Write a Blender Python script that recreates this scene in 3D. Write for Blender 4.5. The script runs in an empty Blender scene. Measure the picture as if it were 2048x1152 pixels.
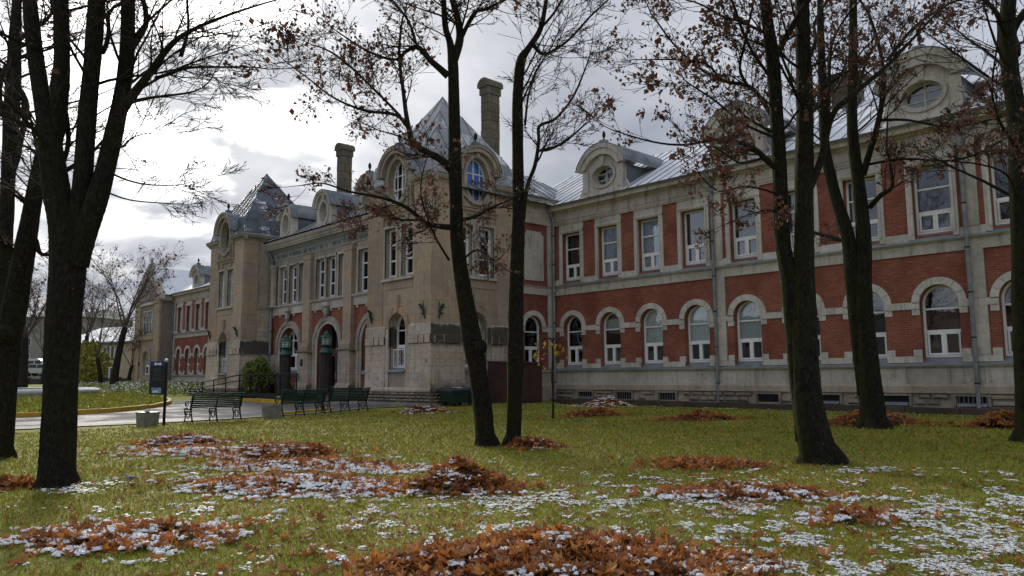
import bpy, bmesh, math, random
import numpy as np
from mathutils import Vector, Matrix

# ------------------------------------------------------------------ camera
scene = bpy.context.scene
COL = scene.collection
R = math.radians
FPX, YAW, PITCH, ROLL = 1535.6, R(42.984), R(6.626), R(-0.352)
CAM = Vector((0, 0, 1.6))
_f = Vector((-math.cos(YAW)*math.cos(PITCH), math.sin(YAW)*math.cos(PITCH), math.sin(PITCH)))
_r0 = Vector((math.sin(YAW), math.cos(YAW), 0))
_u0 = _r0.cross(_f)
_r = _r0*math.cos(ROLL) + _u0*math.sin(ROLL)
_u = -_r0*math.sin(ROLL) + _u0*math.cos(ROLL)
cam_d = bpy.data.cameras.new('camera')
cam_d.sensor_width = 36
cam_d.lens = 36*FPX/2048
cam_d.clip_end = 3000
cam = bpy.data.objects.new('camera', cam_d)
COL.objects.link(cam)
cam.matrix_world = Matrix(((_r.x, _u.x, -_f.x, CAM.x), (_r.y, _u.y, -_f.y, CAM.y), (_r.z, _u.z, -_f.z, CAM.z), (0, 0, 0, 1)))
scene.camera = cam
scene.render.resolution_x, scene.render.resolution_y = 1024, 576

def at(x, y, D):                      # a point at forward distance D (metres) along a sight line
    return CAM + (_f + _r*((x-1024)/FPX) - _u*((y-576)/FPX))*D

# ------------------------------------------------------------------ sky, sun, exposure
SUN_AZ = Vector((-.93, .30)).normalized()
SUN_EL = R(21)
SUN = Vector((SUN_AZ.x*math.cos(SUN_EL), SUN_AZ.y*math.cos(SUN_EL), math.sin(SUN_EL)))
world = bpy.data.worlds.new('World')
scene.world = world
world.use_nodes = True

class NG:                             # a few shorthands for building node trees
    def __init__(s, nt):
        s.t = nt
    def n(s, kind, **kw):
        nd = s.t.nodes.new('ShaderNode'+kind)
        for k, v in kw.items():
            if k.startswith('_'):
                setattr(nd, k[1:], v)
            else:
                s.set(nd.inputs[k.replace('__', ' ')], v)
        return nd
    def set(s, sock, v):
        if hasattr(v, 'is_linked'):
            s.t.links.new(v, sock)
        elif v is not None:
            if isinstance(v, (tuple, list)) and sock.type == 'RGBA' and len(v) == 3:
                v = (*v, 1)
            sock.default_value = v
    def m(s, op, a, b=None, c=None, clamp=False):
        nd = s.t.nodes.new('ShaderNodeMath'); nd.operation = op; nd.use_clamp = clamp
        s.set(nd.inputs[0], a)
        if b is not None: s.set(nd.inputs[1], b)
        if c is not None: s.set(nd.inputs[2], c)
        return nd.outputs[0]
    def noise(s, vec, scale, detail=4, rough=.55, dist=0):
        nd = s.n('TexNoise', Vector=vec, Scale=scale, Detail=detail, Roughness=rough, Distortion=dist)
        return nd.outputs['Fac']
    def ramp(s, fac, stops, interp='LINEAR'):
        nd = s.t.nodes.new('ShaderNodeValToRGB'); cr = nd.color_ramp; cr.interpolation = interp
        while len(cr.elements) < len(stops): cr.elements.new(.5)
        for e, (p, c) in zip(cr.elements, stops):
            e.position = p
            e.color = (c, c, c, 1) if isinstance(c, (int, float)) else (*c, 1)
        s.set(nd.inputs[0], fac)
        return nd.outputs[0]
    def mix(s, fac, a, b, mode='MIX'):
        nd = s.t.nodes.new('ShaderNodeMixRGB'); nd.blend_type = mode
        s.set(nd.inputs[0], fac); s.set(nd.inputs[1], a); s.set(nd.inputs[2], b)
        return nd.outputs[0]
    def step(s, v, lo, hi):           # smooth 0..1 between lo and hi
        nd = s.t.nodes.new('ShaderNodeMapRange'); nd.interpolation_type = 'SMOOTHSTEP'
        s.set(nd.inputs[0], v); s.set(nd.inputs[1], lo); s.set(nd.inputs[2], hi)
        return nd.outputs[0]
    def xyz(s, v):
        nd = s.n('SeparateXYZ', Vector=v)
        return nd.outputs
    def vec(s, x, y, z):
        return s.n('CombineXYZ', X=x, Y=y, Z=z).outputs[0]
    def bump(s, h, strength, dist=.02):
        return s.n('Bump', Height=h, Strength=strength, Distance=dist).outputs[0]

nt = world.node_tree
nt.nodes.clear()
g = NG(nt)
out = g.n('OutputWorld')
bg = g.n('Background', Strength=1.0)
nt.links.new(bg.outputs[0], out.inputs[0])
dirv = g.n('TexCoord').outputs['Generated']
dx, dy, dz = g.xyz(dirv)
sky = g.n('TexSky', _sky_type='NISHITA', _sun_disc=False, _sun_elevation=SUN_EL,
          _sun_rotation=math.atan2(SUN.x, SUN.y), _altitude=50, _dust_density=2.5)
skyc = g.n('VectorMath', _operation='SCALE', Vector=sky.outputs[0], Scale=.075).outputs[0]
den = g.m('ADD', g.m('MAXIMUM', dz, 0.0), .22)
pl = g.vec(g.m('DIVIDE', dx, den), g.m('DIVIDE', dy, den), 0.0)
n1 = g.noise(pl, .95, 7, .55, .45)
n2 = g.noise(pl, 2.6, 6, .55, .2)
sund = g.n('VectorMath', _operation='DOT_PRODUCT', Vector=dirv, **{}).outputs['Value']
nt.nodes[-1].inputs[1].default_value = SUN
sd = g.m('MAXIMUM', sund, 0.0)
glow = g.m('POWER', sd, 95.0)
wide = g.m('POWER', sd, 3.0)
body = g.ramp(n1, [(.30, (.135, .148, .175)), (.43, (.195, .207, .236)), (.55, (.27, .28, .305)), (.70, (.42, .425, .44))])
gl = g.m('MULTIPLY', glow, g.step(n2, .42, .62))
body = g.mix(1.0, body, g.mix(wide, (.92, .95, 1.0), (1.04, 1.03, 1.01)), 'MULTIPLY')
body = g.mix(1.0, body, g.mix(gl, (0, 0, 0), (2.2, 2.16, 2.08)), 'ADD')
gap = g.m('MULTIPLY', g.step(n2, .50, .74), g.m('SUBTRACT', 1.0, wide))
skycol = g.mix(g.m('MULTIPLY', gap, .38), body, skyc)
nt.links.new(skycol, bg.inputs[0])

sun_d = bpy.data.lights.new('sun', 'SUN')
sun_d.energy = 1.5
sun_d.angle = R(16)
sun_d.color = (1, .93, .82)
sun = bpy.data.objects.new('sun', sun_d)
COL.objects.link(sun)
sun.rotation_euler = (-SUN).to_track_quat('-Z', 'Y').to_euler()

scene.view_settings.view_transform = 'Standard'
scene.view_settings.look = 'None'
scene.view_settings.exposure = 1.22
scene.view_settings.gamma = 1
scene.render.engine = 'CYCLES'
scene.cycles.max_bounces = 6
scene.cycles.transparent_max_bounces = 12

# ------------------------------------------------------------------ helpers
WL = {}                                # world position of each object's origin

class Fr:                              # a facade: u along it, d outwards, z up
    def __init__(s, ox, oy, u, n):
        s.ox, s.oy, s.u, s.n = ox, oy, u, n
    def __call__(s, p):
        return (s.ox + s.u[0]*p[0] + s.n[0]*p[1], s.oy + s.u[1]*p[0] + s.n[1]*p[1], p[2])
def front(y): return Fr(0, y, (1, 0), (0, -1))
def right(x): return Fr(x, 0, (0, 1), (1, 0))

class MB:
    def __init__(s, fr=None):
        s.v, s.f, s.fr = [], [], fr
    def add(s, vs, fs):
        b = len(s.v)
        if s.fr:
            s.v += [s.fr(p) for p in vs]
            s.f += [tuple(b+i for i in reversed(f)) for f in fs]
        else:
            s.v += [tuple(p) for p in vs]
            s.f += [tuple(b+i for i in f) for f in fs]
        return s
    def box(s, u0, u1, d0, d1, z0, z1):
        return s.add([(u0, d0, z0), (u1, d0, z0), (u1, d1, z0), (u0, d1, z0), (u0, d0, z1), (u1, d0, z1), (u1, d1, z1), (u0, d1, z1)],
                     [(0, 3, 2, 1), (4, 5, 6, 7), (0, 1, 5, 4), (1, 2, 6, 5), (2, 3, 7, 6), (3, 0, 4, 7)])
    def prism(s, pts, d0, d1):         # polygon in (u, z) pushed from d0 to d1
        n = len(pts)
        s.add([(u, d0, z) for u, z in pts] + [(u, d1, z) for u, z in pts],
              [tuple(range(n)), tuple(range(2*n-1, n-1, -1))] + [(i, (i+n), (i+1) % n+n, (i+1) % n) for i in range(n)])
        return s
    def profile(s, prof, u0, u1):      # polygon in (d, z) pushed along u
        n = len(prof)
        return s.add([(u0, d, z) for d, z in prof] + [(u1, d, z) for d, z in prof],
                     [tuple(range(n)), tuple(range(2*n-1, n-1, -1))] + [(i, (i+n), (i+1) % n+n, (i+1) % n) for i in range(n)])
    def tube(s, pts, rads, n=8, cap=True):
        pts = [Vector(p) for p in pts]
        if not hasattr(rads, '__len__'): rads = [rads]*len(pts)
        ref = None; rings = []
        for i, p in enumerate(pts):
            t = (pts[min(i+1, len(pts)-1)] - pts[max(i-1, 0)])
            t = t.normalized() if t.length > 1e-9 else Vector((0, 0, 1))
            if ref is None:
                ref = t.orthogonal().normalized()
            ref = (ref - t*ref.dot(t))
            ref = ref.normalized() if ref.length > 1e-6 else t.orthogonal().normalized()
            b = t.cross(ref)
            rings.append([p + (ref*math.cos(2*math.pi*k/n) + b*math.sin(2*math.pi*k/n))*rads[i] for k in range(n)])
        vs = [v for r in rings for v in r]; fs = []
        for i in range(len(pts)-1):
            for k in range(n):
                fs.append((i*n+k, i*n+(k+1) % n, (i+1)*n+(k+1) % n, (i+1)*n+k))
        if cap:
            fs.append(tuple(range(n-1, -1, -1))); m = (len(pts)-1)*n
            fs.append(tuple(m+k for k in range(n)))
        return s.add(vs, fs)
    def lathe(s, c, prof, n=12):
        vs, fs = [], []
        for r, z in prof:
            for k in range(n):
                a = 2*math.pi*k/n
                vs.append((c[0]+r*math.cos(a), c[1]+r*math.sin(a), c[2]+z))
        for i in range(len(prof)-1):
            for k in range(n):
                fs.append((i*n+k, i*n+(k+1) % n, (i+1)*n+(k+1) % n, (i+1)*n+k))
        fs.append(tuple(range(n-1, -1, -1))); m = (len(prof)-1)*n
        fs.append(tuple(m+k for k in range(n)))
        return s.add(vs, fs)

def link(o, parent=None, wl=(0, 0, 0)):
    COL.objects.link(o)
    wl = Vector(wl)
    if parent is not None:
        o.parent = parent
        o.location = wl - WL[parent.name]
    else:
        o.location = wl
    WL[o.name] = wl
    return o

def mesh(name, v, f, mat, smooth=False):
    me = bpy.data.meshes.new(name)
    me.from_pydata([tuple(p) for p in v], [], f)
    if mat is not None:
        me.materials.append(mat)
    if smooth:
        me.polygons.foreach_set('use_smooth', [True]*len(me.polygons))
    me.update()
    return me

def mk(name, mb, mat, parent=None, smooth=False, kind=None, bev=0):
    vs = np.array(mb.v, dtype=float)
    lo, hi = vs.min(0), vs.max(0)
    org = Vector(((lo[0]+hi[0])/2, (lo[1]+hi[1])/2, lo[2]))
    me = mesh(name, vs-np.array(org), mb.f, mat, smooth)
    o = link(bpy.data.objects.new(name, me), parent, org)
    if kind: o['kind'] = kind
    if bev:
        b = o.modifiers.new('bevel', 'BEVEL'); b.width = bev; b.segments = 2; b.limit_method = 'ANGLE'
    return o

def inst(src, wl, parent, rot=None):   # a copy that shares the mesh
    o = src.copy()
    link(o, parent, wl)
    if rot: o.rotation_euler = rot
    return o

def thing(name, label, cat, loc=(0, 0, 0), group=None):
    o = bpy.data.objects.new(name, None)
    o.empty_display_size = .2
    link(o, None, loc)
    return tag(o, label, cat, group)
def tag(o, label, cat, group=None):
    o['label'] = label; o['category'] = cat
    if group: o['group'] = group
    return o
def copy_tree(o, parent=None):
    c = o.copy(); COL.objects.link(c); c.parent = parent
    for ch in o.children: copy_tree(ch, c)
    return c

def ground_z(x, y):
    return .02*min(max(y, -10), 26) + .005*min(max(-30-x, 0), 60) - .055*min(max(y-22.8, 0), 4)*min(max(x+26.6, 0), 1)
def ground_np(x, y):
    return .02*np.clip(y, -10, 26) + .005*np.clip(-30-x, 0, 60) - .055*np.clip(y-22.8, 0, 4)*np.clip(x+26.6, 0, 1)
# ------------------------------------------------------------------ materials
MATS = {}
def newmat(name):
    m = bpy.data.materials.new(name); m.use_nodes = True
    m.node_tree.nodes.clear()
    g = NG(m.node_tree)
    o = g.n('OutputMaterial'); b = g.n('BsdfPrincipled')
    m.node_tree.links.new(b.outputs[0], o.inputs[0])
    MATS[name] = m
    return g, b, o
def fin(g, b, col, rough=.85, normal=None, spec=.3, metal=0):
    g.set(b.inputs['Base Color'], col); g.set(b.inputs['Roughness'], rough)
    b.inputs['Specular IOR Level'].default_value = spec
    b.inputs['Metallic'].default_value = metal
    if normal is not None: g.set(b.inputs['Normal'], normal)
def P(g): return g.n('NewGeometry').outputs['Position']

def simple(name, c1, c2, scale=3, rough=.85, bstr=.3, bscale=30, spec=.3, metal=0, detail=5, lo=.35, hi=.65, bd=.01):
    g, b, o = newmat(name); p = P(g)
    f = g.noise(p, scale, detail, .6)
    rnd = g.n('ObjectInfo').outputs['Random']
    c = g.mix(g.step(f, lo, hi), c1, c2)
    hsv = g.n('HueSaturation', Color=c, Value=g.m('ADD', .90, g.m('MULTIPLY', rnd, .2)))
    n = g.bump(g.noise(p, bscale, 4, .6), bstr, bd) if bstr else None
    fin(g, b, hsv.outputs[0], rough, n, spec, metal)
    return MATS[name]

# brick: coordinates run along the wall whichever way it faces
def brickmat(name, c1, c2, mortar, patch):
    g, b, o = newmat(name); p = P(g); x, y, z = g.xyz(p)
    v = g.vec(g.m('ADD', x, y), z, 0.0)
    t = g.n('TexBrick', Vector=v, Color1=c1, Color2=c2, Mortar=mortar, Scale=1.0)
    t.inputs['Mortar Size'].default_value = .008; t.inputs['Brick Width'].default_value = .26; t.inputs['Row Height'].default_value = .077
    t.inputs['Bias'].default_value = -.1
    n = g.noise(p, .9, 6, .62)
    n3 = g.noise(g.vec(g.m('MULTIPLY', g.m('ADD', x, y), 3.4), g.m('MULTIPLY', z, 13.0), 0.0), 1.0, 2, .5)
    c = g.mix(g.step(n, .35, .70), t.outputs['Color'], patch)
    c = g.mix(g.m('MULTIPLY', g.step(n3, .58, .76), .75), c, (c1[0]*1.5, c1[1]*1.55, c1[2]*1.5))
    c = g.mix(g.m('MULTIPLY', g.step(n3, .42, .25), .45), c, (c1[0]*.6, c1[1]*.6, c1[2]*.65))
    h = g.m('SUBTRACT', 1.0, t.outputs['Fac'])
    fin(g, b, c, .9, g.bump(h, .5, .008), .2)
    return MATS[name]
brickmat('brick', (.33, .105, .062), (.215, .068, .044), (.31, .19, .145), (.195, .068, .046))
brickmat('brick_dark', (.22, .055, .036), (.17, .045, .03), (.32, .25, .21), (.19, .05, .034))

# dressed stone with weather streaks and grime
def stonemat(name, c1, c2, dirt, amt=.5, streak=.5, course=0, grime=None, bs=.25):
    g, b, o = newmat(name); p = P(g); x, y, z = g.xyz(p)
    s = g.m('ADD', x, y)
    f = g.noise(p, .8, 6, .62)
    c = g.mix(g.step(f, .33, .67), c1, c2)
    if course:                         # flat bedded courses of slightly different stone
        row = g.m('FLOOR', g.m('DIVIDE', z, course))
        wn = g.n('TexWhiteNoise', _noise_dimensions='2D', Vector=g.vec(row, g.m('FLOOR', g.m('ADD', g.m('DIVIDE', s, 1.1), g.m('MULTIPLY', row, .5))), 0.0)).outputs['Value']
        c = g.mix(g.m('MULTIPLY', g.step(wn, .45, .95), .55), c, (c1[0]*1.12, c1[1]*.98, c1[2]*.82))
        c = g.mix(g.m('MULTIPLY', g.step(wn, .35, .0), .35), c, (c1[0]*.78, c1[1]*.76, c1[2]*.76))
        tb_ = g.n('TexBrick', Vector=g.vec(s, z, 0.0), Color1=(0, 0, 0), Color2=(0, 0, 0), Mortar=(1, 1, 1), Scale=1.0)
        tb_.inputs['Mortar Size'].default_value = .012; tb_.inputs['Brick Width'].default_value = course*1.9; tb_.inputs['Row Height'].default_value = course
        jn = g.m('MULTIPLY', tb_.outputs['Fac'], g.step(g.noise(p, 1.9, 4, .6), .36, .56))
        c = g.mix(g.m('MULTIPLY', jn, .6), c, (c1[0]*.42, c1[1]*.40, c1[2]*.38))
    big = g.noise(p, .45, 6, .68)
    c = g.mix(g.m('MULTIPLY', g.step(big, .44, .66), .5), c, (dirt[0]*1.45, dirt[1]*1.45, dirt[2]*1.45))
    st = g.noise(g.vec(g.m('MULTIPLY', s, 5.0), g.m('MULTIPLY', z, .55), g.m('MULTIPLY', y, .2)), 1.0, 5, .6)
    d2 = g.noise(p, 3.3, 6, .68)
    dm = g.m('MULTIPLY', g.m('ADD', g.m('MULTIPLY', g.step(st, .50, .74), streak), g.m('MULTIPLY', g.step(d2, .55, .75), amt)), .8, clamp=True)
    c = g.mix(dm, c, dirt)
    if grime:                          # soot crust in a ragged band, worst on the weather side
        z0, z1, off, col = grime
        nx = g.xyz(g.n('NewGeometry').outputs['Normal'])[0]
        e = g.m('ADD', g.m('MULTIPLY', g.m('SUBTRACT', g.noise(p, 1.6, 7, .75), .5), 2.3), 0.0)
        zz = g.m('ADD', z, g.m('MULTIPLY', e, .42))
        band = g.m('MULTIPLY', g.step(zz, z0-.22, z0+.12), g.step(zz, z1+.07, z1-.08))
        pat = g.m('ADD', g.step(g.m('ADD', e, g.m('MULTIPLY', nx, .9)), off, off+.5), 0.0, clamp=True)
        c = g.mix(g.m('MULTIPLY', g.m('MULTIPLY', band, pat), .9), c, col)
        low = g.m('MULTIPLY', g.step(zz, 1.55, 1.05), g.step(g.m('ADD', e, g.m('MULTIPLY', nx, .8)), .15, .45))
        c = g.mix(g.m('MULTIPLY', low, .8), c, col)
        spots = g.m('MULTIPLY', g.step(g.noise(p, 2.3, 2, .5), .69, .73), g.step(zz, 3.2, 2.9))
        c = g.mix(g.m('MULTIPLY', spots, .7), c, dirt)
    mot = g.noise(p, 6.5, 7, .75)
    c = g.mix(g.m('MULTIPLY', g.step(mot, .42, .66), .42), c, g.mix(1.0, c, (.62, .60, .58), 'MULTIPLY'))
    c = g.mix(g.m('MULTIPLY', g.step(mot, .44, .26), .30), c, g.mix(1.0, c, (1.22, 1.22, 1.22), 'MULTIPLY'))
    bh = g.m('ADD', g.m('ADD', g.noise(p, 14, 5, .65), mot), g.m('MULTIPLY', d2, 1.5))
    rnd = g.n('ObjectInfo').outputs['Random']
    c = g.n('HueSaturation', Color=c, Value=g.m('ADD', .90, g.m('MULTIPLY', rnd, .2))).outputs[0]
    fin(g, b, c, .9, g.bump(bh, bs, .02), .2)
    return MATS[name]
stonemat('stone_trim', (.50, .46, .40), (.60, .555, .49), (.20, .178, .152), .6, .75)
stonemat('stone_light', (.57, .53, .47), (.66, .62, .56), (.26, .232, .198), .5, .6)
stonemat('stone_frieze', (.46, .41, .34), (.56, .505, .43), (.16, .14, .116), .8, .8)
stonemat('stone_tower', (.47, .36, .265), (.41, .33, .255), (.19, .155, .12), .45, .6, course=.62)
stonemat('stone_base', (.50, .425, .345), (.63, .55, .465), (.17, .143, .116), .7, .6, course=.30, grime=(3.05, 3.92, .16, (.055, .048, .042)))
stonemat('stone_window', (.36, .31, .25), (.43, .375, .305), (.15, .127, .104), .5, .6)
stonemat('stone_rough', (.27, .23, .185), (.36, .31, .25), (.075, .065, .05), .8, .3, bs=.9)
stonemat('stone_kerb', (.07, .055, .042), (.11, .088, .065), (.03, .026, .022), .6, .2, bs=.8)
stonemat('stone_chimney', (.125, .108, .078), (.18, .155, .115), (.06, .052, .04), .6, .5, bs=.6)
stonemat('stone_render', (.30, .245, .205), (.35, .29, .245), (.19, .155, .13), .3, .3)
simple('copper_green', (.255, .275, .25), (.32, .335, .31), 2.5, .7, .15)
simple('copper_letter', (.17, .20, .185), (.20, .235, .215), 5, .7, .1)
simple('zinc', (.20, .225, .25), (.28, .305, .33), 2.2, .38, .12, 6, .5, .35)
simple('lead', (.10, .115, .135), (.20, .215, .235), 1.6, .42, .25, 5, .5, .3)
simple('pipe_zinc', (.17, .175, .18), (.25, .255, .26), 3, .45, .1, 9, .4, .3)
simple('frame_white', (.80, .80, .79), (.86, .86, .85), 6, .45, .03)
simple('frame_old', (.42, .40, .37), (.55, .53, .50), 6, .6, .1)
simple('iron_black', (.009, .010, .011), (.016, .017, .018), 8, .6, .1, 40, .2)
simple('bench_green', (.005, .028, .019), (.009, .042, .028), 7, .55, .15, 30, .3)
simple('lantern_green', (.008, .055, .042), (.016, .105, .08), 9, .4, .15, 40, .5)
simple('column_dark', (.022, .018, .02), (.042, .034, .034), 3, .7, .4, 20)
simple('cabinet_red', (.060, .030, .024), (.080, .040, .032), 2, .55, .15, 8, .35)
simple('bin_green', (.008, .026, .03), (.014, .04, .045), 4, .4, .08, 30, .45)
simple('concrete', (.17, .16, .14), (.25, .235, .21), 5, .9, .5, 35)
simple('paving', (.20, .185, .165), (.27, .25, .225), 2.5, .8, .3, 25)
simple('kerb_yellow', (.60, .37, .02), (.46, .29, .04), 5, .75, .4, 40)
simple('marble_white', (.52, .53, .52), (.62, .63, .62), 3, .6, .2, 15)
simple('dark_wood', (.025, .02, .018), (.045, .037, .033), 6, .5, .2)
simple('door_grey', (.045, .043, .042), (.065, .062, .06), 3, .4, .05)
simple('room', (.07, .066, .062), (.11, .10, .095), 2, .9, 0)
simple('curtain_white', (.74, .77, .77), (.82, .84, .84), 9, .95, .2, 15)
simple('curtain_blue', (.38, .48, .66), (.48, .58, .74), 5, .95, .2, 15)
simple('blind_green', (.55, .62, .58), (.62, .68, .64), 2, .9, .05)
simple('curtain_brown', (.16, .085, .07), (.22, .12, .10), 8, .95, .2, 15)
simple('plaster_yellow', (.37, .31, .21), (.43, .37, .26), 1, .9, .1)
simple('plaster_grey', (.20, .19, .18), (.26, .25, .235), .6, .9, .1)
simple('roof_dark', (.05, .045, .042), (.08, .07, .065), 2, .8, .2)
simple('snow', (.80, .82, .86), (.86, .87, .89), 8, .7, .5, 22, .3)
simple('leaf_green', (.05, .085, .018), (.10, .14, .03), 4, .6, 0)
simple('leaf_olive', (.26, .27, .04), (.36, .35, .07), 4, .6, 0)
simple('leaf_yellow', (.60, .42, .05), (.50, .33, .04), 9, .6, 0)
simple('van_white', (.45, .46, .47), (.50, .51, .52), 3, .3, 0, 5, .5)
simple('van_dark', (.02, .022, .025), (.03, .032, .035), 3, .3, 0, 5, .5)
simple('tyre', (.012, .012, .012), (.018, .018, .018), 5, .8, 0)
simple('sign_blue', (.016, .034, .22), (.02, .042, .26), 6, .4, 0)
simple('sign_dark', (.012, .015, .024), (.018, .021, .03), 6, .4, 0)
simple('sign_grey', (.07, .075, .085), (.085, .09, .10), 6, .5, 0)
simple('sign_white', (.72, .73, .74), (.76, .77, .78), 6, .5, 0)
simple('sign_sky', (.06, .20, .50), (.25, .42, .60), 6, .5, 0)
simple('steel_bright', (.42, .43, .44), (.52, .53, .54), 4, .35, .05, 20, .5, .6)
simple('plaque', (.016, .014, .013), (.03, .027, .024), 8, .4, 0)
simple('dragon_green', (.02, .05, .04), (.03, .075, .058), 8, .5, .2)
simple('lamp_glass', (.55, .57, .55), (.62, .64, .62), 4, .3, 0)
simple('flower_red', (.20, .05, .04), (.12, .10, .03), 30, .8, 0)
simple('bird_grey', (.30, .29, .27), (.38, .37, .35), 30, .8, 0)
simple('bird_black', (.02, .02, .02), (.03, .03, .03), 30, .8, 0)

# roofs: sheet metal under thin wet snow
def snowroof(name, base1, base2, cover, lo, hi, sc=(1.0, 1.0, 1.0)):
    g, b, o = newmat(name); p = P(g); x, y, z = g.xyz(p)
    f = g.noise(p, 1.3, 5, .6)
    c = g.mix(g.step(f, .3, .7), base1, base2)
    v = g.vec(g.m('MULTIPLY', x, sc[0]), g.m('MULTIPLY', y, sc[1]), g.m('MULTIPLY', z, sc[2]))
    s = g.m('ADD', g.m('MULTIPLY', g.noise(v, 1.1, 6, .68), .65), g.m('MULTIPLY', g.noise(v, 5.0, 4, .6), .35))
    rnd = g.n('ObjectInfo').outputs['Random']
    s = g.m('ADD', s, g.m('MULTIPLY', g.m('SUBTRACT', rnd, .5), .14))
    k = g.m('MULTIPLY', g.step(s, lo, hi), cover)
    c = g.mix(k, c, (.82, .84, .88))
    fin(g, b, c, g.m('ADD', .38, g.m('MULTIPLY', k, .4)), g.bump(s, .35, .03), .45)
    return MATS[name]
snowroof('roof_snow', (.19, .20, .22), (.30, .315, .33), .97, .31, .45)
snowroof('roof_thin', (.19, .20, .215), (.29, .30, .32), .75, .50, .66)
snowroof('roof_lead', (.045, .056, .075), (.115, .13, .155), .85, .56, .64, (.9, .9, 3.2))

# window glass: mostly the sky it mirrors and the dark room behind
m = bpy.data.materials.new('glass'); m.use_nodes = True; MATS['glass'] = m
m.node_tree.nodes.clear(); g = NG(m.node_tree)
o = g.n('OutputMaterial')
p = P(g)
nb = g.bump(g.noise(p, 2.2, 2, .5), .035, .05)
fr_ = g.n('Fresnel', IOR=1.5, Normal=nb).outputs[0]
tr = g.n('BsdfTransparent', Color=(.95, .97, .97))
gs = g.n('BsdfGlossy', Color=(.92, .95, 1), Roughness=.02, Normal=nb)
mx = g.n('MixShader')
g.set(mx.inputs[0], g.m('ADD', fr_, .05, clamp=True))
m.node_tree.links.new(tr.outputs[0], mx.inputs[1]); m.node_tree.links.new(gs.outputs[0], mx.inputs[2])
m.node_tree.links.new(mx.outputs[0], o.inputs[0])

# blue reflection painted as the pane colour of one round window
simple('blue_reflection', (.03, .12, .42), (.05, .17, .52), 2, .15, 0, 5, .6)

# bark: dark, furrowed, mossy on the windward side
def barkmat(name, dark, mid, moss, amt):
    g, b, o = newmat(name); p = P(g); x, y, z = g.xyz(p)
    v = g.vec(g.m('MULTIPLY', x, 9.0), g.m('MULTIPLY', y, 9.0), g.m('MULTIPLY', z, 4.5))
    f = g.noise(v, 2.6, 8, .72, .6)
    c = g.mix(g.step(f, .38, .72), dark, mid)
    c = g.mix(g.m('MULTIPLY', g.step(g.noise(p, 1.3, 5, .7), .42, .68), .5), c, (moss[0]*.55, moss[1]*.55, moss[2]*.6))
    nr = g.n('NewGeometry').outputs['Normal']; nx, ny, nz = g.xyz(nr)
    side = g.m('ADD', g.m('MULTIPLY', nx, -.35), g.m('MULTIPLY', ny, -.25))
    mm = g.step(g.m('ADD', g.m('MULTIPLY', g.noise(p, 3.2, 6, .7), 1.0), side), .62, .92)
    c = g.mix(g.m('MULTIPLY', mm, amt), c, moss)
    lich = g.step(g.noise(p, 17, 4, .65), .68, .72)
    c = g.mix(g.m('MULTIPLY', lich, .7), c, (.24, .24, .20))
    h = g.m('ADD', f, g.m('MULTIPLY', g.noise(p, 45, 3, .6), .3))
    fin(g, b, c, .9, g.bump(h, 1.0, .035), .15)
barkmat('bark', (.009, .008, .007), (.046, .041, .033), (.046, .050, .014), .6)
barkmat('bark_plain', (.020, .017, .015), (.045, .038, .032), (.045, .05, .02), .25)
simple('twig', (.030, .024, .020), (.055, .043, .036), 3, .85, 0)
simple('twig_far', (.075, .062, .055), (.11, .09, .08), 3, .9, 0)  # paler than the near twigs: distance haze painted into the colour

def leafmat(name, cols, rough=.6, trans=.25):
    g, b, o = newmat(name)
    at_ = g.n('Attribute', _attribute_name='tint').outputs['Fac']
    rnd = g.n('ObjectInfo').outputs['Random']
    f = g.m('FRACT', g.m('ADD', at_, rnd))
    k = len(cols)-1
    c = g.ramp(f, [(i/k, c_) for i, c_ in enumerate(cols)])
    p = P(g)
    c = g.mix(g.m('MULTIPLY', g.step(g.noise(p, 22, 3, .6), .45, .75), .4), c, (cols[0][0]*.5, cols[0][1]*.5, cols[0][2]*.5))
    fin(g, b, c, rough, None, .35)
    d = g.n('BsdfTranslucent', Color=c)
    mx = g.n('MixShader', Fac=trans)
    t = g.t
    t.links.new(b.outputs[0], mx.inputs[1]); t.links.new(d.outputs[0], mx.inputs[2]); t.links.new(mx.outputs[0], o.inputs[0])
leafmat('fallen_leaf', [(.18, .066, .026), (.48, .165, .042), (.66, .27, .06), (.26, .09, .035), (.46, .25, .13), (.66, .30, .065), (.20, .075, .03), (.50, .18, .045), (.10, .045, .022)])
leafmat('hanging_leaf', [(.085, .036, .028), (.15, .066, .042), (.10, .044, .034), (.21, .098, .055), (.12, .07, .05)], .7, .3)
leafmat('grass_blade', [(.14, .175, .016), (.24, .27, .026), (.31, .30, .042), (.17, .21, .02), (.27, .29, .03), (.42, .35, .13), (.22, .13, .05)], .5, .35)
leafmat('shrub_leaf', [(.10, .14, .028), (.19, .24, .045), (.27, .30, .065), (.14, .18, .035)], .5, .3)

# turf under the blades
g, b, o = newmat('turf'); p = P(g)
f1 = g.noise(p, .35, 4, .6); f2 = g.noise(p, 3.0, 6, .7); f3 = g.noise(p, 24.0, 4, .7)
c = g.mix(g.step(f2, .3, .7), (.225, .245, .026), (.30, .295, .038))
c = g.mix(g.m('MULTIPLY', g.step(f1, .42, .66), .55), c, (.40, .32, .065))
c = g.mix(g.m('MULTIPLY', g.step(f3, .52, .72), .6), c, (.065, .078, .014))
c = g.mix(g.m('MULTIPLY', g.step(g.noise(p, 9.0, 5, .7), .60, .70), .45), c, (.17, .10, .04))
mud = g.step(g.noise(p, .8, 6, .72), .60, .70)
c = g.mix(g.m('MULTIPLY', mud, .65), c, (.13, .085, .035))
fin(g, b, c, .9, g.bump(g.m('ADD', f3, f2), .9, .05), .2)

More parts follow.
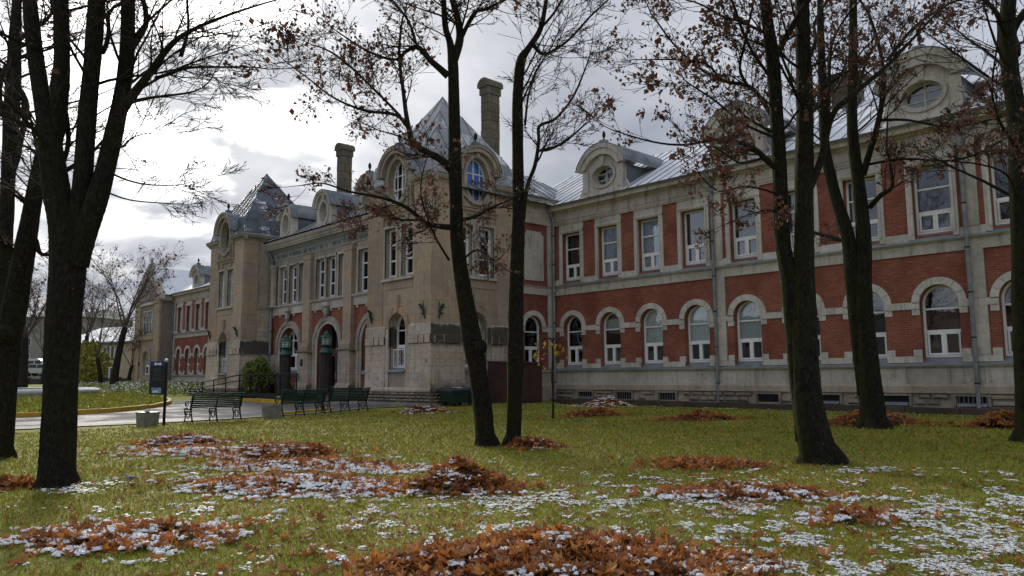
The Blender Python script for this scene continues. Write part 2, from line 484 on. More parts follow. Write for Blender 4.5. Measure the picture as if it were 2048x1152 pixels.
# wet asphalt
g, b, o = newmat('asphalt'); p = P(g)
f1 = g.noise(p, .45, 5, .62); f2 = g.noise(p, 40, 3, .6)
wet = g.step(f1, .40, .58)
c = g.mix(wet, (.17, .165, .168), (.105, .105, .112))
c = g.mix(g.m('MULTIPLY', g.step(g.noise(p, 2.0, 5, .7), .58, .68), .5), c, (.05, .043, .036))
fin(g, b, c, g.m('SUBTRACT', .98, g.m('MULTIPLY', wet, .30)), g.bump(f2, .35, .008), .08)

g, b, o = newmat('turf_far'); p = P(g)
c = g.mix(g.step(g.noise(p, 1.1, 6, .7), .3, .7), (.10, .15, .016), (.18, .225, .028))
c = g.mix(g.m('MULTIPLY', g.step(g.noise(p, 7, 5, .7), .55, .7), .5), c, (.05, .075, .014))
fin(g, b, c, .9, g.bump(g.noise(p, 14, 4, .7), .9, .06), .2)
# ------------------------------------------------------------------ the building
rng = random.Random(7)
BLD = thing('brick_building', 'long two-storey red brick and stone building with twin pyramid-roofed towers', 'building', (-38.5, 21.8, .6))
B = MATS

def arc(cx, cz, r, a0, a1, n, rz=None):
    rz = rz or r
    return [(cx+r*math.cos(a0+(a1-a0)*i/n), cz+rz*math.sin(a0+(a1-a0)*i/n)) for i in range(n+1)]

def wall_holes(mb, u0, u1, z0, z1, holes, depth, seg=14):
    """a wall plane at d=0 with openings; hole = (cx, half, zb, zs, arch)"""
    u = u0
    q = lambda a, b, c, d: mb.add([(a, 0, c), (b, 0, c), (b, 0, d), (a, 0, d)], [(0, 1, 2, 3)])
    for cx, h, zb, zs, arch in sorted(holes):
        l, r = cx-h, cx+h
        if l > u+1e-4: q(u, l, z0, z1)
        if zb > z0+1e-4: q(l, r, z0, zb)
        if arch:
            top = arc(cx, zs, h, math.pi, 0, seg)
        else:
            top = [(l, zs), (r, zs)]
        for (a, za), (b, zb2) in zip(top, top[1:]):
            mb.add([(a, 0, za), (b, 0, zb2), (b, 0, z1), (a, 0, z1)], [(0, 1, 2, 3)])
            mb.add([(a, 0, za), (b, 0, zb2), (b, -depth, zb2), (a, -depth, za)], [(3, 2, 1, 0)])
        mb.add([(l, 0, zb), (l, 0, zs), (l, -depth, zs), (l, -depth, zb)], [(0, 1, 2, 3)])
        mb.add([(r, 0, zb), (r, 0, zs), (r, -depth, zs), (r, -depth, zb)], [(3, 2, 1, 0)])
        mb.add([(l, 0, zb), (r, 0, zb), (r, -depth, zb), (l, -depth, zb)], [(3, 2, 1, 0)])
        u = r
    if u < u1-1e-4: q(u, u1, z0, z1)
    return mb

ROOMS = MB()
def room(fr, cx, h, zb, zt, d):
    m = MB(fr)
    a, b, c, e = cx-h-.25, cx+h+.25, zb-.2, zt+.2
    d0, d1 = d, d-1.3
    m.add([(a, d0, c), (b, d0, c), (b, d0, e), (a, d0, e), (a, d1, c), (b, d1, c), (b, d1, e), (a, d1, e)],
          [(4, 5, 6, 7), (0, 1, 5, 4), (1, 2, 6, 5), (2, 3, 7, 6), (3, 0, 4, 7)])
    ROOMS.add(m.v, m.f)

def window(fr, cx, h, zb, zs, arch, rec, bars, mull=None, mat='frame_white', drape=None, t=.075, mullz=None, rm=True, uprights=()):
    """bars: heights of the transoms; the casements below the first share a mullion"""
    F = MB(fr); d0, d1 = -rec-.05, -rec+.03
    ztop = zs+h if arch else zs
    F.box(cx-h, cx-h+t, d0, d1, zb, zs); F.box(cx+h-t, cx+h, d0, d1, zb, zs)
    F.box(cx-h+t, cx+h-t, d0, d1, zb, zb+t*1.1)
    if arch:
        o_, i_ = arc(cx, zs, h, math.pi, 0, 14), arc(cx, zs, h-t, math.pi, 0, 14)
        for k in range(14):
            F.prism([i_[k], o_[k], o_[k+1], i_[k+1]], d0, d1)
    else:
        F.box(cx-h+t, cx+h-t, d0, d1, zs-t, zs)
    for i, zz in enumerate(bars):
        w = t*(1.3 if i == 0 and mull else .8)
        F.box(cx-h+t, cx+h-t, d0+.005, d1+.012, zz-w/2, zz+w/2)
    if mull:
        F.box(cx-t*.8, cx+t*.8, d0+.006, d1+.013, zb+t, bars[0])
    for ux in uprights:
        F.box(cx+ux-t*.45, cx+ux+t*.45, d0+.004, d1+.009, bars[0] if mull else zb+t, ztop-t if not arch else zs+math.sqrt(max(.01, (h-t)**2-ux*ux)))
    W = mk('window', F, B[mat], BLD)
    dg = -rec-.01
    lv = [zb+t] + list(bars) + [ztop-t]
    for i in range(len(lv)-1):
        a, b = lv[i], lv[i+1]
        cols = [(cx-h+t, cx), (cx, cx+h-t)] if (mull and i == 0) else [(cx-h+t, cx+h-t)]
        for l, r in cols:
            if arch and b > zs:
                pts = [(l, a), (r, a)]
                pts += [p_ for p_ in arc(cx, zs, h-t*.5, 0, math.pi, 14)]
            else:
                pts = [(l, a), (r, a), (r, b), (l, b)]
            pm = MB(fr).prism(pts, dg-.006, dg+.006)
            mk('pane', pm, B['glass'], W)
        if mull and i == 0:            # opening casements sit proud
            for l, r in cols:
                cm = MB(fr); e = .055
                l2, r2 = l+.025, r-.025
                for q_ in ((l2, l2+e, a+.01, b-.05), (r2-e, r2, a+.01, b-.05), (l2+e, r2-e, a+.01, a+.01+e), (l2+e, r2-e, b-.05-e, b-.05)):
                    cm.box(q_[0], q_[1], d1-.03, d1+.025, q_[2], q_[3])
                mk('casement', cm, B[mat], W)
    if drape:
        dm, za, zb_, wavy = drape
        n = 22; vs = []
        for j, zz in enumerate((za, zb_)):
            for k in range(n+1):
                uu = cx-h+.03 + (2*h-.06)*k/n
                dd = -rec-.07 + (.02*math.sin(k*2.1) if wavy else 0)
                z2 = zz + (.05*abs(math.sin(k*.9)) if (wavy and j == 0) else 0)
                if arch and zz > zs: z2 = min(zz, zs+math.sqrt(max(0, h*h-(uu-cx)**2)))
                vs.append((uu, dd, z2))
        mk('curtain' if wavy else 'blind', MB(fr).add(vs, [(k, k+1, n+2+k, n+1+k) for k in range(n)]), B[dm], W)
    if rm: room(fr, cx, h, zb, ztop, -rec-.08)
    return W

VC = {}
def ring(fr, parent, cx, zs, r0, r1, d0, d1, n, mat, key, rz=1.0):
    """an arch of separate voussoirs with fine joints"""
    if key not in VC:
        VC[key] = []
        for i in range(n):
            a0, a1 = math.pi*i/n+.006/r1, math.pi*(i+1)/n-.006/r1
            pts = arc(cx, zs, r0, a0, a1, 4) + arc(cx, zs, r1, a1, a0, 4)
            VC[key].append(mk('voussoir', MB(fr).prism(pts, d0, d1+.008*((i*7) % 3)), B[mat], parent))
        VC[key+'_c'] = Vector(fr((cx, 0, zs)))
    else:
        off = Vector(fr((cx, 0, zs))) - VC[key+'_c']
        for v in VC[key]:
            inst(v, WL[v.name]+off, parent)

def boxes(name, fr, parent, lst, mat, bev=0):
    for b_ in lst:
        mk(name, MB(fr).box(*b_), B[mat], parent, bev=bev)

def rubble(fr, parent, u0, u1, z0, z1, rows, d, seed, mat='stone_rough', wmin=.35, wmax=.75, gaps=()):
    """rock-faced stones, each its own block with a bulged face"""
    rr = random.Random(seed); hz = (z1-z0)/rows
    for k in range(rows):
        u = u0 - rr.random()*.3
        while u < u1:
            w = rr.uniform(wmin, wmax)
            a, b = max(u, u0), min(u+w, u1)
            u += w
            if b-a < .08: continue
            if any(a < gb and b > ga and z0+k*hz < gz1 and z0+(k+1)*hz > gz0 for ga, gb, gz0, gz1 in gaps): continue
            c, e = z0+k*hz+.010, z0+(k+1)*hz-.010
            a += .008; b -= .008
            o1, o2 = d*.35, d*rr.uniform(.8, 1.25)
            i1 = min(.05, (b-a)*.25); i2 = (e-c)*.25
            j = lambda: rr.uniform(-.012, .012)
            vs = [(a, -.05, c), (b, -.05, c), (b, -.05, e), (a, -.05, e), (a, o1, c), (b, o1, c), (b, o1, e), (a, o1, e),
                  (a+i1, o2+j(), c+i2), (b-i1, o2+j(), c+i2), (b-i1, o2+j(), e-i2), (a+i1, o2+j(), e-i2), ((a+b)/2, o2*1.12+j(), (c+e)/2)]
            fs = [(0, 3, 2, 1)] + [(i, (i+1) % 4, (i+1) % 4+4, i+4) for i in range(4)] + [(i+4, (i+1) % 4+4, (i+1) % 4+8, i+8) for i in range(4)] + [(8+i, 8+(i+1) % 4, 12) for i in range(4)]
            mk('stone', MB(fr).add(vs, fs), B[mat], parent)

def downpipe(fr, u, z0, z1, d, r=.065, head=True):
    pts = [(u+.02, d+.06, z0), (u, d, z0+.16), (u, d, z1-.5)]
    if head: pts += [(u-.05, d+.12, z1-.22), (u-.12, d+.26, z1)]
    m = MB(); m.tube([fr(p_) for p_ in pts], r, 10)
    p_ = mk('downpipe', m, B['pipe_zinc'], BLD, smooth=False)
    z = z0+.9
    while z < z1-.6:
        mk('bracket', MB().tube([fr((u, d, z-.02)), fr((u, d, z+.02))], r+.018, 10), B['iron_black'], p_)
        mk('collar', MB().tube([fr((u, d, z+.62)), fr((u, d, z+.70))], r+.008, 10), B['pipe_zinc'], p_)
        z += 1.45
    return p_

DR = ['blind_green', None, None, 'curtain_white', None]
def wing(Y0, cs, xl, xr, pil, full=True, cnt=0):
    fr = front(Y0)
    gw = mk('wall', wall_holes(MB(fr), xl, xr, 1.95, 5.62, [(c, .6, 2.0, 3.97, True) for c in cs], .34), B['brick'], BLD)
    uw = mk('wall', wall_holes(MB(fr), xl, xr, 6.0, 9.12, [(c, .6, 6.25, 8.62, False) for c in cs], .34), B['brick'], BLD)
    # plinth
    pb = mk('plinth', MB(fr).profile([(-.2, .1), (.06, .1), (.06, 1.0), (.17, 1.0), (.17, 1.22), (.10, 1.30), (.10, 1.301), (-.2, 1.301)], xl, xr), B['stone_window'], BLD)
    u = xl; rr = random.Random(5+cnt)
    while u < xr:
        w = rr.uniform(.85, 1.35); e = min(u+w, xr)
        mk('slab', MB(fr).box(u+.006, e-.006, -.1, .05+rr.uniform(0, .008), 1.305, 1.84), B['stone_trim'], pb)
        u = e
    vents = [(c+.35, c+1.25, .60, .90) for i, c in enumerate(cs) if i != 3] if full else []
    rubble(fr, pb, xl, xr, .58, .99, 2, .15, 11+cnt, gaps=vents)
    for (a, b, c, e) in vents:
        vb = mk('basement_window', MB(fr).box(a+.02, b-.02, .05, .062, c, e), B['iron_black'], BLD)
        mk('lintel', MB(fr).box(a-.12, b+.12, .062, .16, e, e+.07), B['stone_rough'], vb)
        if rr.random() < .45: mk('sill', MB(fr).add([(a+.03, .19, c-.01), (b-.03, .19, c-.01), (b-.03, .07, c+.09), (a+.03, .07, c+.09)], [(0, 1, 2, 3)]), B['zinc'], vb)
        for jb in (a-.09, b+.01):
            mk('jamb_stone', MB(fr).box(jb, jb+.08, .0, .15, c-.02, e), B['stone_rough'], vb)
        if rr.random() < .5:
            for k in range(7):
                mk('bar', MB(fr).box(a+.08+k*.13, a+.10+k*.13, .10, .12, c, e), B['pipe_zinc'], vb)
    u = xl
    while u < xr:
        w = rr.uniform(1.2, 2.2); e = min(u+w, xr)
        mk('kerb_stone', MB(fr).box(u+.008, e-.008, -.05, .42+rr.uniform(-.03, .03), .05, .56+rr.uniform(-.03, .02)), B['stone_kerb'], pb, bev=.02)
        u = e
    # sill course with its zinc flashing
    sc = mk('sill_course', MB(fr).profile([(-.1, 1.84), (.12, 1.84), (.15, 1.87), (.15, 1.90), (-.1, 1.95)], xl, xr), B['stone_trim'], BLD)
    mk('flashing', MB(fr).profile([(-.02, 2.005), (.175, 1.925), (.175, 1.895), (.17, 1.895), (.17, 1.915), (-.02, 1.99)], xl, xr), B['zinc'], sc)
    bc = mk('belt_course', MB(fr).profile([(-.1, 5.6), (.06, 5.6), (.06, 5.93), (.12, 5.97), (.15, 6.02), (-.1, 6.02)], xl, xr), B['stone_trim'], BLD)
    mk('flashing', MB(fr).profile([(-.02, 6.13), (.19, 6.045), (.19, 6.01), (.18, 6.01), (.18, 6.035), (-.02, 6.115)], xl, xr), B['zinc'], bc)
    ar = mk('architrave', MB(fr).profile([(-.1, 9.08), (.08, 9.08), (.08, 9.16), (.10, 9.16), (.10, 9.26), (.125, 9.29), (.125, 9.32), (-.1, 9.32)], xl, xr), B['stone_frieze'], BLD)
    mk('frieze', MB(fr).box(xl, xr, -.1, .055, 9.32, 9.70), B['stone_frieze'], BLD)
    co = mk('cornice', MB(fr).profile([(-.1, 9.70), (.10, 9.70), (.16, 9.76), (.20, 9.78), (.36, 9.80), (.38, 9.92), (.43, 9.97), (-.1, 9.97)], xl, xr), B['stone_frieze'], BLD)
    mk('gutter', MB(fr).profile([(.28, 9.972), (.46, 9.972), (.52, 10.06), (.50, 10.06), (.45, 9.99), (.28, 9.99)], xl, xr), B['pipe_zinc'], co)
    edges = sorted(cs)
    for i, c in enumerate(edges):
        dz = {'b': ('blind_green', 3.08, 4.36, False), 's': ('blind_green', 3.80, 4.26, False), 'c': ('curtain_white', 3.05, 4.56, True), 'r': ('curtain_brown', 2.3, 3.80, True), 'h': ('curtain_brown', 2.3, 3.45, True), '.': None}['bsccc..rhcbc'[i % 12]]
        window(fr, c, .6, 2.17, 3.97, True, .30, [3.03, 3.78], True, drape=dz)
        ring(fr, gw, c, 3.97, .6, .84, -.05, .05, 7, 'stone_light', 'wing%d' % cnt)
        mk('sill', MB(fr).profile([(-.34, 2.19), (.10, 1.965), (.10, 1.93), (-.34, 2.0)], c-.62, c+.62), B['zinc'], gw)
        up = [7.05, 7.86] if (i % 5) not in (3, 4) else [7.13]
        dz = {'w': ('curtain_white', 7.45, 8.6, True), 'u': ('curtain_blue', 6.4, 8.6, True), 'l': ('curtain_white', 6.4, 7.1, True), '.': None}['wuu..l...wu.'[i % 12]]
        window(fr, c, .6, 6.33, 8.62, False, .28, up, True, drape=dz)
        mk('sill', MB(fr).profile([(-.32, 6.36), (.10, 6.11), (.10, 6.08), (-.32, 6.2)], c-.62, c+.62), B['zinc'], uw)
        # stone surround upstairs
        for s_ in (-1, 1):
            a, b = sorted((c+s_*.6, c+s_*.785))
            mk('jamb_stone', MB(fr).box(a, b, -.05, .07, 6.12, 8.74), B['stone_light'], uw)
            a, b = sorted((c+s_*.6, c+s_*.68))
            mk('jamb_moulding', MB(fr).box(a, b, .068, .10, 6.30, 8.70), B['stone_light'], uw)
        mk('lintel', MB(fr).box(c-.785, c+.785, -.05, .075, 8.62, 8.80), B['stone_light'], uw)
        mk('lintel_moulding', MB(fr).profile([(.07, 8.66), (.115, 8.66), (.14, 8.74), (.07, 8.76)], c-.74, c+.74), B['stone_light'], uw)
        mk('head_panel', MB(fr).box(c-.78, c+.78, -.05, .045, 8.805, 9.08), B['stone_trim'], uw)
    gaps = [(a+.6, b-.6) for a, b in zip(edges, edges[1:])]
    if edges[0]-.6 > xl+.1: gaps.append((xl, edges[0]-.6))
    if xr > edges[-1]+.7: gaps.append((edges[-1]+.6, xr))
    for a, b in gaps:
        wd = b-a; mid = (a+b)/2
        ls = []
        nb = max(1, round(wd/.6))
        for k in range(nb):
            ls.append((a+wd*k/nb+.004, a+wd*(k+1)/nb-.004, -.06, .045+.004*k, 2.0, 2.21))
        if wd > .8:
            ls += [(a, a+.27, -.06, .04, 2.215, 2.43), (b-.27, b, -.06, .04, 2.215, 2.43)]
        boxes('jamb_stone', fr, gw, ls, 'stone_light')
        ia, ib = a+.24*(a > xl+.01), b-.24*(b < xr-.01)
        boxes('impost_block', fr, gw, [(a, mid-.004, -.06, .055, 3.79, 4.02), (mid+.004, b, -.06, .05, 3.79, 4.02)], 'stone_light')
        if wd > .8:
            boxes('corbel_stone', fr, gw, [(a, a+.25, -.06, .03, 3.585, 3.785), (b-.25, b, -.06, .03, 3.585, 3.785)], 'stone_light')
        ua, ub = a+.185*(a > xl+.01), b-.185*(b < xr-.01)
        boxes('panel_base', fr, uw, [(ua+.004, ub-.004, -.06, .04, 6.1, 6.36)], 'stone_light')
    for c in pil:
        boxes('pilaster', fr, gw, [(c-.25, c+.25, -.06, .065, 2.215, 3.785), (c-.25, c+.25, -.06, .065, 4.025, 5.6)], 'stone_trim')
        boxes('pilaster', fr, uw, [(c-.21, c+.21, -.06, .065, 6.365, 9.08)], 'stone_trim')
        downpipe(fr, c-.17, .42, 9.98, .16)
    return gw, uw

SP = 2.335
RC = [-25.2+SP*i for i in range(12)]
wing(27.5, RC, -26.6, 2.2, [-17.03, -7.69, 1.65], True, 0)
downpipe(front(27.5), -26.3, .45, 9.9, .14)
LC = [-51.76-SP*i for i in range(7, 12)]
wing(27.5, LC, -79.4, LC[0]+1.2, [-78.9], False, 1)
mk('wall', MB(front(27.5)).box(LC[0]+1.2, -50.4, -.3, 0, .3, 9.95), B['brick'], BLD)
mk('wall', MB(right(2.2)).box(27.5, 37.5, -.3, 0, .2, 9.95), B['brick'], BLD)
# ------------------------------------------------------------------ dormers, towers, centre block
def ray_poly(c, a, poly):
    dx_, dz_ = math.cos(a), math.sin(a); best = None
    for (x0, z0), (x1, z1) in zip(poly, poly[1:]+poly[:1]):
        ex, ez = x1-x0, z1-z0
        den_ = dx_*ez-dz_*ex
        if abs(den_) < 1e-9: continue
        t = ((x0-c[0])*ez-(z0-c[1])*ex)/den_
        s_ = ((x0-c[0])*dz_-(z0-c[1])*dx_)/den_
        if t > 0 and -1e-6 <= s_ <= 1+1e-6 and (best is None or t < best): best = t
    return (c[0]+dx_*best, c[1]+dz_*best)

def holed_plate(fr, poly, c, a, b, d0, d1, n=40):
    m = MB(fr)
    ang = [2*math.pi*i/n for i in range(n)]
    for p_ in poly:                    # keep the corners of the outline
        ang.append(math.atan2(p_[1]-c[1], p_[0]-c[0]) % (2*math.pi))
    ang = sorted(set(round(x, 5) for x in ang)); n = len(ang)
    o_ = [ray_poly(c, x, poly) for x in ang]
    i_ = [(c[0]+a*b/math.hypot(b*math.cos(x), a*math.sin(x))*math.cos(x), c[1]+a*b/math.hypot(b*math.cos(x), a*math.sin(x))*math.sin(x)) for x in ang]
    vs = [(p_[0], d1, p_[1]) for p_ in o_] + [(p_[0], d1, p_[1]) for p_ in i_] + [(p_[0], d0, p_[1]) for p_ in o_] + [(p_[0], d0, p_[1]) for p_ in i_]
    fs = []
    for k in range(n):
        q = (k+1) % n
        fs += [(k, q, n+q, n+k), (n+k, n+q, 3*n+q, 3*n+k), (2*n+k, k, q, 2*n+q)][:2] + [(k, 2*n+k, 2*n+q, q), (2*n+k, 3*n+k, 3*n+q, 2*n+q)]
    return m.add(vs, fs)

def band(fr, pts_in, pts_out, d0, d1):
    m = MB(fr)
    for k in range(len(pts_in)-1):
        m.prism([pts_in[k], pts_out[k], pts_out[k+1], pts_in[k+1]], d0, d1)
    return m

def oval(c, a, b, n=24): return [(c[0]+a*math.cos(2*math.pi*i/n), c[1]+b*math.sin(2*math.pi*i/n)) for i in range(n+1)]

def dormer(fr, cx, zb, half, zsp, rise, oz, a, b, dface, back, stone, roofm, hood=.15, over=.12, parent=None, frame='frame_old', pane_kind=None, finial=True, niche=False, hd=.16):
    """stone gable with an arched hood, an oval light and a curved metal roof running back"""
    if rise >= half-1e-3:
        top = arc(cx, zsp, half, 0, math.pi, 20, rise)
    else:
        Rr = (half*half+rise*rise)/(2*rise); zc = zsp+rise-Rr; t0 = math.asin((zsp-zc)/Rr)
        top = arc(cx, zc, Rr, t0, math.pi-t0, 20)
    poly = [(cx-half, zb), (cx+half, zb)] + top
    D = mk('dormer', holed_plate(fr, poly, (cx, oz), a, b, dface-.35, dface), B[stone], BLD)
    k = (half+over)/half
    # hood mould: two stepped bands with returns
    grow = lambda e: [(cx+(u-cx)*(1+e/half), zsp+(z-zsp)*(1+e/max(rise, .3))+ (0 if z > zsp+.01 else 0)) for u, z in top]
    g0, g1, g2 = grow(-hood*.9), grow(0.0), grow(over)
    mk('hood', band(fr, g0, g2, dface+.002, dface+hd), B[stone], D)
    mk('hood_moulding', band(fr, grow(over*.45), grow(over+.05), dface+hd-.01, dface+hd+.07), B[stone], D)
    # metal roof following the hood back into the main roof
    g3 = grow(over+.085)
    m = MB(fr)
    vs = [(u, dface+hd+.09, z) for u, z in g3] + [(u, -back, z) for u, z in g3] + [(u, dface+hd+.09, z) for u, z in grow(over+.05)]
    n = len(g3)
    m.add(vs, [(i, i+1, n+i+1, n+i) for i in range(n-1)] + [(2*n+i, 2*n+i+1, i+1, i) for i in range(n-1)])
    mk('roof', m, B[roofm], D, smooth=True)
    for s_ in (-1, 1):
        uu = cx+s_*half
        mk('cheek', MB(fr).add([(uu, dface-.35, zb), (uu, -back, zb), (uu, -back, zsp+.02), (uu, dface-.35, zsp+.02)], [(0, 1, 2, 3)]), B[roofm], D)
    mk('oval_frame', band(fr, oval((cx, oz), a*.98, b*.98), oval((cx, oz), a+.13, b+.13), dface+.001, dface+.07), B[stone], D)
    mk('keystone', MB(fr).prism([(cx-.09, oz+b+.02), (cx+.09, oz+b+.02), (cx+.14, zsp+rise-hood), (cx-.14, zsp+rise-hood)], dface+.001, dface+.10), B[stone], D)
    # the light itself, set back
    dw = dface-.30
    if niche:
        mk('niche_back', MB(fr).prism(oval((cx, oz), a+.02, b+.02)[:-1], dw-.06, dw-.04), B['room'], D)
    else:
        f = band(fr, oval((cx, oz), a-.07, b-.07), oval((cx, oz), a+.01, b+.01), dw-.03, dw+.03)
        f.box(cx-.03, cx+.03, dw-.02, dw+.025, oz-b+.05, oz+b-.05)
        for zz in (oz-b*.3, oz+b*.32):
            hw = a*math.sqrt(1-((zz-oz)/b)**2)-.05
            f.box(cx-hw, cx+hw, dw-.02, dw+.028, zz-.025, zz+.025)
        if pane_kind: 
            for s_ in (-1, 1): f.box(cx+s_*a*.55-.02, cx+s_*a*.55+.02, dw-.02, dw+.022, oz-b*.78, oz+b*.78)
        mk('window_frame', f, B['frame_white' if pane_kind else frame], D)
        mk('pane', MB(fr).prism(oval((cx, oz), a-.04, b-.04)[:-1], dw-.012, dw-.004), B['blue_reflection'] if pane_kind == 'blue' else B['glass'], D)
        mk('dark_room', MB(fr).prism(oval((cx, oz), a+.02, b+.02)[:-1], dw-.30, dw-.28), B['room'], D)
    if finial:
        zt = zsp+rise+over+.06
        x_, y_, _z = fr((cx, dface-.1, 0))
        mk('finial_block', MB(fr).box(cx-.16, cx+.16, dface-.26, dface+.06, zt-.06, zt+.2), B['lead' if roofm == 'lead' else stone], D)
        mk('finial', MB().lathe((x_, y_, zt+.2), [(.04, 0), (.06, .04), (.03, .08), (.085, .20), (.09, .30), (.05, .42), (.01, .46)], 10), B['iron_black'], D, smooth=True)
    return D

def scroll(fr, parent, u, z, d, s_, mat, h=.9):
    pts = []
    for i in range(15):
        t = i/14
        pts.append((u+s_*(.03+.22*(1-t)**1.5+.05*math.sin(t*6)), d+.05, z+h*t))
    mk('volute', MB().tube([fr(p_) for p_ in pts], [.07*(1-.5*i/14) for i in range(15)], 6), B[mat], parent, smooth=True)

fw = front(27.5)
for i, c in enumerate([-22.95, -15.9, -8.86, -1.8]):
    D = dormer(fw, c, 10.0, 1.12, 11.45, .72, 11.03, .66, .47, .18, 3.2, 'stone_trim', 'lead', hood=.16, over=.34, hd=.22)
    mk('apron', MB(fw).box(c-1.2, c+1.2, .1, .26, 10.0, 10.34), B['stone_trim'], D)
    for s_ in (-1, 1):
        mk('pier', MB(fw).box(min(c+s_*.88, c+s_*1.2), max(c+s_*.88, c+s_*1.2), .17, .29, 10.345, 11.40), B['stone_trim'], D)
        scroll(fw, D, c+s_*1.2, 10.2, .05, s_, 'stone_trim', .8)
dormer(front(27.5), -73.6, 10.0, 1.05, 11.35, .8, 11.0, .45, .5, -.02, 3.2, 'stone_trim', 'lead', hood=.16, over=.22, hd=.2)

def garland(fr, parent, cx, z, d, w):
    """swag of carved fruit and ribbons under the round window"""
    m = MB(); rr = random.Random(int(cx*10))
    for i in range(26):
        t = i/25*2-1
        u, zz = cx+t*w, z-.42*(1-t*t)
        x_, y_, z_ = fr((u, d+.05, zz+rr.uniform(-.03, .03)))
        r_ = rr.uniform(.05, .095)
        m.lathe((x_, y_, z_-r_), [(.01, 0), (r_*.8, r_*.5), (r_, r_), (r_*.7, r_*1.6), (.01, r_*2)], 6)
    mk('garland', m, B['stone_window'], parent, smooth=True)
    for s_ in (-1, 1):
        m = MB()
        for k in range(9):
            x_, y_, z_ = fr((cx+s_*(w+.04), d+.05, z+.25-k*.12+rr.uniform(-.02, .02)))
            r_ = rr.uniform(.045, .085)
            m.lathe((x_, y_, z_-r_), [(.01, 0), (r_*.8, r_*.5), (r_, r_), (r_*.7, r_*1.6), (.01, r_*2)], 6)
        mk('festoon', m, B['stone_window'], parent, smooth=True)

def dragon(fr, u, z, s_=1):
    """wrought lizard-like bracket"""
    body = [(u, .06, z-.42), (u+.09*s_, .09, z-.34), (u+.02*s_, .12, z-.22), (u+.06*s_, .16, z-.05), (u-.02*s_, .2, z+.10), (u+.02*s_, .30, z+.20), (u-.04*s_, .36, z+.16)]
    D = mk('wall_bracket', MB().tube([fr(p_) for p_ in body], [.015, .03, .045, .07, .06, .045, .03], 7), B['dragon_green'], BLD, smooth=True)
    for q in ([(u, .13, z), (u+.16*s_, .24, z+.20), (u+.20*s_, .26, z+.32)], [(u, .13, z+.05), (u-.15*s_, .22, z+.10), (u-.2*s_, .2, z+.02)], [(u, .10, z-.15), (u-.13*s_, .14, z-.2)]):
        mk('claw', MB().tube([fr(p_) for p_ in q], [.035, .025, .012][:len(q)], 6), B['dragon_green'], D, smooth=True)

def clip(poly, a, b, c):               # keep a*u+b*s+c >= 0
    o_ = []
    for p_, q in zip(poly, poly[1:]+poly[:1]):
        dp, dq = a*p_[0]+b*p_[1]+c, a*q[0]+b*q[1]+c
        if dp >= 0: o_.append(p_)
        if (dp >= 0) != (dq >= 0):
            t = dp/(dp-dq); o_.append((p_[0]+(q[0]-p_[0])*t, p_[1]+(q[1]-p_[1])*t))
    return o_

def roof_plane(parent, o, u, s, poly, mat, under, du, ds, seam=.035, stagger=False, name='roof_panel', inset=.012):
    """sheet-metal slope: every tray is its own panel, with standing seams between"""
    o, u, s = Vector(o), Vector(u).normalized(), Vector(s).normalized()
    n = u.cross(s).normalized()
    if n.z < 0: n = -n
    T = lambda p_, h: o+u*p_[0]+s*p_[1]+n*h
    m = MB()
    m.add([T(p_, -.02) for p_ in poly]+[T(p_, -.08) for p_ in poly], [tuple(range(len(poly))), tuple(range(2*len(poly)-1, len(poly)-1, -1))])
    base = mk('roof', m, B[under], parent)
    us = [p_[0] for p_ in poly]; ss = [p_[1] for p_ in poly]
    k0, k1 = math.floor(min(us)/du), math.ceil(max(us)/du)
    rr = random.Random(int(o.x*7+o.y*3)); sm = MB()
    for k in range(k0, k1):
        c = clip(clip(poly, 1, 0, -k*du-inset), -1, 0, (k+1)*du-inset)
        if len(c) < 3: continue
        off = (ds*.5 if (stagger and k % 2) else 0)
        j0, j1 = math.floor((min(ss)-off)/ds), math.ceil((max(ss)-off)/ds)
        for j in range(j0, j1):
            q = clip(clip(c, 0, 1, -(j*ds+off)-inset*.5), 0, -1, (j+1)*ds+off-inset*.5)
            if len(q) < 3: continue
            ar_ = abs(sum(a[0]*b[1]-b[0]*a[1] for a, b in zip(q, q[1:]+q[:1])))/2
            if ar_ < .01: continue
            t = rr.uniform(0, .012)
            pm = MB(); nn = len(q)
            pm.add([T(p_, t) for p_ in q]+[T(p_, -.03) for p_ in q], [tuple(range(nn))]+[(i, nn+i, nn+(i+1) % nn, (i+1) % nn) for i in range(nn)])
            mk(name, pm, B[mat], base)
    if seam:
        for k in range(k0, k1+1):
            # seam line: the slope polygon cut along u = k*du
            l = clip(clip(poly, 1, 0, -k*du+.011), -1, 0, k*du+.011)
            if len(l) < 3: continue
            a, b = min(p_[1] for p_ in l), max(p_[1] for p_ in l)
            if b-a < .2: continue
            e = .011
            vs = [T((k*du-e, a), -.02), T((k*du+e, a), -.02), T((k*du+e, a), seam), T((k*du-e, a), seam), T((k*du-e, b), -.02), T((k*du+e, b), -.02), T((k*du+e, b), seam), T((k*du-e, b), seam)]
            mk('seam', MB().add(vs, [(0, 3, 2, 1), (4, 5, 6, 7), (0, 1, 5, 4), (1, 2, 6, 5), (2, 3, 7, 6), (3, 0, 4, 7)]), B['lead'], base)
    return base

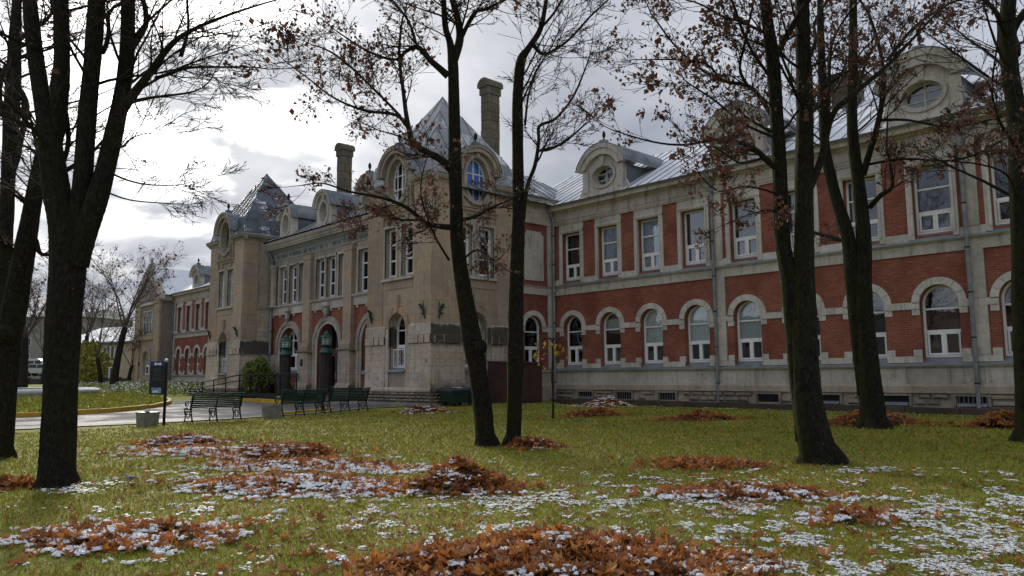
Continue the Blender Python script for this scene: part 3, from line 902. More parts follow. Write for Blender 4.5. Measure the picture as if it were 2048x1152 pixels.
def tower_face(fr, c, half, lit, key, side=False):
    """one face of a tower; lit: which of the openings get glazing, grilles and so on"""
    pier = 1.22
    base = mk('tower_wall', wall_holes(MB(fr), c-half, c+half, .4, 5.6, [(c, .66, 1.95, 3.85, True)], .5), B['stone_base'], BLD)
    upper = mk('tower_wall', wall_holes(MB(fr), c-half, c+half, 5.6, 9.28, [(c-.67, .47, 6.2, 8.5, False), (c+.67, .47, 6.2, 8.5, False)], .5), B['stone_window'], BLD)
    for s_ in (-1, 1):
        a, b = sorted((c+s_*1.09, c+s_*half))
        mk('corner_wall', MB(fr).box(a, b, -.3, 0, 9.28, 10.3), B['stone_window'], upper)
    # smooth ashlar above the weathered storey and the corner piers
    for s_ in (-1, 1):
        a, b = sorted((c+s_*pier, c+s_*(half+(.06 if not side else (-.1 if s_ < 0 else 0)))))
        mk('pier', MB(fr).box(a, b, -.1, .06, 3.95, 10.22), B['stone_tower'], upper)
    mk('spandrel', wall_holes(MB(fr), c-pier, c+pier, 3.95, 5.98, [(c, .9, 3.95, 3.96, True)], .1), B['stone_tower'], upper).location.y += 0
    sp = upper.children[-1]; sp.location = sp.location + Vector(fr((0, .03, 0))) - Vector(fr((0, 0, 0)))
    a = [c-half-.10, c+half+.10] if not side else [c-half+.1, c+half+.0]
    # battered lower storey and the band of rough blocks
    for (l, r) in ((a[0], c-.92), (c+.92, a[1])):
        mk('lower_pier', MB(fr).profile([(-.1, 3.47), (.10, 3.47), (.10, 3.90), (.05, 3.97), (-.1, 3.97)], l, r), B['stone_base'], base)
        mk('lower_pier', MB(fr).profile([(-.1, 1.16), (.11, 1.16), (.09, 3.08), (-.1, 3.08)], l, r), B['stone_base'], base)
        n = max(2, int((r-l)/.36)); w = (r-l)/n
        for k in range(n):
            mk('block', MB(fr).box(l+k*w+.012, l+(k+1)*w-.012, -.05, .15+.015*((k*5) % 3), 3.10, 3.45), B['stone_base'], base, bev=.02)
    pl_ = mk('plinth', MB(fr).profile([(-.1, .98), (.16, .98), (.18, 1.02), (.18, 1.08), (.12, 1.19), (-.1, 1.19)], (c-half+.1) if side else (c-half-.17), c+half+(0 if side else .17)), B['stone_base'], BLD)
    rubble(fr, pl_, c-half-.1+(.18 if side else 0), c+half+.1, .42, .98, 4, .16, int(c*3), wmin=.3, wmax=.6)
    # ground-floor arch
    ring(fr, base, c, 3.85, .66, .90, -.06, .10, 9, 'stone_tower', 'tw'+key)
    for s_ in (-1, 1):
        l, r = sorted((c+s_*.66, c+s_*.90))
        mk('jamb_stone', MB(fr).box(l, r, -.06, .085, 1.2, 3.845), B['stone_base'], base)
    mk('keystone', MB(fr).prism([(c-.10, 4.52), (c+.10, 4.52), (c+.15, 5.32), (c-.15, 5.32)], -.02, .17), B['stone_tower'], base)
    mk('sill', MB(fr).profile([(-.5, 2.10), (.10, 1.96), (.16, 1.96), (.16, 1.86), (-.5, 1.86)], c-.68, c+.68), B['zinc'], base)
    mk('apron', MB(fr).box(c-.66, c+.66, -.1, .02, 1.19, 1.86), B['stone_window'], base)
    window(fr, c, .66, 2.05, 3.85, True, .42, [3.05, 3.75], True, drape=('blind_green', 3.0, 4.3, False))
    # white security grille
    gr = mk('window_grille', MB(fr).box(c-.62, c+.62, -.20, -.17, 2.06, 2.10).box(c-.62, c+.62, -.20, -.17, 2.86, 2.90).box(c-.62, c-.59, -.20, -.17, 2.10, 2.86).box(c+.59, c+.62, -.20, -.17, 2.10, 2.86), B['frame_white'], BLD)
    for k in range(8):
        u_ = c-.60+k*.171
        z_ = 2.1; pts = []
        for j in range(7):
            pts.append(fr((u_+(.035 if j % 2 else -.035), -.185, 2.10+j*.127)))
        mk('bar', MB().tube(pts, .012, 4), B['frame_white'], gr)
    # upper pair of lights
    mk('sill', MB(fr).profile([(-.3, 6.22), (.16, 6.10), (.18, 6.06), (.18, 6.0), (-.1, 5.98)], c-pier-.02, c+pier+.02), B['stone_trim'], upper)
    mk('apron', MB(fr).box(c-pier+.1, c+pier-.1, -.05, .055, 5.62, 5.97), B['stone_tower'], upper)
    for s_ in (-1, 1):
        cc = c+s_*.67
        window(fr, cc, .47, 6.22, 8.5, False, .27, [7.0, 7.75], None, t=.10, drape=('curtain_white', 7.1, 8.4, True) if s_ > 0 else None)
        for q in (-1, 1):
            l, r = sorted((cc+q*.47, cc+q*.56))
            mk('jamb_stone', MB(fr).box(l, r, -.05, .05, 6.12, 8.62), B['stone_trim'], upper)
        mk('lintel', MB(fr).box(cc-.56, cc+.56, -.05, .055, 8.5, 8.62), B['stone_trim'], upper)
        mk('bracket', MB(fr).box(cc-.1, cc+.1, -.05, .10, 8.625, 8.95), B['stone_window'], upper)
    mk('string_course', MB(fr).profile([(-.1, 8.96), (.08, 8.96), (.12, 9.06), (.22, 9.12), (.24, 9.2), (.05, 9.26), (-.1, 9.26)], c-pier-.03, c+pier+.03), B['stone_tower'], upper)
    # cornice, broken by the round-headed dormer
    prof = [(-.1, 10.2), (.08, 10.2), (.12, 10.30), (.24, 10.34), (.30, 10.44), (.32, 10.52), (-.1, 10.56)]
    for (l, r) in (((c-half+.1) if side else (c-half-.31), c-1.1), (c+1.1, c+half+(0 if side else .31))):
        co = mk('cornice', MB(fr).profile(prof, l, r), B['stone_window'], BLD)
        mk('flashing', MB(fr).profile([(-.1, 10.562), (.34, 10.525), (.36, 10.56), (-.1, 10.62)], l, r), B['roof_thin'], co)
    D = dormer(fr, c, 9.27, 1.10, 10.90, 1.10, 10.60, .70, 1.04, .14, 1.6, 'stone_window', 'lead', hood=.14, over=.14, niche=(key == 'LN'), pane_kind=('blue' if key == 'R' else 'plain'), finial=True, hd=.22)
    garland(fr, D, c, 9.85, .16, .86)
    for u_ in (c-half+.42, c+half-.42):
        dragon(fr, u_, 4.55, 1 if u_ > c else -1)

def tower(cx, cy, half, pane_kind):
    fx, fy = front(cy-half), right(cx+half)
    tower_face(fx, cx, half, True, 'F' if pane_kind else 'LN')
    if pane_kind:
        tower_face(fy, cy, half, True, 'R', True)
    else:
        base = mk('tower_wall', MB(fy).box(cy-half, cy+half, -.3, 0, .4, 10.3), B['stone_window'], BLD)
        mk('pier', MB(fy).box(cy-half+.1, cy-half+.95, -.1, .06, 3.95, 10.22), B['stone_tower'], base)
        mk('lower_pier', MB(fy).profile([(-.1, 1.16), (.11, 1.16), (.10, 3.97), (-.1, 3.97)], cy-half+.1, cy+half), B['stone_base'], base)
        mk('lower_wall', MB(fy).box(cy-half+.95, cy+half, -.1, .05, 3.97, 5.9), B['stone_base'], base)
        mk('string_course', MB(fy).box(cy-half+.95, cy+half, -.1, .10, 5.9, 6.05), B['stone_window'], base)
        pl_ = mk('plinth', MB(fy).box(cy-half+.1, cy+half, -.1, .16, .98, 1.17), B['stone_base'], base)
        co = mk('cornice', MB(fy).profile([(-.1, 10.2), (.08, 10.2), (.12, 10.30), (.24, 10.34), (.30, 10.44), (.32, 10.52), (-.1, 10.56)], cy-half+.1, cy+half), B['stone_window'], BLD)
        mk('flashing', MB(fy).profile([(-.1, 10.562), (.34, 10.525), (.36, 10.56), (-.1, 10.62)], cy-half+.1, cy+half), B['roof_snow'], co)
    mk('tower_wall', MB().box(cx-half, cx+half-.5, cy+half-.2, cy+half, .4, 10.3), B['stone_tower'], BLD)
    mk('tower_wall', MB().box(cx-half, cx-half+.2, cy-half+.5, cy+half, .4, 10.3), B['stone_tower'], BLD)
    # bell-cast lead roof: a steep skirt, then the pyramid
    h0, h1, z0, z1, zt = half+.12, half-.16, 10.6, 11.72, 15.27
    for (ux, uy, nx, ny) in ((1, 0, 0, -1), (0, 1, 1, 0), (-1, 0, 0, 1), (0, -1, -1, 0)):
        ls = math.hypot(h0-h1, z1-z0)
        mtl = 'roof_lead' if not pane_kind else 'roof_thin'
        full = [(-h0, 0), (h0, 0), (h1, ls), (-h1, ls)]
        gap_ = 1.0 if (ny < 0 or (pane_kind and nx > 0)) else 0
        for q in ([clip(full, -1, 0, -gap_), clip(full, 1, 0, -gap_)] if gap_ else [full]):
            roof_plane(BLD, (cx+nx*h0, cy+ny*h0, z0), (ux, uy, 0), (-nx*(h0-h1), -ny*(h0-h1), z1-z0), q, mtl, 'lead', .82, .62, seam=0, stagger=True)
        lp = math.hypot(h1, zt-z1)
        roof_plane(BLD, (cx+nx*h1, cy+ny*h1, z1), (ux, uy, 0), (-nx*h1, -ny*h1, zt-z1),
                   [(-h1, 0), (h1, 0), (0, lp)], mtl, 'lead', .70, .85, seam=.03, stagger=True)

tower(-28.86, 22.32, 2.46, True)
tower(-48.04, 22.32, 2.48, False)

# side wall of the centre block, between tower and wing
fs_ = right(-26.5)
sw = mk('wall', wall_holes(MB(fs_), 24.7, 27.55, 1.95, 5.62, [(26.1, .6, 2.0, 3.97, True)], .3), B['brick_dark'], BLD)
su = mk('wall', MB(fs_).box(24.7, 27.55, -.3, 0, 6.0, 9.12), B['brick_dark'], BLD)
ring(fs_, sw, 26.1, 3.97, .6, .84, -.05, .05, 7, 'stone_light', 'side')
window(fs_, 26.1, .6, 2.17, 3.97, True, .26, [3.03, 3.78], True, drape=('blind_green', 3.1, 4.35, False))
mk('blind_panel', MB(fs_).prism([(25.5, 6.35), (25.55, 6.28), (26.75, 6.28), (26.8, 6.35), (26.8, 8.55), (26.65, 8.62), (26.65, 8.72), (25.65, 8.72), (25.65, 8.62), (25.5, 8.55)], -.05, .05), B['stone_trim'], su)
mk('plinth', MB(fs_).profile([(-.2, .2), (.12, .2), (.12, 1.2), (.06, 1.3), (.06, 1.84), (.12, 1.84), (.12, 1.93), (-.2, 1.96)], 24.7, 27.55), B['stone_window'], BLD)
mk('belt_course', MB(fs_).profile([(-.2, 5.6), (.06, 5.6), (.06, 5.93), (.15, 6.02), (-.2, 6.06)], 24.7, 27.55), B['stone_trim'], BLD)
boxes('impost_block', fs_, sw, [(24.7, 25.5, -.06, .05, 3.79, 4.02), (26.7, 27.5, -.06, .05, 3.79, 4.02)], 'stone_light')
mk('pilaster', MB(fs_).box(27.1, 27.5, -.06, .06, 2.0, 3.78), B['stone_trim'], sw)
mk('pilaster', MB(fs_).box(27.1, 27.5, -.06, .06, 4.03, 5.6), B['stone_trim'], sw)
mk('pilaster', MB(fs_).box(27.1, 27.5, -.06, .06, 6.06, 9.1), B['stone_trim'], su)
mk('frieze', MB(fs_).profile([(-.2, 9.1), (.10, 9.1), (.10, 9.22), (.05, 9.24), (.05, 10.05), (.12, 10.1), (.3, 10.18), (.36, 10.3), (-.2, 10.34)], 24.7, 27.9), B['stone_frieze'], BLD)
mk('gutter', MB(fs_).profile([(.24, 10.342), (.40, 10.342), (.44, 10.42), (.42, 10.42), (.37, 10.36), (.24, 10.36)], 24.7, 27.9), B['pipe_zinc'], BLD.children[-1])

# centre block
YC = 21.8
fc = front(YC)
CL, CR = -45.6, -31.25
up = [(-44.145, .49), (-42.87, .49), (-41.63, .46), (-39.55, .49), (-38.35, .49), (-37.05, .46), (-34.97, .49), (-33.75, .49), (-32.5, .46)]
mw = mk('wall', wall_holes(MB(fc), CL, CR, 5.9, 8.95, [(c, h, 6.15, 8.45, False) for c, h in up], .55), B['stone_window'], BLD)
arches = [-43.13, -38.5, -33.8]
gwc = mk('wall', wall_holes(MB(fc), CL, CR, .4, 5.9, [(c, 1.2, (.72 if i == 1 else 1.95), 3.45, True) for i, c in enumerate(arches)], .6, 20), B['brick'], BLD)
for c, h in up:
    window(fc, c, h, 6.17, 8.45, False, .26, [6.95, 7.73], None, t=.10, drape=('curtain_white', 7.8, 8.4, True) if rng.random() < .35 else None)
    for q in (-1, 1):
        l, r = sorted((c+q*h, c+q*(h+.085)))
        mk('jamb_stone', MB(fc).box(l, r, -.05, .05, 6.1, 8.58), B['stone_trim'], mw)
    mk('lintel', MB(fc).box(c-h-.085, c+h+.085, -.05, .06, 8.45, 8.585), B['stone_trim'], mw)
    mk('sill', MB(fc).profile([(-.30, 6.20), (.06, 6.10), (.06, 6.06), (-.30, 6.1)], c-h-.06, c+h+.06), B['zinc'], mw)
for (l, r) in ((CL, -41.16), (-40.32, -36.62), (-35.78, CR)):
    b_ = mk('belt_course', MB(fc).profile([(-.1, 5.48), (.10, 5.48), (.10, 5.90), (.16, 5.94), (.22, 6.0), (.22, 6.06), (-.1, 6.10)], l, r), B['stone_trim'], BLD)
    w = r-l
    for k in range(int(w/.9)):
        mk('dentil', MB(fc).box(l+.3+k*.9, l+.45+k*.9, -.05, .09, 5.34, 5.475), B['stone_trim'], b_)
for i, c in enumerate((-40.74, -36.2)):
    ps = mk('pilaster', MB(fc).box(c-.41, c+.41, -.05, .24, 3.66, 8.5), B['stone_tower'], BLD)
    mk('capital', MB(fc).profile([(-.05, 8.505), (.27, 8.505), (.27, 8.55), (.24, 8.57), (.24, 8.78), (.32, 8.86), (.32, 8.90), (-.05, 8.90)], c-.45, c+.45), B['stone_tower'], ps)
    mk('base', MB(fc).profile([(-.05, 3.22), (.36, 3.22), (.36, 3.42), (.30, 3.50), (.27, 3.655), (-.05, 3.655)], c-.5, c+.5), B['stone_tower'], ps)
    mk('pedestal_cap', MB(fc).profile([(-.05, 3.06), (.40, 3.06), (.46, 3.14), (.46, 3.215), (-.05, 3.215)], c-.68, c+.68), B['stone_window'], ps)
    mk('pedestal', MB(fc).box(c-.6, c+.6, -.05, .38, 1.35, 3.055), B['stone_base'], ps)
    mk('pedestal_base', MB(fc).profile([(-.05, .5), (.50, .5), (.50, 1.15), (.40, 1.345), (-.05, 1.345)], c-.7, c+.7), B['stone_base'], ps)
mk('plaque', MB(fc).box(-40.98, -40.68, .381, .40, 2.3, 2.72), B['plaque'], BLD)
for i, c in enumerate((-45.2, -35.55+.0)):
    pass
mk('side_pier', MB(fc).box(CL, -44.75, -.05, .16, 1.2, 3.05), B['stone_base'], BLD)
mk('column', MB().lathe((-44.98, YC-.22, 5.95), [(.24, 0), (.24, .12), (.19, .2), (.19, 2.35), (.22, 2.42), (.27, 2.55), (.27, 2.66)], 14), B['stone_window'], BLD, smooth=True)
for i, c in enumerate(arches):
    ring(fc, gwc, c, 3.45, 1.2, 1.36, -.06, .07, 11, 'stone_light' if i == 1 else 'stone_trim', 'cin%d' % (i == 1))
    ring(fc, gwc, c, 3.45, 1.365, 1.62, -.06, .14, 13, 'stone_window', 'cout')
    for s_ in (-1, 1):
        l, r = sorted((c+s_*1.2, c+s_*1.36))
        mk('jamb_stone', MB(fc).box(l, r, -.06, .06, .75, 3.445), B['stone_light' if i == 1 else 'stone_trim'], gwc)
        l, r = sorted((c+s_*1.362, c+s_*1.60))
        mk('jamb_stone', MB(fc).box(l, r, -.06, .12, .75, 3.06), B['stone_base'], gwc)
        mk('impost_block', MB(fc).box(l, r, -.06, .16, 3.065, 3.44), B['stone_window'], gwc)
    # cartouche on the crown
    sh = mk('cartouche', MB(fc).prism(arc(c, 5.22, .2, math.pi, 2*math.pi, 10)+[(c+.2, 5.62), (c-.2, 5.62)], .10, .24), B['stone_window'], BLD)
    mk('cartouche_cap', MB(fc).box(c-.3, c+.3, .05, .30, 5.625, 5.86), B['stone_trim'], sh)
    mk('emblem', MB(fc).prism(oval((c, 5.35), .10, .2, 12)[:-1], .24, .275), B['stone_trim'], sh)
    if i != 1:
        window(fc, c, 1.2, 2.12, 3.45, True, .50, [3.05, 3.9], True, uprights=(-.42, .42), t=.09, drape=('curtain_white', 3.1, 3.9, False))
        mk('sill', MB(fc).profile([(-.6, 2.16), (.14, 1.98), (.14, 1.78), (-.6, 1.78)], c-1.2, c+1.2), B['zinc'], gwc)
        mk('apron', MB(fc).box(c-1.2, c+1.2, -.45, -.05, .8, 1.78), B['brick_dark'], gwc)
d0 = mk('entrance_door', MB(fc).box(-39.7, -37.3, -.62, -.55, .72, .80).box(-39.7, -37.3, -.62, -.55, 3.0, 3.25).box(-39.7, -39.58, -.62, -.55, .8, 3.0).box(-37.42, -37.3, -.62, -.55, .8, 3.0), B['door_grey'], BLD)
for l, r in ((-39.57, -38.52), (-38.48, -37.43)):
    lf = mk('door_leaf', MB(fc).box(l, l+.16, -.61, -.56, .81, 2.99).box(r-.16, r, -.61, -.56, .81, 2.99).box(l+.16, r-.16, -.61, -.56, .81, 1.2).box(l+.16, r-.16, -.61, -.56, 2.85, 2.99), B['door_grey'], d0)
    mk('door_glass', MB(fc).box(l+.16, r-.16, -.59, -.58, 1.2, 2.85), B['glass'], d0)
mk('door_handle', MB(fc).box(-38.55, -38.52, -.56, -.50, 1.6, 1.9), B['steel_bright'], d0)
f = MB(fc)
f.box(-38.53, -38.47, -.61, -.55, 3.25, 4.6); f.box(-39.2, -39.14, -.61, -.55, 3.25, 4.4); f.box(-37.86, -37.8, -.61, -.55, 3.25, 4.4)
o_, i_ = arc(-38.5, 3.45, 1.2, math.pi, 0, 16), arc(-38.5, 3.45, 1.1, math.pi, 0, 16)
for k in range(16): f.prism([i_[k], o_[k], o_[k+1], i_[k+1]], -.61, -.54)
fl = mk('fanlight_frame', f, B['door_grey'], d0)
mk('fanlight_pane', MB(fc).prism([(-39.65, 3.25), (-37.35, 3.25)]+arc(-38.5, 3.45, 1.12, 0, math.pi, 14), -.59, -.58), B['glass'], d0)
room(fc, -38.5, 1.1, .75, 4.5, -.66)
# green inscribed cove and the main cornice
mk('dark_band', MB(fc).box(CL, CR, -.05, .045, 8.59, 8.90), B['stone_window'], BLD)
cv = mk('inscribed_cove', MB(fc).profile([(-.05, 8.90), (.07, 8.90), (.07, 8.98), (.10, 9.18), (.20, 9.36), (.36, 9.48), (.36, 9.52), (-.05, 9.52)], CL, CR), B['copper_green'], BLD)
rr = random.Random(3)
u = CL+.8
while u < CR-.5:                       # worn relief lettering, too weathered to read
    w = rr.uniform(.05, .12)
    if rr.random() < .86:
        d_, z_ = .085, 9.03
        mk('letter', MB(fc).add([(u, .078, 9.02), (u+w, .078, 9.02), (u+w, .125, 9.22), (u, .125, 9.22), (u, .098, 9.02), (u+w, .098, 9.02), (u+w, .145, 9.22), (u, .145, 9.22)],
           [(0, 3, 2, 1), (4, 5, 6, 7), (0, 1, 5, 4), (1, 2, 6, 5), (2, 3, 7, 6), (3, 0, 4, 7)]), B['copper_letter'], cv)
    u += w+rr.choice([.05, .06, .07, .05, .28])
mk('medallion', MB().tube([fc((-41.3, .10, 9.12)), fc((-41.3, .16, 9.14))], .13, 12), B['copper_letter'], cv)
co = mk('cornice', MB(fc).profile([(-.1, 9.52), (.50, 9.54), (.52, 9.64), (.56, 9.66), (.58, 9.76), (.64, 9.82), (.68, 9.94), (.68, 10.0), (-.1, 10.02)], CL, CR), B['stone_frieze'], BLD)
mk('gutter', MB(fc).profile([(.55, 10.022), (.70, 10.022), (.74, 10.08), (.55, 10.08)], CL, CR), B['iron_black'], co)
downpipe(fc, -45.32, .7, 9.5, .18, .09)
for c in (-43.05, -38.5, -33.95):
    dormer(fc, c, 10.05, .82, 11.25, .82, 10.92, .44, .62, .45, 3.4, 'stone_trim', 'lead', hood=.12, over=.10, hd=.14, finial=(c != -38.5))

# far gabled pavilion
fp = front(26.3); PX0, PX1 = -86.7, -79.35
pc = (PX0+PX1)/2
pw = mk('wall', wall_holes(MB(fp), PX0, PX1, .5, 9.9, [(pc, 1.0, 2.0, 3.5, True)], .4), B['stone_render'], BLD)
for a, b in ((PX0-.05, PX0+1.6), (PX1-1.5, PX1+.05)):
    mk('pier', MB(fp).box(a, b, -.05, .16, .5, 9.2), B['stone_tower'], pw)
    mk('capital', MB(fp).box(a-.1, b+.1, -.05, .26, 9.2, 9.55), B['stone_tower'], pw)
    mk('impost_block', MB(fp).box(a-.06, b+.06, -.05, .22, 3.1, 3.35), B['stone_base'], pw)
ring(fp, pw, pc, 3.5, 1.0, 1.45, -.05, .12, 11, 'stone_tower', 'pav')
window(fp, pc, 1.0, 2.05, 3.5, True, .30, [3.0, 3.9], True, uprights=(-.35, .35), t=.09)
for k in (-1, 0, 1):
    window(fp, pc+k*.95, .33, 6.2, 8.6, False, -.03, [7.4], None, t=.06, rm=False)
    mk('mullion', MB(fp).box(pc+k*.95-.47, pc+k*.95-.34, -.05, .12, 6.1, 8.8), B['stone_window'], pw)
mk('sill_course', MB(fp).box(PX0+1.6, PX1-1.5, -.05, .2, 5.6, 6.1), B['stone_tower'], pw)
mk('string_course', MB(fp).box(PX0+1.6, PX1-1.5, -.05, .24, 9.15, 9.4), B['stone_light'], pw)
zr = 13.0
gb = mk('gable', MB(fp).prism([(PX0, 9.9), (PX1, 9.9), (pc, zr-.25)], -.3, 0), B['stone_render'], BLD)
for s_ in (-1, 1):
    xa = PX0-.45 if s_ < 0 else PX1+.45
    sl = (zr-9.6)/(abs(pc-xa))
    mk('raking_cornice', MB(fp).prism([(xa, 9.55), (xa, 10.1), (pc, zr+.25), (pc, zr-.65)], -.2, .30), B['stone_light'], gb)
mk('oval_frame', band(fp, oval((pc, 10.75), .4, .6), oval((pc, 10.75), .62, .85), 0.0, .14), B['stone_light'], gb)
mk('oval_pane', MB(fp).prism(oval((pc, 10.75), .42, .62)[:-1], .01, .03), B['glass'], gb)
mk('finial_block', MB(fp).lathe((pc, -.1, zr+.2), [(.3, 0), (.3, .25), (.16, .35), (.12, .55), (.16, .75), (.02, 1.0)], 8), B['stone_trim'], gb)
mk('wall', MB(right(PX1)).box(26.3, 27.6, -.3, 0, .5, 9.9), B['stone_render'], BLD)
mk('cornice', MB(right(PX1)).box(26.0, 27.5, -.3, .3, 9.4, 9.9), B['stone_frieze'], BLD)
downpipe(front(27.5), -79.15, .8, 9.9, .14)
for s_ in (-1, 1):
    hw = (PX1-PX0)/2+.5
    ln = math.hypot(hw, zr-9.85)
    roof_plane(BLD, (pc+s_*hw, 26.05, 9.98), (0, 1, 0), (-s_*hw, 0, zr-9.85), [(0, 0), (9.5, 0), (9.5, ln), (0, ln)], 'roof_snow', 'lead', 1.6, 1.35, seam=0)

# main roofs
def hip(x0, x1, y0, y1, ze, zr, mat, du, ds):
    yr = (y0+y1)/2; dy = (y1-y0)/2; ls = math.hypot(dy, zr-ze)
    roof_plane(BLD, (0, y0, ze), (1, 0, 0), (0, dy, zr-ze), [(x0, 0), (x1, 0), (x1-dy, ls), (x0+dy, ls)], mat, 'lead', du, ds)
    roof_plane(BLD, (x1, 0, ze), (0, 1, 0), (-dy, 0, zr-ze), [(y0, 0), (y1, 0), (yr, ls)], mat, 'lead', du, ds)
    m = MB().add([(x0, y1, ze), (x1, y1, ze), (x1-dy, yr, zr), (x0+dy, yr, zr), (x0, y0, ze)], [(0, 1, 2, 3), (4, 0, 3)])
    mk('roof', m, B[mat], BLD)
hip(-50.9, -26.05, 21.15, 33.1, 10.1, 14.05, 'roof_thin', .62, 1.9)
ls = math.hypot(5.45, 3.17)
roof_plane(BLD, (0, 27.05, 10.03), (1, 0, 0), (0, 5.45, 3.17), [(-30.0, 0), (2.3, 0), (2.3, ls), (-30.0, ls)], 'roof_snow', 'lead', .58, 2.1)
mk('roof', MB().add([(-30, 32.5, 13.2), (2.3, 32.5, 13.2), (2.3, 38, 10), (-30, 38, 10)], [(0, 1, 2, 3)]), B['roof_snow'], BLD)
roof_plane(BLD, (0, 27.05, 10.03), (1, 0, 0), (0, 5.45, 3.17), [(-79.5, 0), (-50.5, 0), (-50.5, ls), (-79.5, ls)], 'roof_snow', 'lead', 1.2, 1.6, seam=0)

# chimneys of squared stone
def chimney(cx, cy, wx, wy, z0, z1, sn):
    c0 = mk('chimney', MB().box(cx-wx/2+.05, cx+wx/2-.05, cy-wy/2+.05, cy+wy/2-.05, z0, z1-1.0), B['stone_window'], BLD)
    rr = random.Random(sn); n = max(3, round((z1-.95-z0)/.52)); hz = (z1-.95-z0)/n
    for k in range(n):
        e = .10 if k < 2 else 0
        a, b, c, d = cx-wx/2-e, cx+wx/2+e, cy-wy/2-e, cy+wy/2+e
        za, zb = z0+k*hz+.008, z0+(k+1)*hz-.008
        sx = a+(b-a)*(.3 if k % 2 else .68)+rr.uniform(-.05, .05)
        sy = c+(d-c)*(.68 if k % 2 else .3)+rr.uniform(-.05, .05)
        j = lambda: rr.uniform(-.012, .012)
        for q in ((a+j(), sx-.008, c+j(), sy-.008), (sx+.008, b+j(), c+j(), sy-.008), (a+j(), sx-.008, sy+.008, d+j()), (sx+.008, b+j(), sy+.008, d+j())):
            mk('stone', MB().box(q[0], q[1], q[2], q[3], za, zb), B['stone_chimney'], c0, bev=.015)
    zc = z1-.95
    mk('neck', MB().box(cx-wx/2-.06, cx+wx/2+.06, cy-wy/2-.06, cy+wy/2+.06, zc+.003, zc+.42), B['stone_chimney'], c0)
    for k in (-.17, .17):
        mk('vent', MB().box(cx+wx/2+.05, cx+wx/2+.066, cy+k-.10, cy+k+.10, zc+.08, zc+.38), B['room'], c0)
        mk('vent', MB().box(cx+k*.9-.10, cx+k*.9+.10, cy-wy/2-.066, cy-wy/2-.05, zc+.08, zc+.38), B['room'], c0)
    # segmental cap running front to back
    o_ = wx/2+.15
    prof = [(cx-o_, zc+.423), (cx+o_, zc+.423), (cx+o_, zc+.56)] + arc(cx, zc+.56, o_, .12, math.pi-.12, 12, .36) + [(cx-o_, zc+.56)]
    mk('cap', MB(front(cy)).prism(prof, -wy/2-.14, wy/2+.14), B['stone_chimney'], c0)
    mk('cap_ring', band(front(cy), oval((cx, zc+.70), .18, .09), oval((cx, zc+.70), .26, .15), wy/2+.14, wy/2+.18), B['stone_chimney'], c0)
chimney(-30.75, 27.1, .62, .84, 12.6, 18.0, 1)
chimney(-46.15, 27.1, .62, .84, 12.6, 17.9, 2)
ch = mk('chimney', MB().box(-14.0, -13.0, 32.0, 33.0, 12.4, 14.3), B['stone_chimney'], BLD)
mk('cap', MB().box(-14.12, -12.88, 31.88, 33.12, 14.3, 14.5), B['iron_black'], ch)
ch = mk('chimney', MB().box(-73.0, -71.2, 32.0, 33.2, 12.4, 14.3), B['brick_dark'], BLD)
mk('cap', MB().box(-73.15, -71.05, 31.85, 33.35, 14.3, 14.5), B['iron_black'], ch)

# entrance step
st = mk('entrance_step', MB().box(-41.2, -35.6, 19.9, 21.9, .3, .70), B['paving'], BLD, bev=.02)
mk('tread', MB().box(-40.2, -36.6, 19.4, 19.9, .3, .56), B['paving'], st, bev=.02)
mk('interior', ROOMS, B['room'], BLD)
# ------------------------------------------------------------------ ground, road, island
def axis(parts):
    o_ = []
    for a, b, st_ in parts: o_ += list(np.arange(a, b, st_))
    return np.array(o_ + [parts[-1][1]])
gx = axis([(-900, -140, 95), (-140, -40, 2.5), (-40, 6, .5), (6, 40, 4), (40, 600, 80)])
gy = axis([(-600, -60, 60), (-60, -2, 4), (-2, 28, .5), (28, 60, 4), (60, 700, 80)])
XX, YY = np.meshgrid(gx, gy)
def lumps(x, y): return .018*np.sin(x*1.7+.6*y)*np.sin(y*1.3-.4*x) + .012*np.sin(x*3.9)*np.sin(y*4.3+x)
LAWN = lambda x, y: (x > -25.5) & (y < 26.5)
def gz_np(x, y):
    z = ground_np(x, y)
    bank = np.clip((-52-x)/6, 0, 1)*np.clip((y-15.6)/2.5, 0, 1)*np.clip((27-y)/1.5, 0, 1)
    z = z + .42*bank*bank*(3-2*bank)
    return z + np.where(LAWN(x, y), lumps(x, y), 0)
def gz(x, y): return float(gz_np(np.array(float(x)), np.array(float(y))))
ZZ = gz_np(XX, YY)
nx_, ny_ = len(gx), len(gy)
gv = np.stack([XX, YY, ZZ], -1).reshape(-1, 3)
gf = [(j*nx_+i, j*nx_+i+1, (j+1)*nx_+i+1, (j+1)*nx_+i) for j in range(ny_-1) for i in range(nx_-1)]
go = link(bpy.data.objects.new('lawn', mesh('lawn', gv, gf, MATS['turf'], True)))
go['kind'] = 'structure'

def edge_x(y):                         # where the lawn ends and the drive begins
    pts = [(-60, -31), (0, -28.6), (4.7, -27.5), (7, -26.9), (8.6, -26.3), (11.6, -26.0), (14.4, -26.3), (16, -26.9), (17.3, -27.4), (19.2, -26.9), (19.9, -26.3)]
    for (a, xa), (b, xb) in zip(pts, pts[1:]):
        if a <= y <= b: return xa+(xb-xa)*(y-a)/(b-a)
    return pts[-1][1]
rv, rf = [], []
ys = list(np.arange(-40, 22.3, .5)); cols = [0, .02, .06, .12, .2, .35, .55, .8, 1]
for y in ys:
    e = edge_x(y)
    for c in cols:
        x = e+(-110-e)*c
        rv.append((x, y, gz(x, y)+.022 if not (x < -51 and y > 15) else ground_z(x, y)-.3))
n = len(cols)
for j in range(len(ys)-1):
    for i in range(n-1): rf.append((j*n+i, (j+1)*n+i, (j+1)*n+i+1, j*n+i+1))
road = link(bpy.data.objects.new('road', mesh('road', rv, rf, MATS['asphalt'])))
road['kind'] = 'structure'
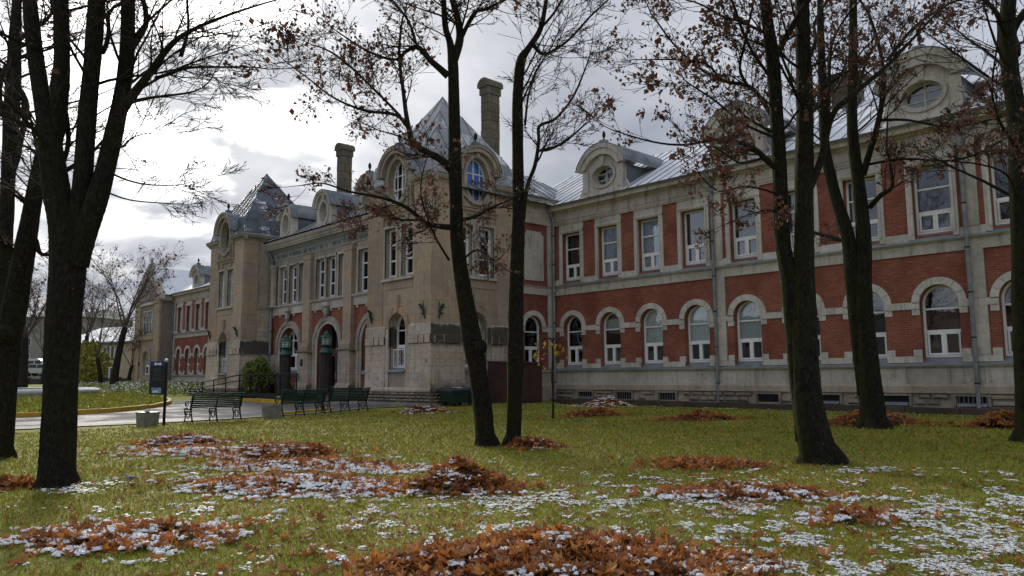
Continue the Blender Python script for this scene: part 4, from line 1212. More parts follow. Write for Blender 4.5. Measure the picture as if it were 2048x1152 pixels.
# strip of paving along the lawn edge
pv, pf = [], []
for y in np.arange(3, 20.01, .5):
    e = edge_x(y)
    for x in (e+.02, e-.45): pv.append((x, y, gz(x, y)+.032))
for j in range(len(pv)//2-1): pf.append((2*j, 2*j+2, 2*j+3, 2*j+1))
pvo = link(bpy.data.objects.new('pavement', mesh('pavement', pv, pf, MATS['paving'])))
pvo['kind'] = 'structure'
# forecourt slab before the centre block and the tower
ap = mk('forecourt', MB().add([(-44, 18.0, .40), (-32.2, 17.2, .40), (-30.0, 18.4, .42), (-27.6, 19.0, .44), (-26.2, 19.5, .45), (-26.2, 22.5, .45), (-44, 22.5, .45),
                              (-44, 18.0, .2), (-32.2, 17.2, .2), (-30.0, 18.4, .2), (-27.6, 19.0, .2), (-26.2, 19.5, .2), (-26.2, 22.5, .2), (-44, 22.5, .2)],
       [(0, 1, 2, 3, 4, 5, 6)]+[(i, 7+i, 7+(i+1) % 7, (i+1) % 7) for i in range(7)]), MATS['paving'])
ap['kind'] = 'structure'
for o_ in (ap,):
    o_.location.z += .06

def kerb_line(pts, parent, mat, h=.17, w=.16, ln=1.0, seed=1):
    rr = random.Random(seed); d = 0; prev = Vector(pts[0]); segs = []
    acc = [Vector(pts[0])]
    for p_ in pts[1:]:
        p_ = Vector(p_)
        while (p_-acc[-1]).length >= ln:
            acc.append(acc[-1]+(p_-acc[-1]).normalized()*ln)
    for a, b in zip(acc, acc[1:]):
        t = (b-a).normalized(); nn = Vector((-t.y, t.x))*w/2
        a2, b2 = a+t*.012, b-t*.012
        q = [a2-nn, b2-nn, b2+nn, a2+nn]
        za, zb_ = gz(a.x, a.y), gz(b.x, b.y); hh = h+rr.uniform(-.015, .015)
        zz = [za, zb_, zb_, za]
        m = MB().add([(p_.x, p_.y, z-.1) for p_, z in zip(q, zz)]+[(p_.x, p_.y, z+hh) for p_, z in zip(q, zz)],
                     [(0, 3, 2, 1), (4, 5, 6, 7), (0, 1, 5, 4), (1, 2, 6, 5), (2, 3, 7, 6), (3, 0, 4, 7)])
        mk('kerb_stone', m, MATS[mat], parent, bev=.018)
IC, IA, IB = (-54, 8), 19.3, 8.4
iso = []
for k in range(64):
    a = 2*math.pi*k/64
    x, y = IC[0]+IA*math.cos(a), IC[1]+IB*math.sin(a)
    iso.append((x, y, gz(x, y)+.13))
im = MB(); im.add([(IC[0], IC[1], gz(*IC)+.45)]+[(IC[0]+(x-IC[0])*.6, IC[1]+(y-IC[1])*.6, gz(x, y)+.34) for x, y, z in iso]+iso,
       [(0, 1+k, 1+(k+1) % 64) for k in range(64)]+[(1+k, 65+k, 65+(k+1) % 64, 1+(k+1) % 64) for k in range(64)])
isl = mk('traffic_island', im, MATS['turf_far'], smooth=True); isl['kind'] = 'structure'
kerb_line([(IC[0]+IA*math.cos(a), IC[1]+IB*math.sin(a)) for a in np.linspace(R(-75), R(110), 90)], isl, 'kerb_yellow', .2, .18, 1.05, 3)
kerb_line([(-44, 17.9), (-40, 17.55), (-36.4, 17.4), (-32.4, 17.1)], road, 'kerb_yellow', .2, .18, .98, 4)
kerb_line([(-26.55, 13.0), (-26.8, 14.4), (-27.4, 15.6), (-28.0, 16.4)], road, 'kerb_yellow', .12, .16, .8, 5)
kerb_line([(-28.6, 17.3), (-27.6, 18.7), (-26.3, 19.3)], pvo, 'concrete', .12, .12, .8, 6)

# ------------------------------------------------------------------ fountain basin
bz = gz(*IC)+.1
fb = thing('fountain_basin', 'round white stone fountain basin in the grass island', 'fountain', (IC[0], IC[1], bz))
mk('rim', MB().lathe((IC[0], IC[1], bz), [(5.5, .2), (5.5, .62), (5.62, .70), (6.1, .70), (6.22, .62), (6.22, .5), (6.1, .42), (6.1, .0)], 56), MATS['marble_white'], fb, smooth=True)
mk('water_floor', MB().lathe((IC[0], IC[1], bz), [(5.55, .25), (5.4, .35)], 48), MATS['concrete'], fb)
mk('snow_cap', MB().lathe((IC[0], IC[1], bz), [(5.66, .70), (5.72, .735), (6.02, .735), (6.08, .70)], 56), MATS['snow'], fb, smooth=True)

# ------------------------------------------------------------------ benches
def make_bench(L):
    b_ = thing('park_bench', '', 'bench', (0, 0, 0))
    # local x along the bench, y to the front, z up
    for k in range(7):
        z = .47+k*.062; y = -.10-.042*k*.55-(.03 if k == 6 else 0)
        mk('back_slat', MB().box(-L/2, L/2, y-.012, y+.012, z-.0265, z+.0265), MATS['bench_green'], b_)
    for k in range(6):
        y = .42-k*.085
        mk('seat_slat', MB().box(-L/2, L/2, y-.032, y+.032, .425-.012*(k > 2), .447-.012*(k > 2)), MATS['bench_green'], b_)
    mk('top_rail', MB().tube([(-L/2-.03, -.265, .90), (L/2+.03, -.265, .90)], .024, 8), MATS['bench_green'], b_)
    for u in (-L/2+.05, 0, L/2-.05):
        f = MB(); r = .019
        f.tube([(u, -.27, .92), (u, -.235, .80), (u, -.15, .60), (u, -.085, .44), (u, -.10, .30), (u, -.17, .14), (u, -.24, .0)], [.02, .022, .025, .028, .026, .024, .026], 7)
        f.tube([(u, -.085, .41), (u, .15, .40), (u, .42, .41)], .02, 7)
        f.tube([(u, .44, .41), (u, .47, .33), (u, .40, .22), (u, .38, .12), (u, .44, .0)], [.024, .022, .022, .02, .026], 7)
        for (cy, cz, rr_, a0, a1) in ((.14, .22, .115, 0, 2*math.pi), (-.02, .27, .07, -1, 4.5), (.29, .28, .06, -1.5, 4.2)):
            f.tube([(u, cy+rr_*math.cos(a), cz+rr_*math.sin(a)) for a in np.linspace(a0, a1, 15)], .014, 5)
        o_ = mk('iron_frame', f, MATS['iron_black'], b_, smooth=True)
        if u != 0:
            a_ = MB(); a_.tube([(u, -.17, .66), (u, .05, .67), (u, .28, .66), (u, .40, .62), (u, .43, .55), (u, .38, .50), (u, .33, .53), (u, .35, .57)], .018, 6)
            a_.tube([(u, .36, .43), (u, .30, .48), (u, .22, .50), (u, .16, .55), (u, .19, .61), (u, .25, .59)], .014, 5)
            mk('arm_scroll', a_, MATS['iron_black'], b_, smooth=True)
    return b_
LB = ['green slatted bench with iron scroll arms beside the blue-topped sign', 'green slatted bench between the square concrete bin and another bench', 'green slatted bench set closest to the entrance tower']
for i, (x, y, L, rz) in enumerate(((-25.55, 10.32, 1.72, 90), (-25.55, 13.45, 1.72, 90.5), (-25.75, 15.42, 1.72, 92))):
    b_ = make_bench(L)
    b_.location = (x, y, gz(x, y)+.015); b_.rotation_euler.z = R(rz)
    tag(b_, LB[i], 'bench', 'benches along the drive')

# concrete litter bins
def litter_bin(x, y, rz, label, rubbish):
    b_ = thing('litter_bin', label, 'bin', (0, 0, 0), 'concrete bins along the drive')
    mk('body', MB().add([(-.22, -.22, -.05), (.22, -.22, -.05), (.22, .22, -.05), (-.22, .22, -.05), (-.25, -.25, .44), (.25, -.25, .44), (.25, .25, .44), (-.25, .25, .44), (-.19, -.19, .44), (.19, -.19, .44), (.19, .19, .44), (-.19, .19, .44), (-.19, -.19, .3), (.19, -.19, .3), (.19, .19, .3), (-.19, .19, .3)],
       [(0, 3, 2, 1)]+[(i, (i+1) % 4, 4+(i+1) % 4, 4+i) for i in range(4)]+[(4+i, 4+(i+1) % 4, 8+(i+1) % 4, 8+i) for i in range(4)]+[(8+i, 8+(i+1) % 4, 12+(i+1) % 4, 12+i) for i in range(4)]+[(12, 13, 14, 15)]), MATS['concrete'], b_)
    if rubbish:
        mk('rim', MB().box(-.255, .255, -.255, .255, .42, .445), MATS['dark_wood'], b_)
    b_.location = (x, y, gz(x, y)); b_.rotation_euler.z = R(rz)
    return b_
litter_bin(-25.35, 8.15, 12, 'square concrete litter bin with crumpled paper sticking out', True)
litter_bin(-25.3, 12.2, 5, 'plain square concrete litter bin between two benches', False)
rr = random.Random(9); m = MB()
for k in range(5):
    c = Vector((-25.33+rr.uniform(-.06, .06), 8.15+rr.uniform(-.06, .06), gz(-25.35, 8.15)+.44+rr.uniform(0, .07)))
    m.lathe(c, [(.01, -.05), (.05, -.03), (.06, .0), (.04, .045), (.01, .06)], 6)
tag(mk('paper_litter', m, MATS['sign_white']), 'crumpled paper poking out of the concrete bin', 'litter')

# ------------------------------------------------------------------ information sign
sg = thing('information_sign', 'dark blue information panel with white building emblem on a black post', 'sign', (0, 0, 0))
mk('post', MB().tube([(0, 0, -.1), (0, 0, 1.96)], .042, 12), MATS['iron_black'], sg, smooth=True)
mk('post_cap', MB().lathe((0, 0, 1.94), [(.045, 0), (.065, .03), (.07, .06), (.05, .10), (.01, .12)], 12), MATS['steel_bright'], sg, smooth=True)
bd = mk('panel', MB().box(-.45, -.02, -.075, -.045, .97, 1.97), MATS['sign_dark'], sg)
mk('header', MB().box(-.452, -.018, -.080, -.043, 1.83, 1.975), MATS['sign_blue'], bd)
em = MB().prism([(-.335, 1.86), (-.335, 1.91), (-.325, 1.94), (-.30, 1.945), (-.285, 1.925), (-.235, 1.925), (-.185, 1.925), (-.17, 1.945), (-.145, 1.94), (-.135, 1.91), (-.135, 1.86), (-.22, 1.86), (-.22, 1.885), (-.25, 1.885), (-.25, 1.86)], -.084, -.080)
mk('emblem', em, MATS['sign_white'], bd)
mk('header_line', MB().box(-.43, -.04, -.083, -.080, 1.838, 1.846), MATS['sign_grey'], bd)
rr = random.Random(4)
for k in range(22):
    if k in (7, 8, 14): continue
    mk('text_line', MB().box(-.37, -.37+rr.uniform(.20, .27), -.0775, -.075, 1.77-k*.0185, 1.777-k*.0185), MATS['sign_grey'], bd)
pp = mk('photo_print', MB().box(-.385, -.115, -.0785, -.075, 1.0, 1.165), MATS['sign_sky'], bd)
mk('printed_house', MB().box(-.36, -.2, -.080, -.0785, 1.02, 1.07).prism([(-.36, 1.07), (-.2, 1.07), (-.28, 1.10)], -.080, -.0785), MATS['sign_white'], pp)
sg.location = (-24.93, 8.5, gz(-24.93, 8.5)); sg.rotation_euler.z = R(62)

# ------------------------------------------------------------------ entrance: lanterns, ramp, planters, rack
def lantern(x, y, label):
    z = .5
    t = thing('lantern_pillar', label, 'lamp', (0, 0, 0), 'lantern pillars flanking the entrance')
    prof = [(.36, 0), (.36, .35), (.30, .42), (.30, 2.35), (.33, 2.42)]
    mk('shaft', MB().lathe((0, 0, 0), prof, 8), MATS['column_dark'], t)
    mk('collar', MB().lathe((0, 0, 2.38), [(.35, 0), (.37, .06), (.33, .14), (.24, .26), (.17, .33), (.17, .38)], 16), MATS['lantern_green'], t, smooth=True)
    ln = mk('lantern', MB().lathe((0, 0, 2.76), [(.24, 0), (.30, .05), (.30, .09)], 8), MATS['lantern_green'], t)
    mk('lantern_glass', MB().lathe((0, 0, 2.85), [(.255, 0), (.28, .33)], 8), MATS['lamp_glass'], ln)
    for k in range(8):
        a = 2*math.pi*k/8
        mk('rib', MB().tube([(.275*math.cos(a), .275*math.sin(a), 2.84), (.30*math.cos(a), .30*math.sin(a), 3.2)], .018, 5), MATS['lantern_green'], ln)
    for zz in (2.93, 3.08):
        mk('ring', MB().tube([(.295*math.cos(a), .295*math.sin(a), zz) for a in np.linspace(0, 2*math.pi, 17)], .014, 5), MATS['lantern_green'], ln)
    mk('lantern_roof', MB().lathe((0, 0, 3.18), [(.33, 0), (.35, .04), (.24, .15), (.16, .18), (.17, .23), (.09, .33), (.04, .37), (.01, .42)], 8), MATS['lantern_green'], ln)
    t.location = (x, y, z)
    return t
lantern(-40.45, 20.25, 'dark pillar topped by a green lantern behind the ramp railing')
lantern(-35.95, 20.25, 'dark pillar topped by a green lantern beside the entrance door')

rp = thing('access_ramp', 'black steel access ramp with tube railings leading to the entrance', 'ramp', (-42.5, 19.2, .4))
dk = mk('deck', MB(front(19.15)).prism([(-48.9, .46), (-43.2, .78), (-36.2, .78), (-36.2, .62), (-43.2, .62), (-48.9, .40)], -.95, .35), MATS['iron_black'], rp)
mk('landing_skirt', MB().box(-40.9, -36.25, 18.82, 20.0, .42, .615), MATS['column_dark'], rp)
tops = lambda x: 1.40+min(1, (x+48.9)/5.7)*.43
def deck_z(x): return .46+min(1, (x+48.9)/5.7)*.32
for side, yy in ((0, 18.85), (1, 20.02)):
    xs = [-48.75, -47.0, -45.2, -43.3, -41.9, -40.6, -39.6, -38.2, -36.4] if side == 0 else [-48.75, -46.3, -43.4, -41.2]
    for x in xs:
        mk('post', MB().tube([(x, yy, deck_z(x)-.1), (x, yy, tops(x))], .036, 6), MATS['iron_black'], rp)
    e = xs[-1]
    for off, rr_ in ((0, .034), (-.33, .028)):
        mk('rail', MB().tube([(-49.0, yy, tops(-48.9)+off-.01), (-43.2, yy, 1.83+off), (e+.12, yy, 1.83+off)], rr_, 6), MATS['iron_black'], rp)
    mk('rail_end', MB().tube([(e+.12, yy, 1.83), (e+.2, yy, 1.80), (e+.2, yy, 1.53), (e+.12, yy, 1.50)], .02, 6), MATS['iron_black'], rp)
for x in (-43.2, -41.6):
    mk('leg', MB().box(x-.07, x+.07, 18.84, 18.98, .38, .62), MATS['iron_black'], rp)

def planter(x, y, z, w, d, h, name, label, tuft):
    t = thing('flower_planter', label, 'planter', (x, y, z), 'planters by the entrance')
    mk('trough', MB().add([(x-w/2+.05, y-d/2+.05, z), (x+w/2-.05, y-d/2+.05, z), (x+w/2-.05, y+d/2-.05, z), (x-w/2+.05, y+d/2-.05, z), (x-w/2, y-d/2, z+h), (x+w/2, y-d/2, z+h), (x+w/2, y+d/2, z+h), (x-w/2, y+d/2, z+h)],
        [(0, 3, 2, 1), (4, 5, 6, 7)]+[(i, (i+1) % 4, 4+(i+1) % 4, 4+i) for i in range(4)]), MATS['dark_wood'], t)
    rr = random.Random(int(x*9)); m = MB()
    for k in range(140):
        c = Vector((x+rr.uniform(-.5, .5)*w*.9, y+rr.uniform(-.5, .5)*d, z+h+rr.uniform(-.02, .30)*(1-abs(rr.uniform(-1, 1))*.5)))
        a = Vector((rr.uniform(-1, 1), rr.uniform(-1, 1), rr.uniform(-.3, 1))).normalized()*.07; b = a.orthogonal().normalized()*.03
        m.add([c-a, c+b, c+a, c-b], [(0, 1, 2, 3)])
    mk('plants', m, MATS['flower_red'], t, kind='stuff')
planter(-41.7, 21.2, .7, .95, .4, .3, 'a', 'trough of withered reddish plants under the arched white window', 1)
planter(-36.75, 20.55, .70, .9, .4, .26, 'b', 'trough of green and brown plants at the foot of the doorway pillar', 1)

rk = thing('bicycle_rack', 'low spiral steel bicycle rack by the tower wall', 'bicycle rack', (-34.6, 20.9, .5))
for k in range(7):
    x = -35.4+k*.24
    mk('hoop', MB().tube([(x, 20.5, .46), (x, 20.55, .8), (x+.03, 20.7, 1.02), (x+.08, 20.9, 1.02), (x+.11, 21.05, .8), (x+.12, 21.1, .46)], .03, 6), MATS['steel_bright'], rk, smooth=True)
mk('ground_rail', MB().box(-35.5, -33.7, 20.48, 20.53, .455, .50), MATS['steel_bright'], rk)

# ------------------------------------------------------------------ bins and cabinet by the tower
cb = thing('metal_cabinet', 'tall dark red sheet-metal cabinet against the wall under the side window', 'cabinet', (-25.75, 24.3, .45))
mk('body', MB().add([(-26.25, 22.95, .44), (-25.3, 22.95, .44), (-25.3, 25.45, .44), (-26.25, 25.45, .44), (-26.25, 22.95, 2.30), (-25.3, 22.95, 2.22), (-25.3, 25.45, 2.22), (-26.25, 25.45, 2.30)],
   [(0, 3, 2, 1), (4, 5, 6, 7)]+[(i, (i+1) % 4, 4+(i+1) % 4, 4+i) for i in range(4)]), MATS['cabinet_red'], cb)
for a, b in ((23.0, 23.75), (23.77, 24.58), (24.60, 25.40)):
    mk('door', MB().box(-25.3, -25.275, a, b, .56, 2.14), MATS['cabinet_red'], cb, bev=.008)
mk('lid', MB().add([(-26.3, 22.9, 2.305), (-25.22, 22.9, 2.225), (-25.22, 25.5, 2.225), (-26.3, 25.5, 2.305), (-26.3, 22.9, 2.34), (-25.22, 22.9, 2.26), (-25.22, 25.5, 2.26), (-26.3, 25.5, 2.34)],
   [(0, 3, 2, 1), (4, 5, 6, 7)]+[(i, (i+1) % 4, 4+(i+1) % 4, 4+i) for i in range(4)]), MATS['cabinet_red'], cb)
mk('handle', MB().box(-25.275, -25.25, 24.62, 24.65, 1.3, 1.45), MATS['iron_black'], cb)

wb = thing('wheeled_bin', 'dark green wheeled rubbish container with a snowy lid beside the tower', 'bin', (-25.5, 20.7, .43))
mk('body', MB().add([(-25.95, 20.15, .55), (-25.2, 20.15, .55), (-25.2, 21.15, .55), (-25.95, 21.15, .55), (-26.05, 19.98, 1.02), (-25.05, 19.98, 1.02), (-25.05, 21.3, 1.02), (-26.05, 21.3, 1.02)],
   [(0, 3, 2, 1), (4, 5, 6, 7)]+[(i, (i+1) % 4, 4+(i+1) % 4, 4+i) for i in range(4)]), MATS['bin_green'], wb, bev=.02)
lid = mk('lid', MB(right(0)).profile([(-26.08, 1.02), (-25.0, 1.02), (-25.0, 1.08), (-25.3, 1.18), (-25.8, 1.2), (-26.08, 1.12)], 19.92, 21.36), MATS['bin_green'], wb, bev=.015)
mk('snow_patch', MB().add([(-25.45, 20.2, 1.196), (-25.2, 20.32, 1.155), (-25.22, 20.9, 1.158), (-25.5, 20.75, 1.20), (-25.6, 20.4, 1.20)], [(0, 1, 2, 3, 4)]), MATS['snow'], lid)
for a, b in ((-25.9, 20.25), (-25.25, 20.25), (-25.9, 21.05), (-25.25, 21.05)):
    w_ = mk('wheel', MB().tube([(a-.03, b, .51), (a+.03, b, .51)], .08, 12), MATS['tyre'], wb)
for b in (20.3, 20.98):
    mk('rib', MB().add([(-25.18, b-.03, .57), (-25.18, b+.03, .57), (-25.04, b+.03, 1.0), (-25.04, b-.03, 1.0)], [(0, 1, 2, 3)]), MATS['bin_green'], wb)

# dark steps by the far tower
sp_ = thing('stone_steps', 'low flight of black stone steps beyond the ramp', 'steps', (-54, 19.8, .5))
for k in range(4):
    mk('step', MB().box(-56.6+k*.25, -52.0-k*.45, 19.2+k*.45, 21.4, .42+k*.14, .555+k*.14), MATS['iron_black'], sp_, bev=.015)
# ------------------------------------------------------------------ trees
class Tubes:
    def __init__(s): s.v, s.f = [], []
    def add(s, pts, rads, n, jit=0, ridge=None):
        P_ = np.array(pts, float); m = len(P_)
        T_ = np.zeros_like(P_); T_[1:-1] = P_[2:]-P_[:-2]; T_[0] = P_[1]-P_[0]; T_[-1] = P_[-1]-P_[-2]
        T_ /= np.linalg.norm(T_, axis=1, keepdims=True)+1e-9
        ref = np.array([1., 0, 0]) if abs(T_[0][0]) < .8 else np.array([0, 1., 0])
        b0 = len(s.v); a = np.arange(n)*2*math.pi/n
        for i in range(m):
            ref = ref-T_[i]*ref.dot(T_[i]); ref /= np.linalg.norm(ref)+1e-9
            b = np.cross(T_[i], ref)
            rad = np.full(n, rads[i])
            if jit: rad = rad*(1+jit*(np.sin(a*3+i*.13)*.4+np.sin(a*5-i*.09)*.3+np.sin(a*2+i*.2)*.4))
            if ridge is not None:
                h_ = P_[i][2]-P_[0][2]; fl = math.exp(-max(h_, 0)/.30)
                rad = rad*(1+.16*fl*np.sin(a*5+ridge)+.028*np.sin(a*9+ridge*3+h_*.9)+.022*np.sin(a*13-h_*1.7+ridge)+.018*np.sin(h_*5.3+ridge*7+a*2)+.02*np.random.uniform(-1, 1, n))
            ring_ = P_[i]+(np.cos(a)*rad)[:, None]*ref+(np.sin(a)*rad)[:, None]*b
            s.v += ring_.tolist()
        for i in range(m-1):
            for k in range(n):
                s.f.append((b0+i*n+k, b0+i*n+(k+1) % n, b0+(i+1)*n+(k+1) % n, b0+(i+1)*n+k))
        s.f.append(tuple(b0+(m-1)*n+k for k in range(n)))
    def obj(s, name, mat, parent, smooth=True, kind=None):
        return mk(name, s, MATS[mat], parent, smooth, kind)

def smooth_line(pts, k=4):
    """Catmull-Rom through (x, y, z, r) control points"""
    A = np.array(pts, float); o_ = []
    n = len(A)
    for i in range(n-1):
        p0, p1, p2, p3 = A[max(i-1, 0)], A[i], A[i+1], A[min(i+2, n-1)]
        for j in range(k):
            t = j/k
            o_.append(.5*((2*p1)+(-p0+p2)*t+(2*p0-5*p1+4*p2-p3)*t*t+(-p0+3*p1-3*p2+p3)*t**3))
    o_.append(A[-1])
    return np.array(o_)

def rvec(rr):
    while True:
        v = np.array([rr.uniform(-1, 1), rr.uniform(-1, 1), rr.uniform(-1, 1)])
        l = np.linalg.norm(v)
        if .05 < l < 1: return v/l

def sprout(store, tips, p, d, L, r, lvl, last, rr, o):
    """one branch and, from it, the next order"""
    n = 6 if lvl < last else 4
    pts, rads = [p.copy()], [r]; d = d/np.linalg.norm(d)
    for i in range(n):
        d = d+rvec(rr)*o['wob']+np.array([0, 0, o['up']*(1 if i > n*.4 else .3)])
        d /= np.linalg.norm(d)
        p = p+d*(L/n); pts.append(p.copy()); rads.append(max(o['rmin'], r*(1-.80*(i+1)/n)))
    store[lvl].append((pts, rads))
    if lvl >= last:
        tips.append((pts[-1], d)); tips.append((pts[2], d)); tips.append((pts[3], d))
        return
    cnt = o['kids'][lvl]; cnt = int(cnt*rr.uniform(.75, 1.25)+.5)
    for k in range(cnt):
        t = rr.uniform(.22, .98); i = min(int(t*n), n-1); f = t*n-i
        q = pts[i]*(1-f)+pts[i+1]*f
        dd = pts[i+1]-pts[i]; dd = dd/np.linalg.norm(dd)
        s_ = np.cross(dd, rvec(rr)); s_ /= np.linalg.norm(s_)+1e-9
        s_[2] *= .55
        an = rr.uniform(.5, 1.05)
        sprout(store, tips, q, dd*math.cos(an)+s_*math.sin(an), L*rr.uniform(.38, .62)*(1.1-.4*t), max(o['rmin'], rads[i]*.5), lvl+1, last, rr, o)

def quad_leaves(name, pos, size, rr, mat, parent, per=3, hang=.6, spread=.08):
    """small curled leaves: two triangles folded on the midrib, one tint each"""
    nl = len(pos)*per
    rs = np.random.RandomState(rr.randrange(1 << 30))
    C_ = np.repeat(np.array(pos), per, 0)+rs.normal(0, spread, (nl, 3))
    A_ = rs.normal(0, 1, (nl, 3)); A_[:, 2] -= hang*1.5; A_ /= np.linalg.norm(A_, axis=1, keepdims=True)
    B_ = np.cross(A_, rs.normal(0, 1, (nl, 3))); B_ /= np.linalg.norm(B_, axis=1, keepdims=True)+1e-9
    N_ = np.cross(A_, B_)
    S_ = size*np.clip(rs.lognormal(-.05, .38, (nl, 1)), .45, 2.0)
    tip, base = C_+A_*S_*.6, C_-A_*S_*.5
    l = C_+B_*S_*.42+N_*S_*.22; r = C_-B_*S_*.42+N_*S_*.22
    l2 = C_+A_*S_*.25+B_*S_*.28+N_*S_*.1
    v = np.stack([base, l, l2, tip, r], 1).reshape(-1, 3)
    idx = np.arange(nl)*5
    f = np.concatenate([np.stack([idx, idx+1, idx+2], 1), np.stack([idx, idx+2, idx+3], 1), np.stack([idx, idx+3, idx+4], 1)])
    class _M: pass
    m = _M(); m.v = v; m.f = f.tolist()
    o = mk(name, m, MATS[mat], parent, kind='stuff')
    at_ = o.data.attributes.new('tint', 'FLOAT', 'POINT')
    at_.data.foreach_set('value', np.repeat(rs.uniform(0, 1, nl), 5).astype(np.float32))
    return o

def make_tree(name, label, base, stems, limbs, seed, o, group=None, roots=True, stubs=()):
    """stems and limbs: lists of (x, y, width in px, D); every one is carried on into finer branches"""
    rr = random.Random(seed); np.random.seed(seed)
    bx, by = base
    t = thing(name, label, 'tree', (bx, by, gz(bx, by)), group)
    trunk = Tubes(); store = {0: [], 1: [], 2: [], 3: []}; tips = []; leafy = []
    def to3(pl, k=4):
        return smooth_line([(*at(x, y, D), w/2*D/FPX) for x, y, w, D in pl], k)
    for si, pl in enumerate(stems):
        c = to3(pl); cc_ = to3(pl, 14)
        mk('trunk', (lambda tb: (tb.add(cc_[:, :3], cc_[:, 3]*.97, 30, .035, rr.uniform(0, 6)), tb)[1])(Tubes()), MATS['bark'], t, smooth=True)
        # the stem goes on above the frame
        if o.get('top', True):
            d = c[-1, :3]-c[-4, :3]
            for k in range(3):
                sprout(store, tips, c[-1, :3], d+rvec(rr)*.5*np.linalg.norm(d), o['L0']*1.5, c[-1, 3]*.7, 0, 3, rr, o)
        lo = int(len(c)*o.get('from', .6))
        for k in range(o['stemkids']):
            i = rr.randrange(lo, len(c)-1)
            dd = c[i+1, :3]-c[i, :3]; dd /= np.linalg.norm(dd)
            s_ = np.cross(dd, rvec(rr)); s_ /= np.linalg.norm(s_)
            sprout(store, tips, c[i, :3], s_+dd*.7, o['L0']*rr.uniform(.5, 1.0), c[i, 3]*.22, 1, 3, rr, o)
    if roots:
        c = to3(stems[0]); r0 = c[0, 3]
        for k in range(5):
            a = 2*math.pi*k/5+rr.uniform(-.3, .3)
            e = np.array([math.cos(a), math.sin(a), 0])
            ih = int(np.argmin(np.abs(c[:, 2]-c[0, 2]-.55))); b0 = c[0, :3]; pts = [c[ih, :3]+e*r0*.12, b0+e*r0*.55+np.array([0, 0, .24]), b0+e*r0*.95+np.array([0, 0, .06]), b0+e*r0*1.5+np.array([0, 0, -.10])]
            tb = Tubes(); tb.add(smooth_line([(*p_, r_) for p_, r_ in zip(pts, [r0*.30, r0*.36, r0*.26, r0*.08])])[:, :3], smooth_line([(*p_, r_) for p_, r_ in zip(pts, [r0*.30, r0*.36, r0*.26, r0*.08])])[:, 3], 9, .06)
            mk('root', tb, MATS['bark'], t, smooth=True)
    for pl, leaf, ln, num in limbs:
        c = to3(pl); tb = Tubes()
        # limbs wander in depth as well as across the view
        ph = rr.uniform(0, 6); am = o.get('depth', .5)
        k_ = np.linspace(0, 1, len(c)); sway = np.sin(ph+k_*4.0)-math.sin(ph)
        c[:, :3] += np.outer(sway*am*k_, np.array(_f))
        tb.add(c[:, :3], c[:, 3], 9, .05)
        mk('limb', tb, MATS['bark_plain'], t, smooth=True)
        tl = [] if leaf else tips
        L = np.linalg.norm(c[-1, :3]-c[0, :3])
        for k in range(num):
            i = int(len(c)*(.18+.8*rr.random())); i = min(max(i, 1), len(c)-2)
            dd = c[i+1, :3]-c[i-1, :3]; dd /= np.linalg.norm(dd)
            s_ = np.cross(dd, rvec(rr)); s_ /= np.linalg.norm(s_)
            an = rr.uniform(.4, 1.0)
            sprout(store, tl, c[i, :3], dd*math.cos(an)+s_*math.sin(an), ln*rr.uniform(.5, 1.1), max(o['rmin'], c[i, 3]*.36), 1, 3, rr, o)
        sprout(store, tl, c[-1, :3], c[-1, :3]-c[-3, :3], ln*.8, c[-1, 3]*.9, 1, 3, rr, o)
        leafy += [(q, leaf) for q in tl] if leaf else []
    for x, y, D, dx_, dy_, r_ in stubs:
        a = np.array(at(x, y, D)); b = np.array(at(x+dx_, y+dy_, D-.15))
        tb = Tubes(); tb.add([a, (a+b)/2, b], [r_*1.25, r_*1.1, r_], 12, .04)
        mk('cut_stub', tb, MATS['bark'], t, smooth=True)
    br = Tubes()
    for p_, r_ in store[0]: br.add(p_, r_, 8, .04)
    for p_, r_ in store[1]: br.add(p_, r_, 5)
    if br.v: br.obj('branches', 'bark_plain', t, kind='stuff')
    tw = Tubes()
    for l in (2, 3):
        for p_, r_ in store[l]: tw.add(p_, r_, 3)
    if tw.v: tw.obj('twigs', o.get('twig', 'twig'), t, True, 'stuff')
    pos = [q[0] for q, pr in leafy if rr.random() < pr*o.get('thin', .3)]
    pos += [q[0] for q in tips if rr.random() < o.get('sparse', .0)]
    if pos: quad_leaves('leaves', pos, o.get('leaf', .10), rr, 'hanging_leaf', t, o.get('per', 3), .7, o.get('spread', .07))
    return t

OPT = dict(wob=.16, up=.05, rmin=.0048, kids={0: 7, 1: 6, 2: 4}, L0=2.6, stemkids=10, depth=.5)

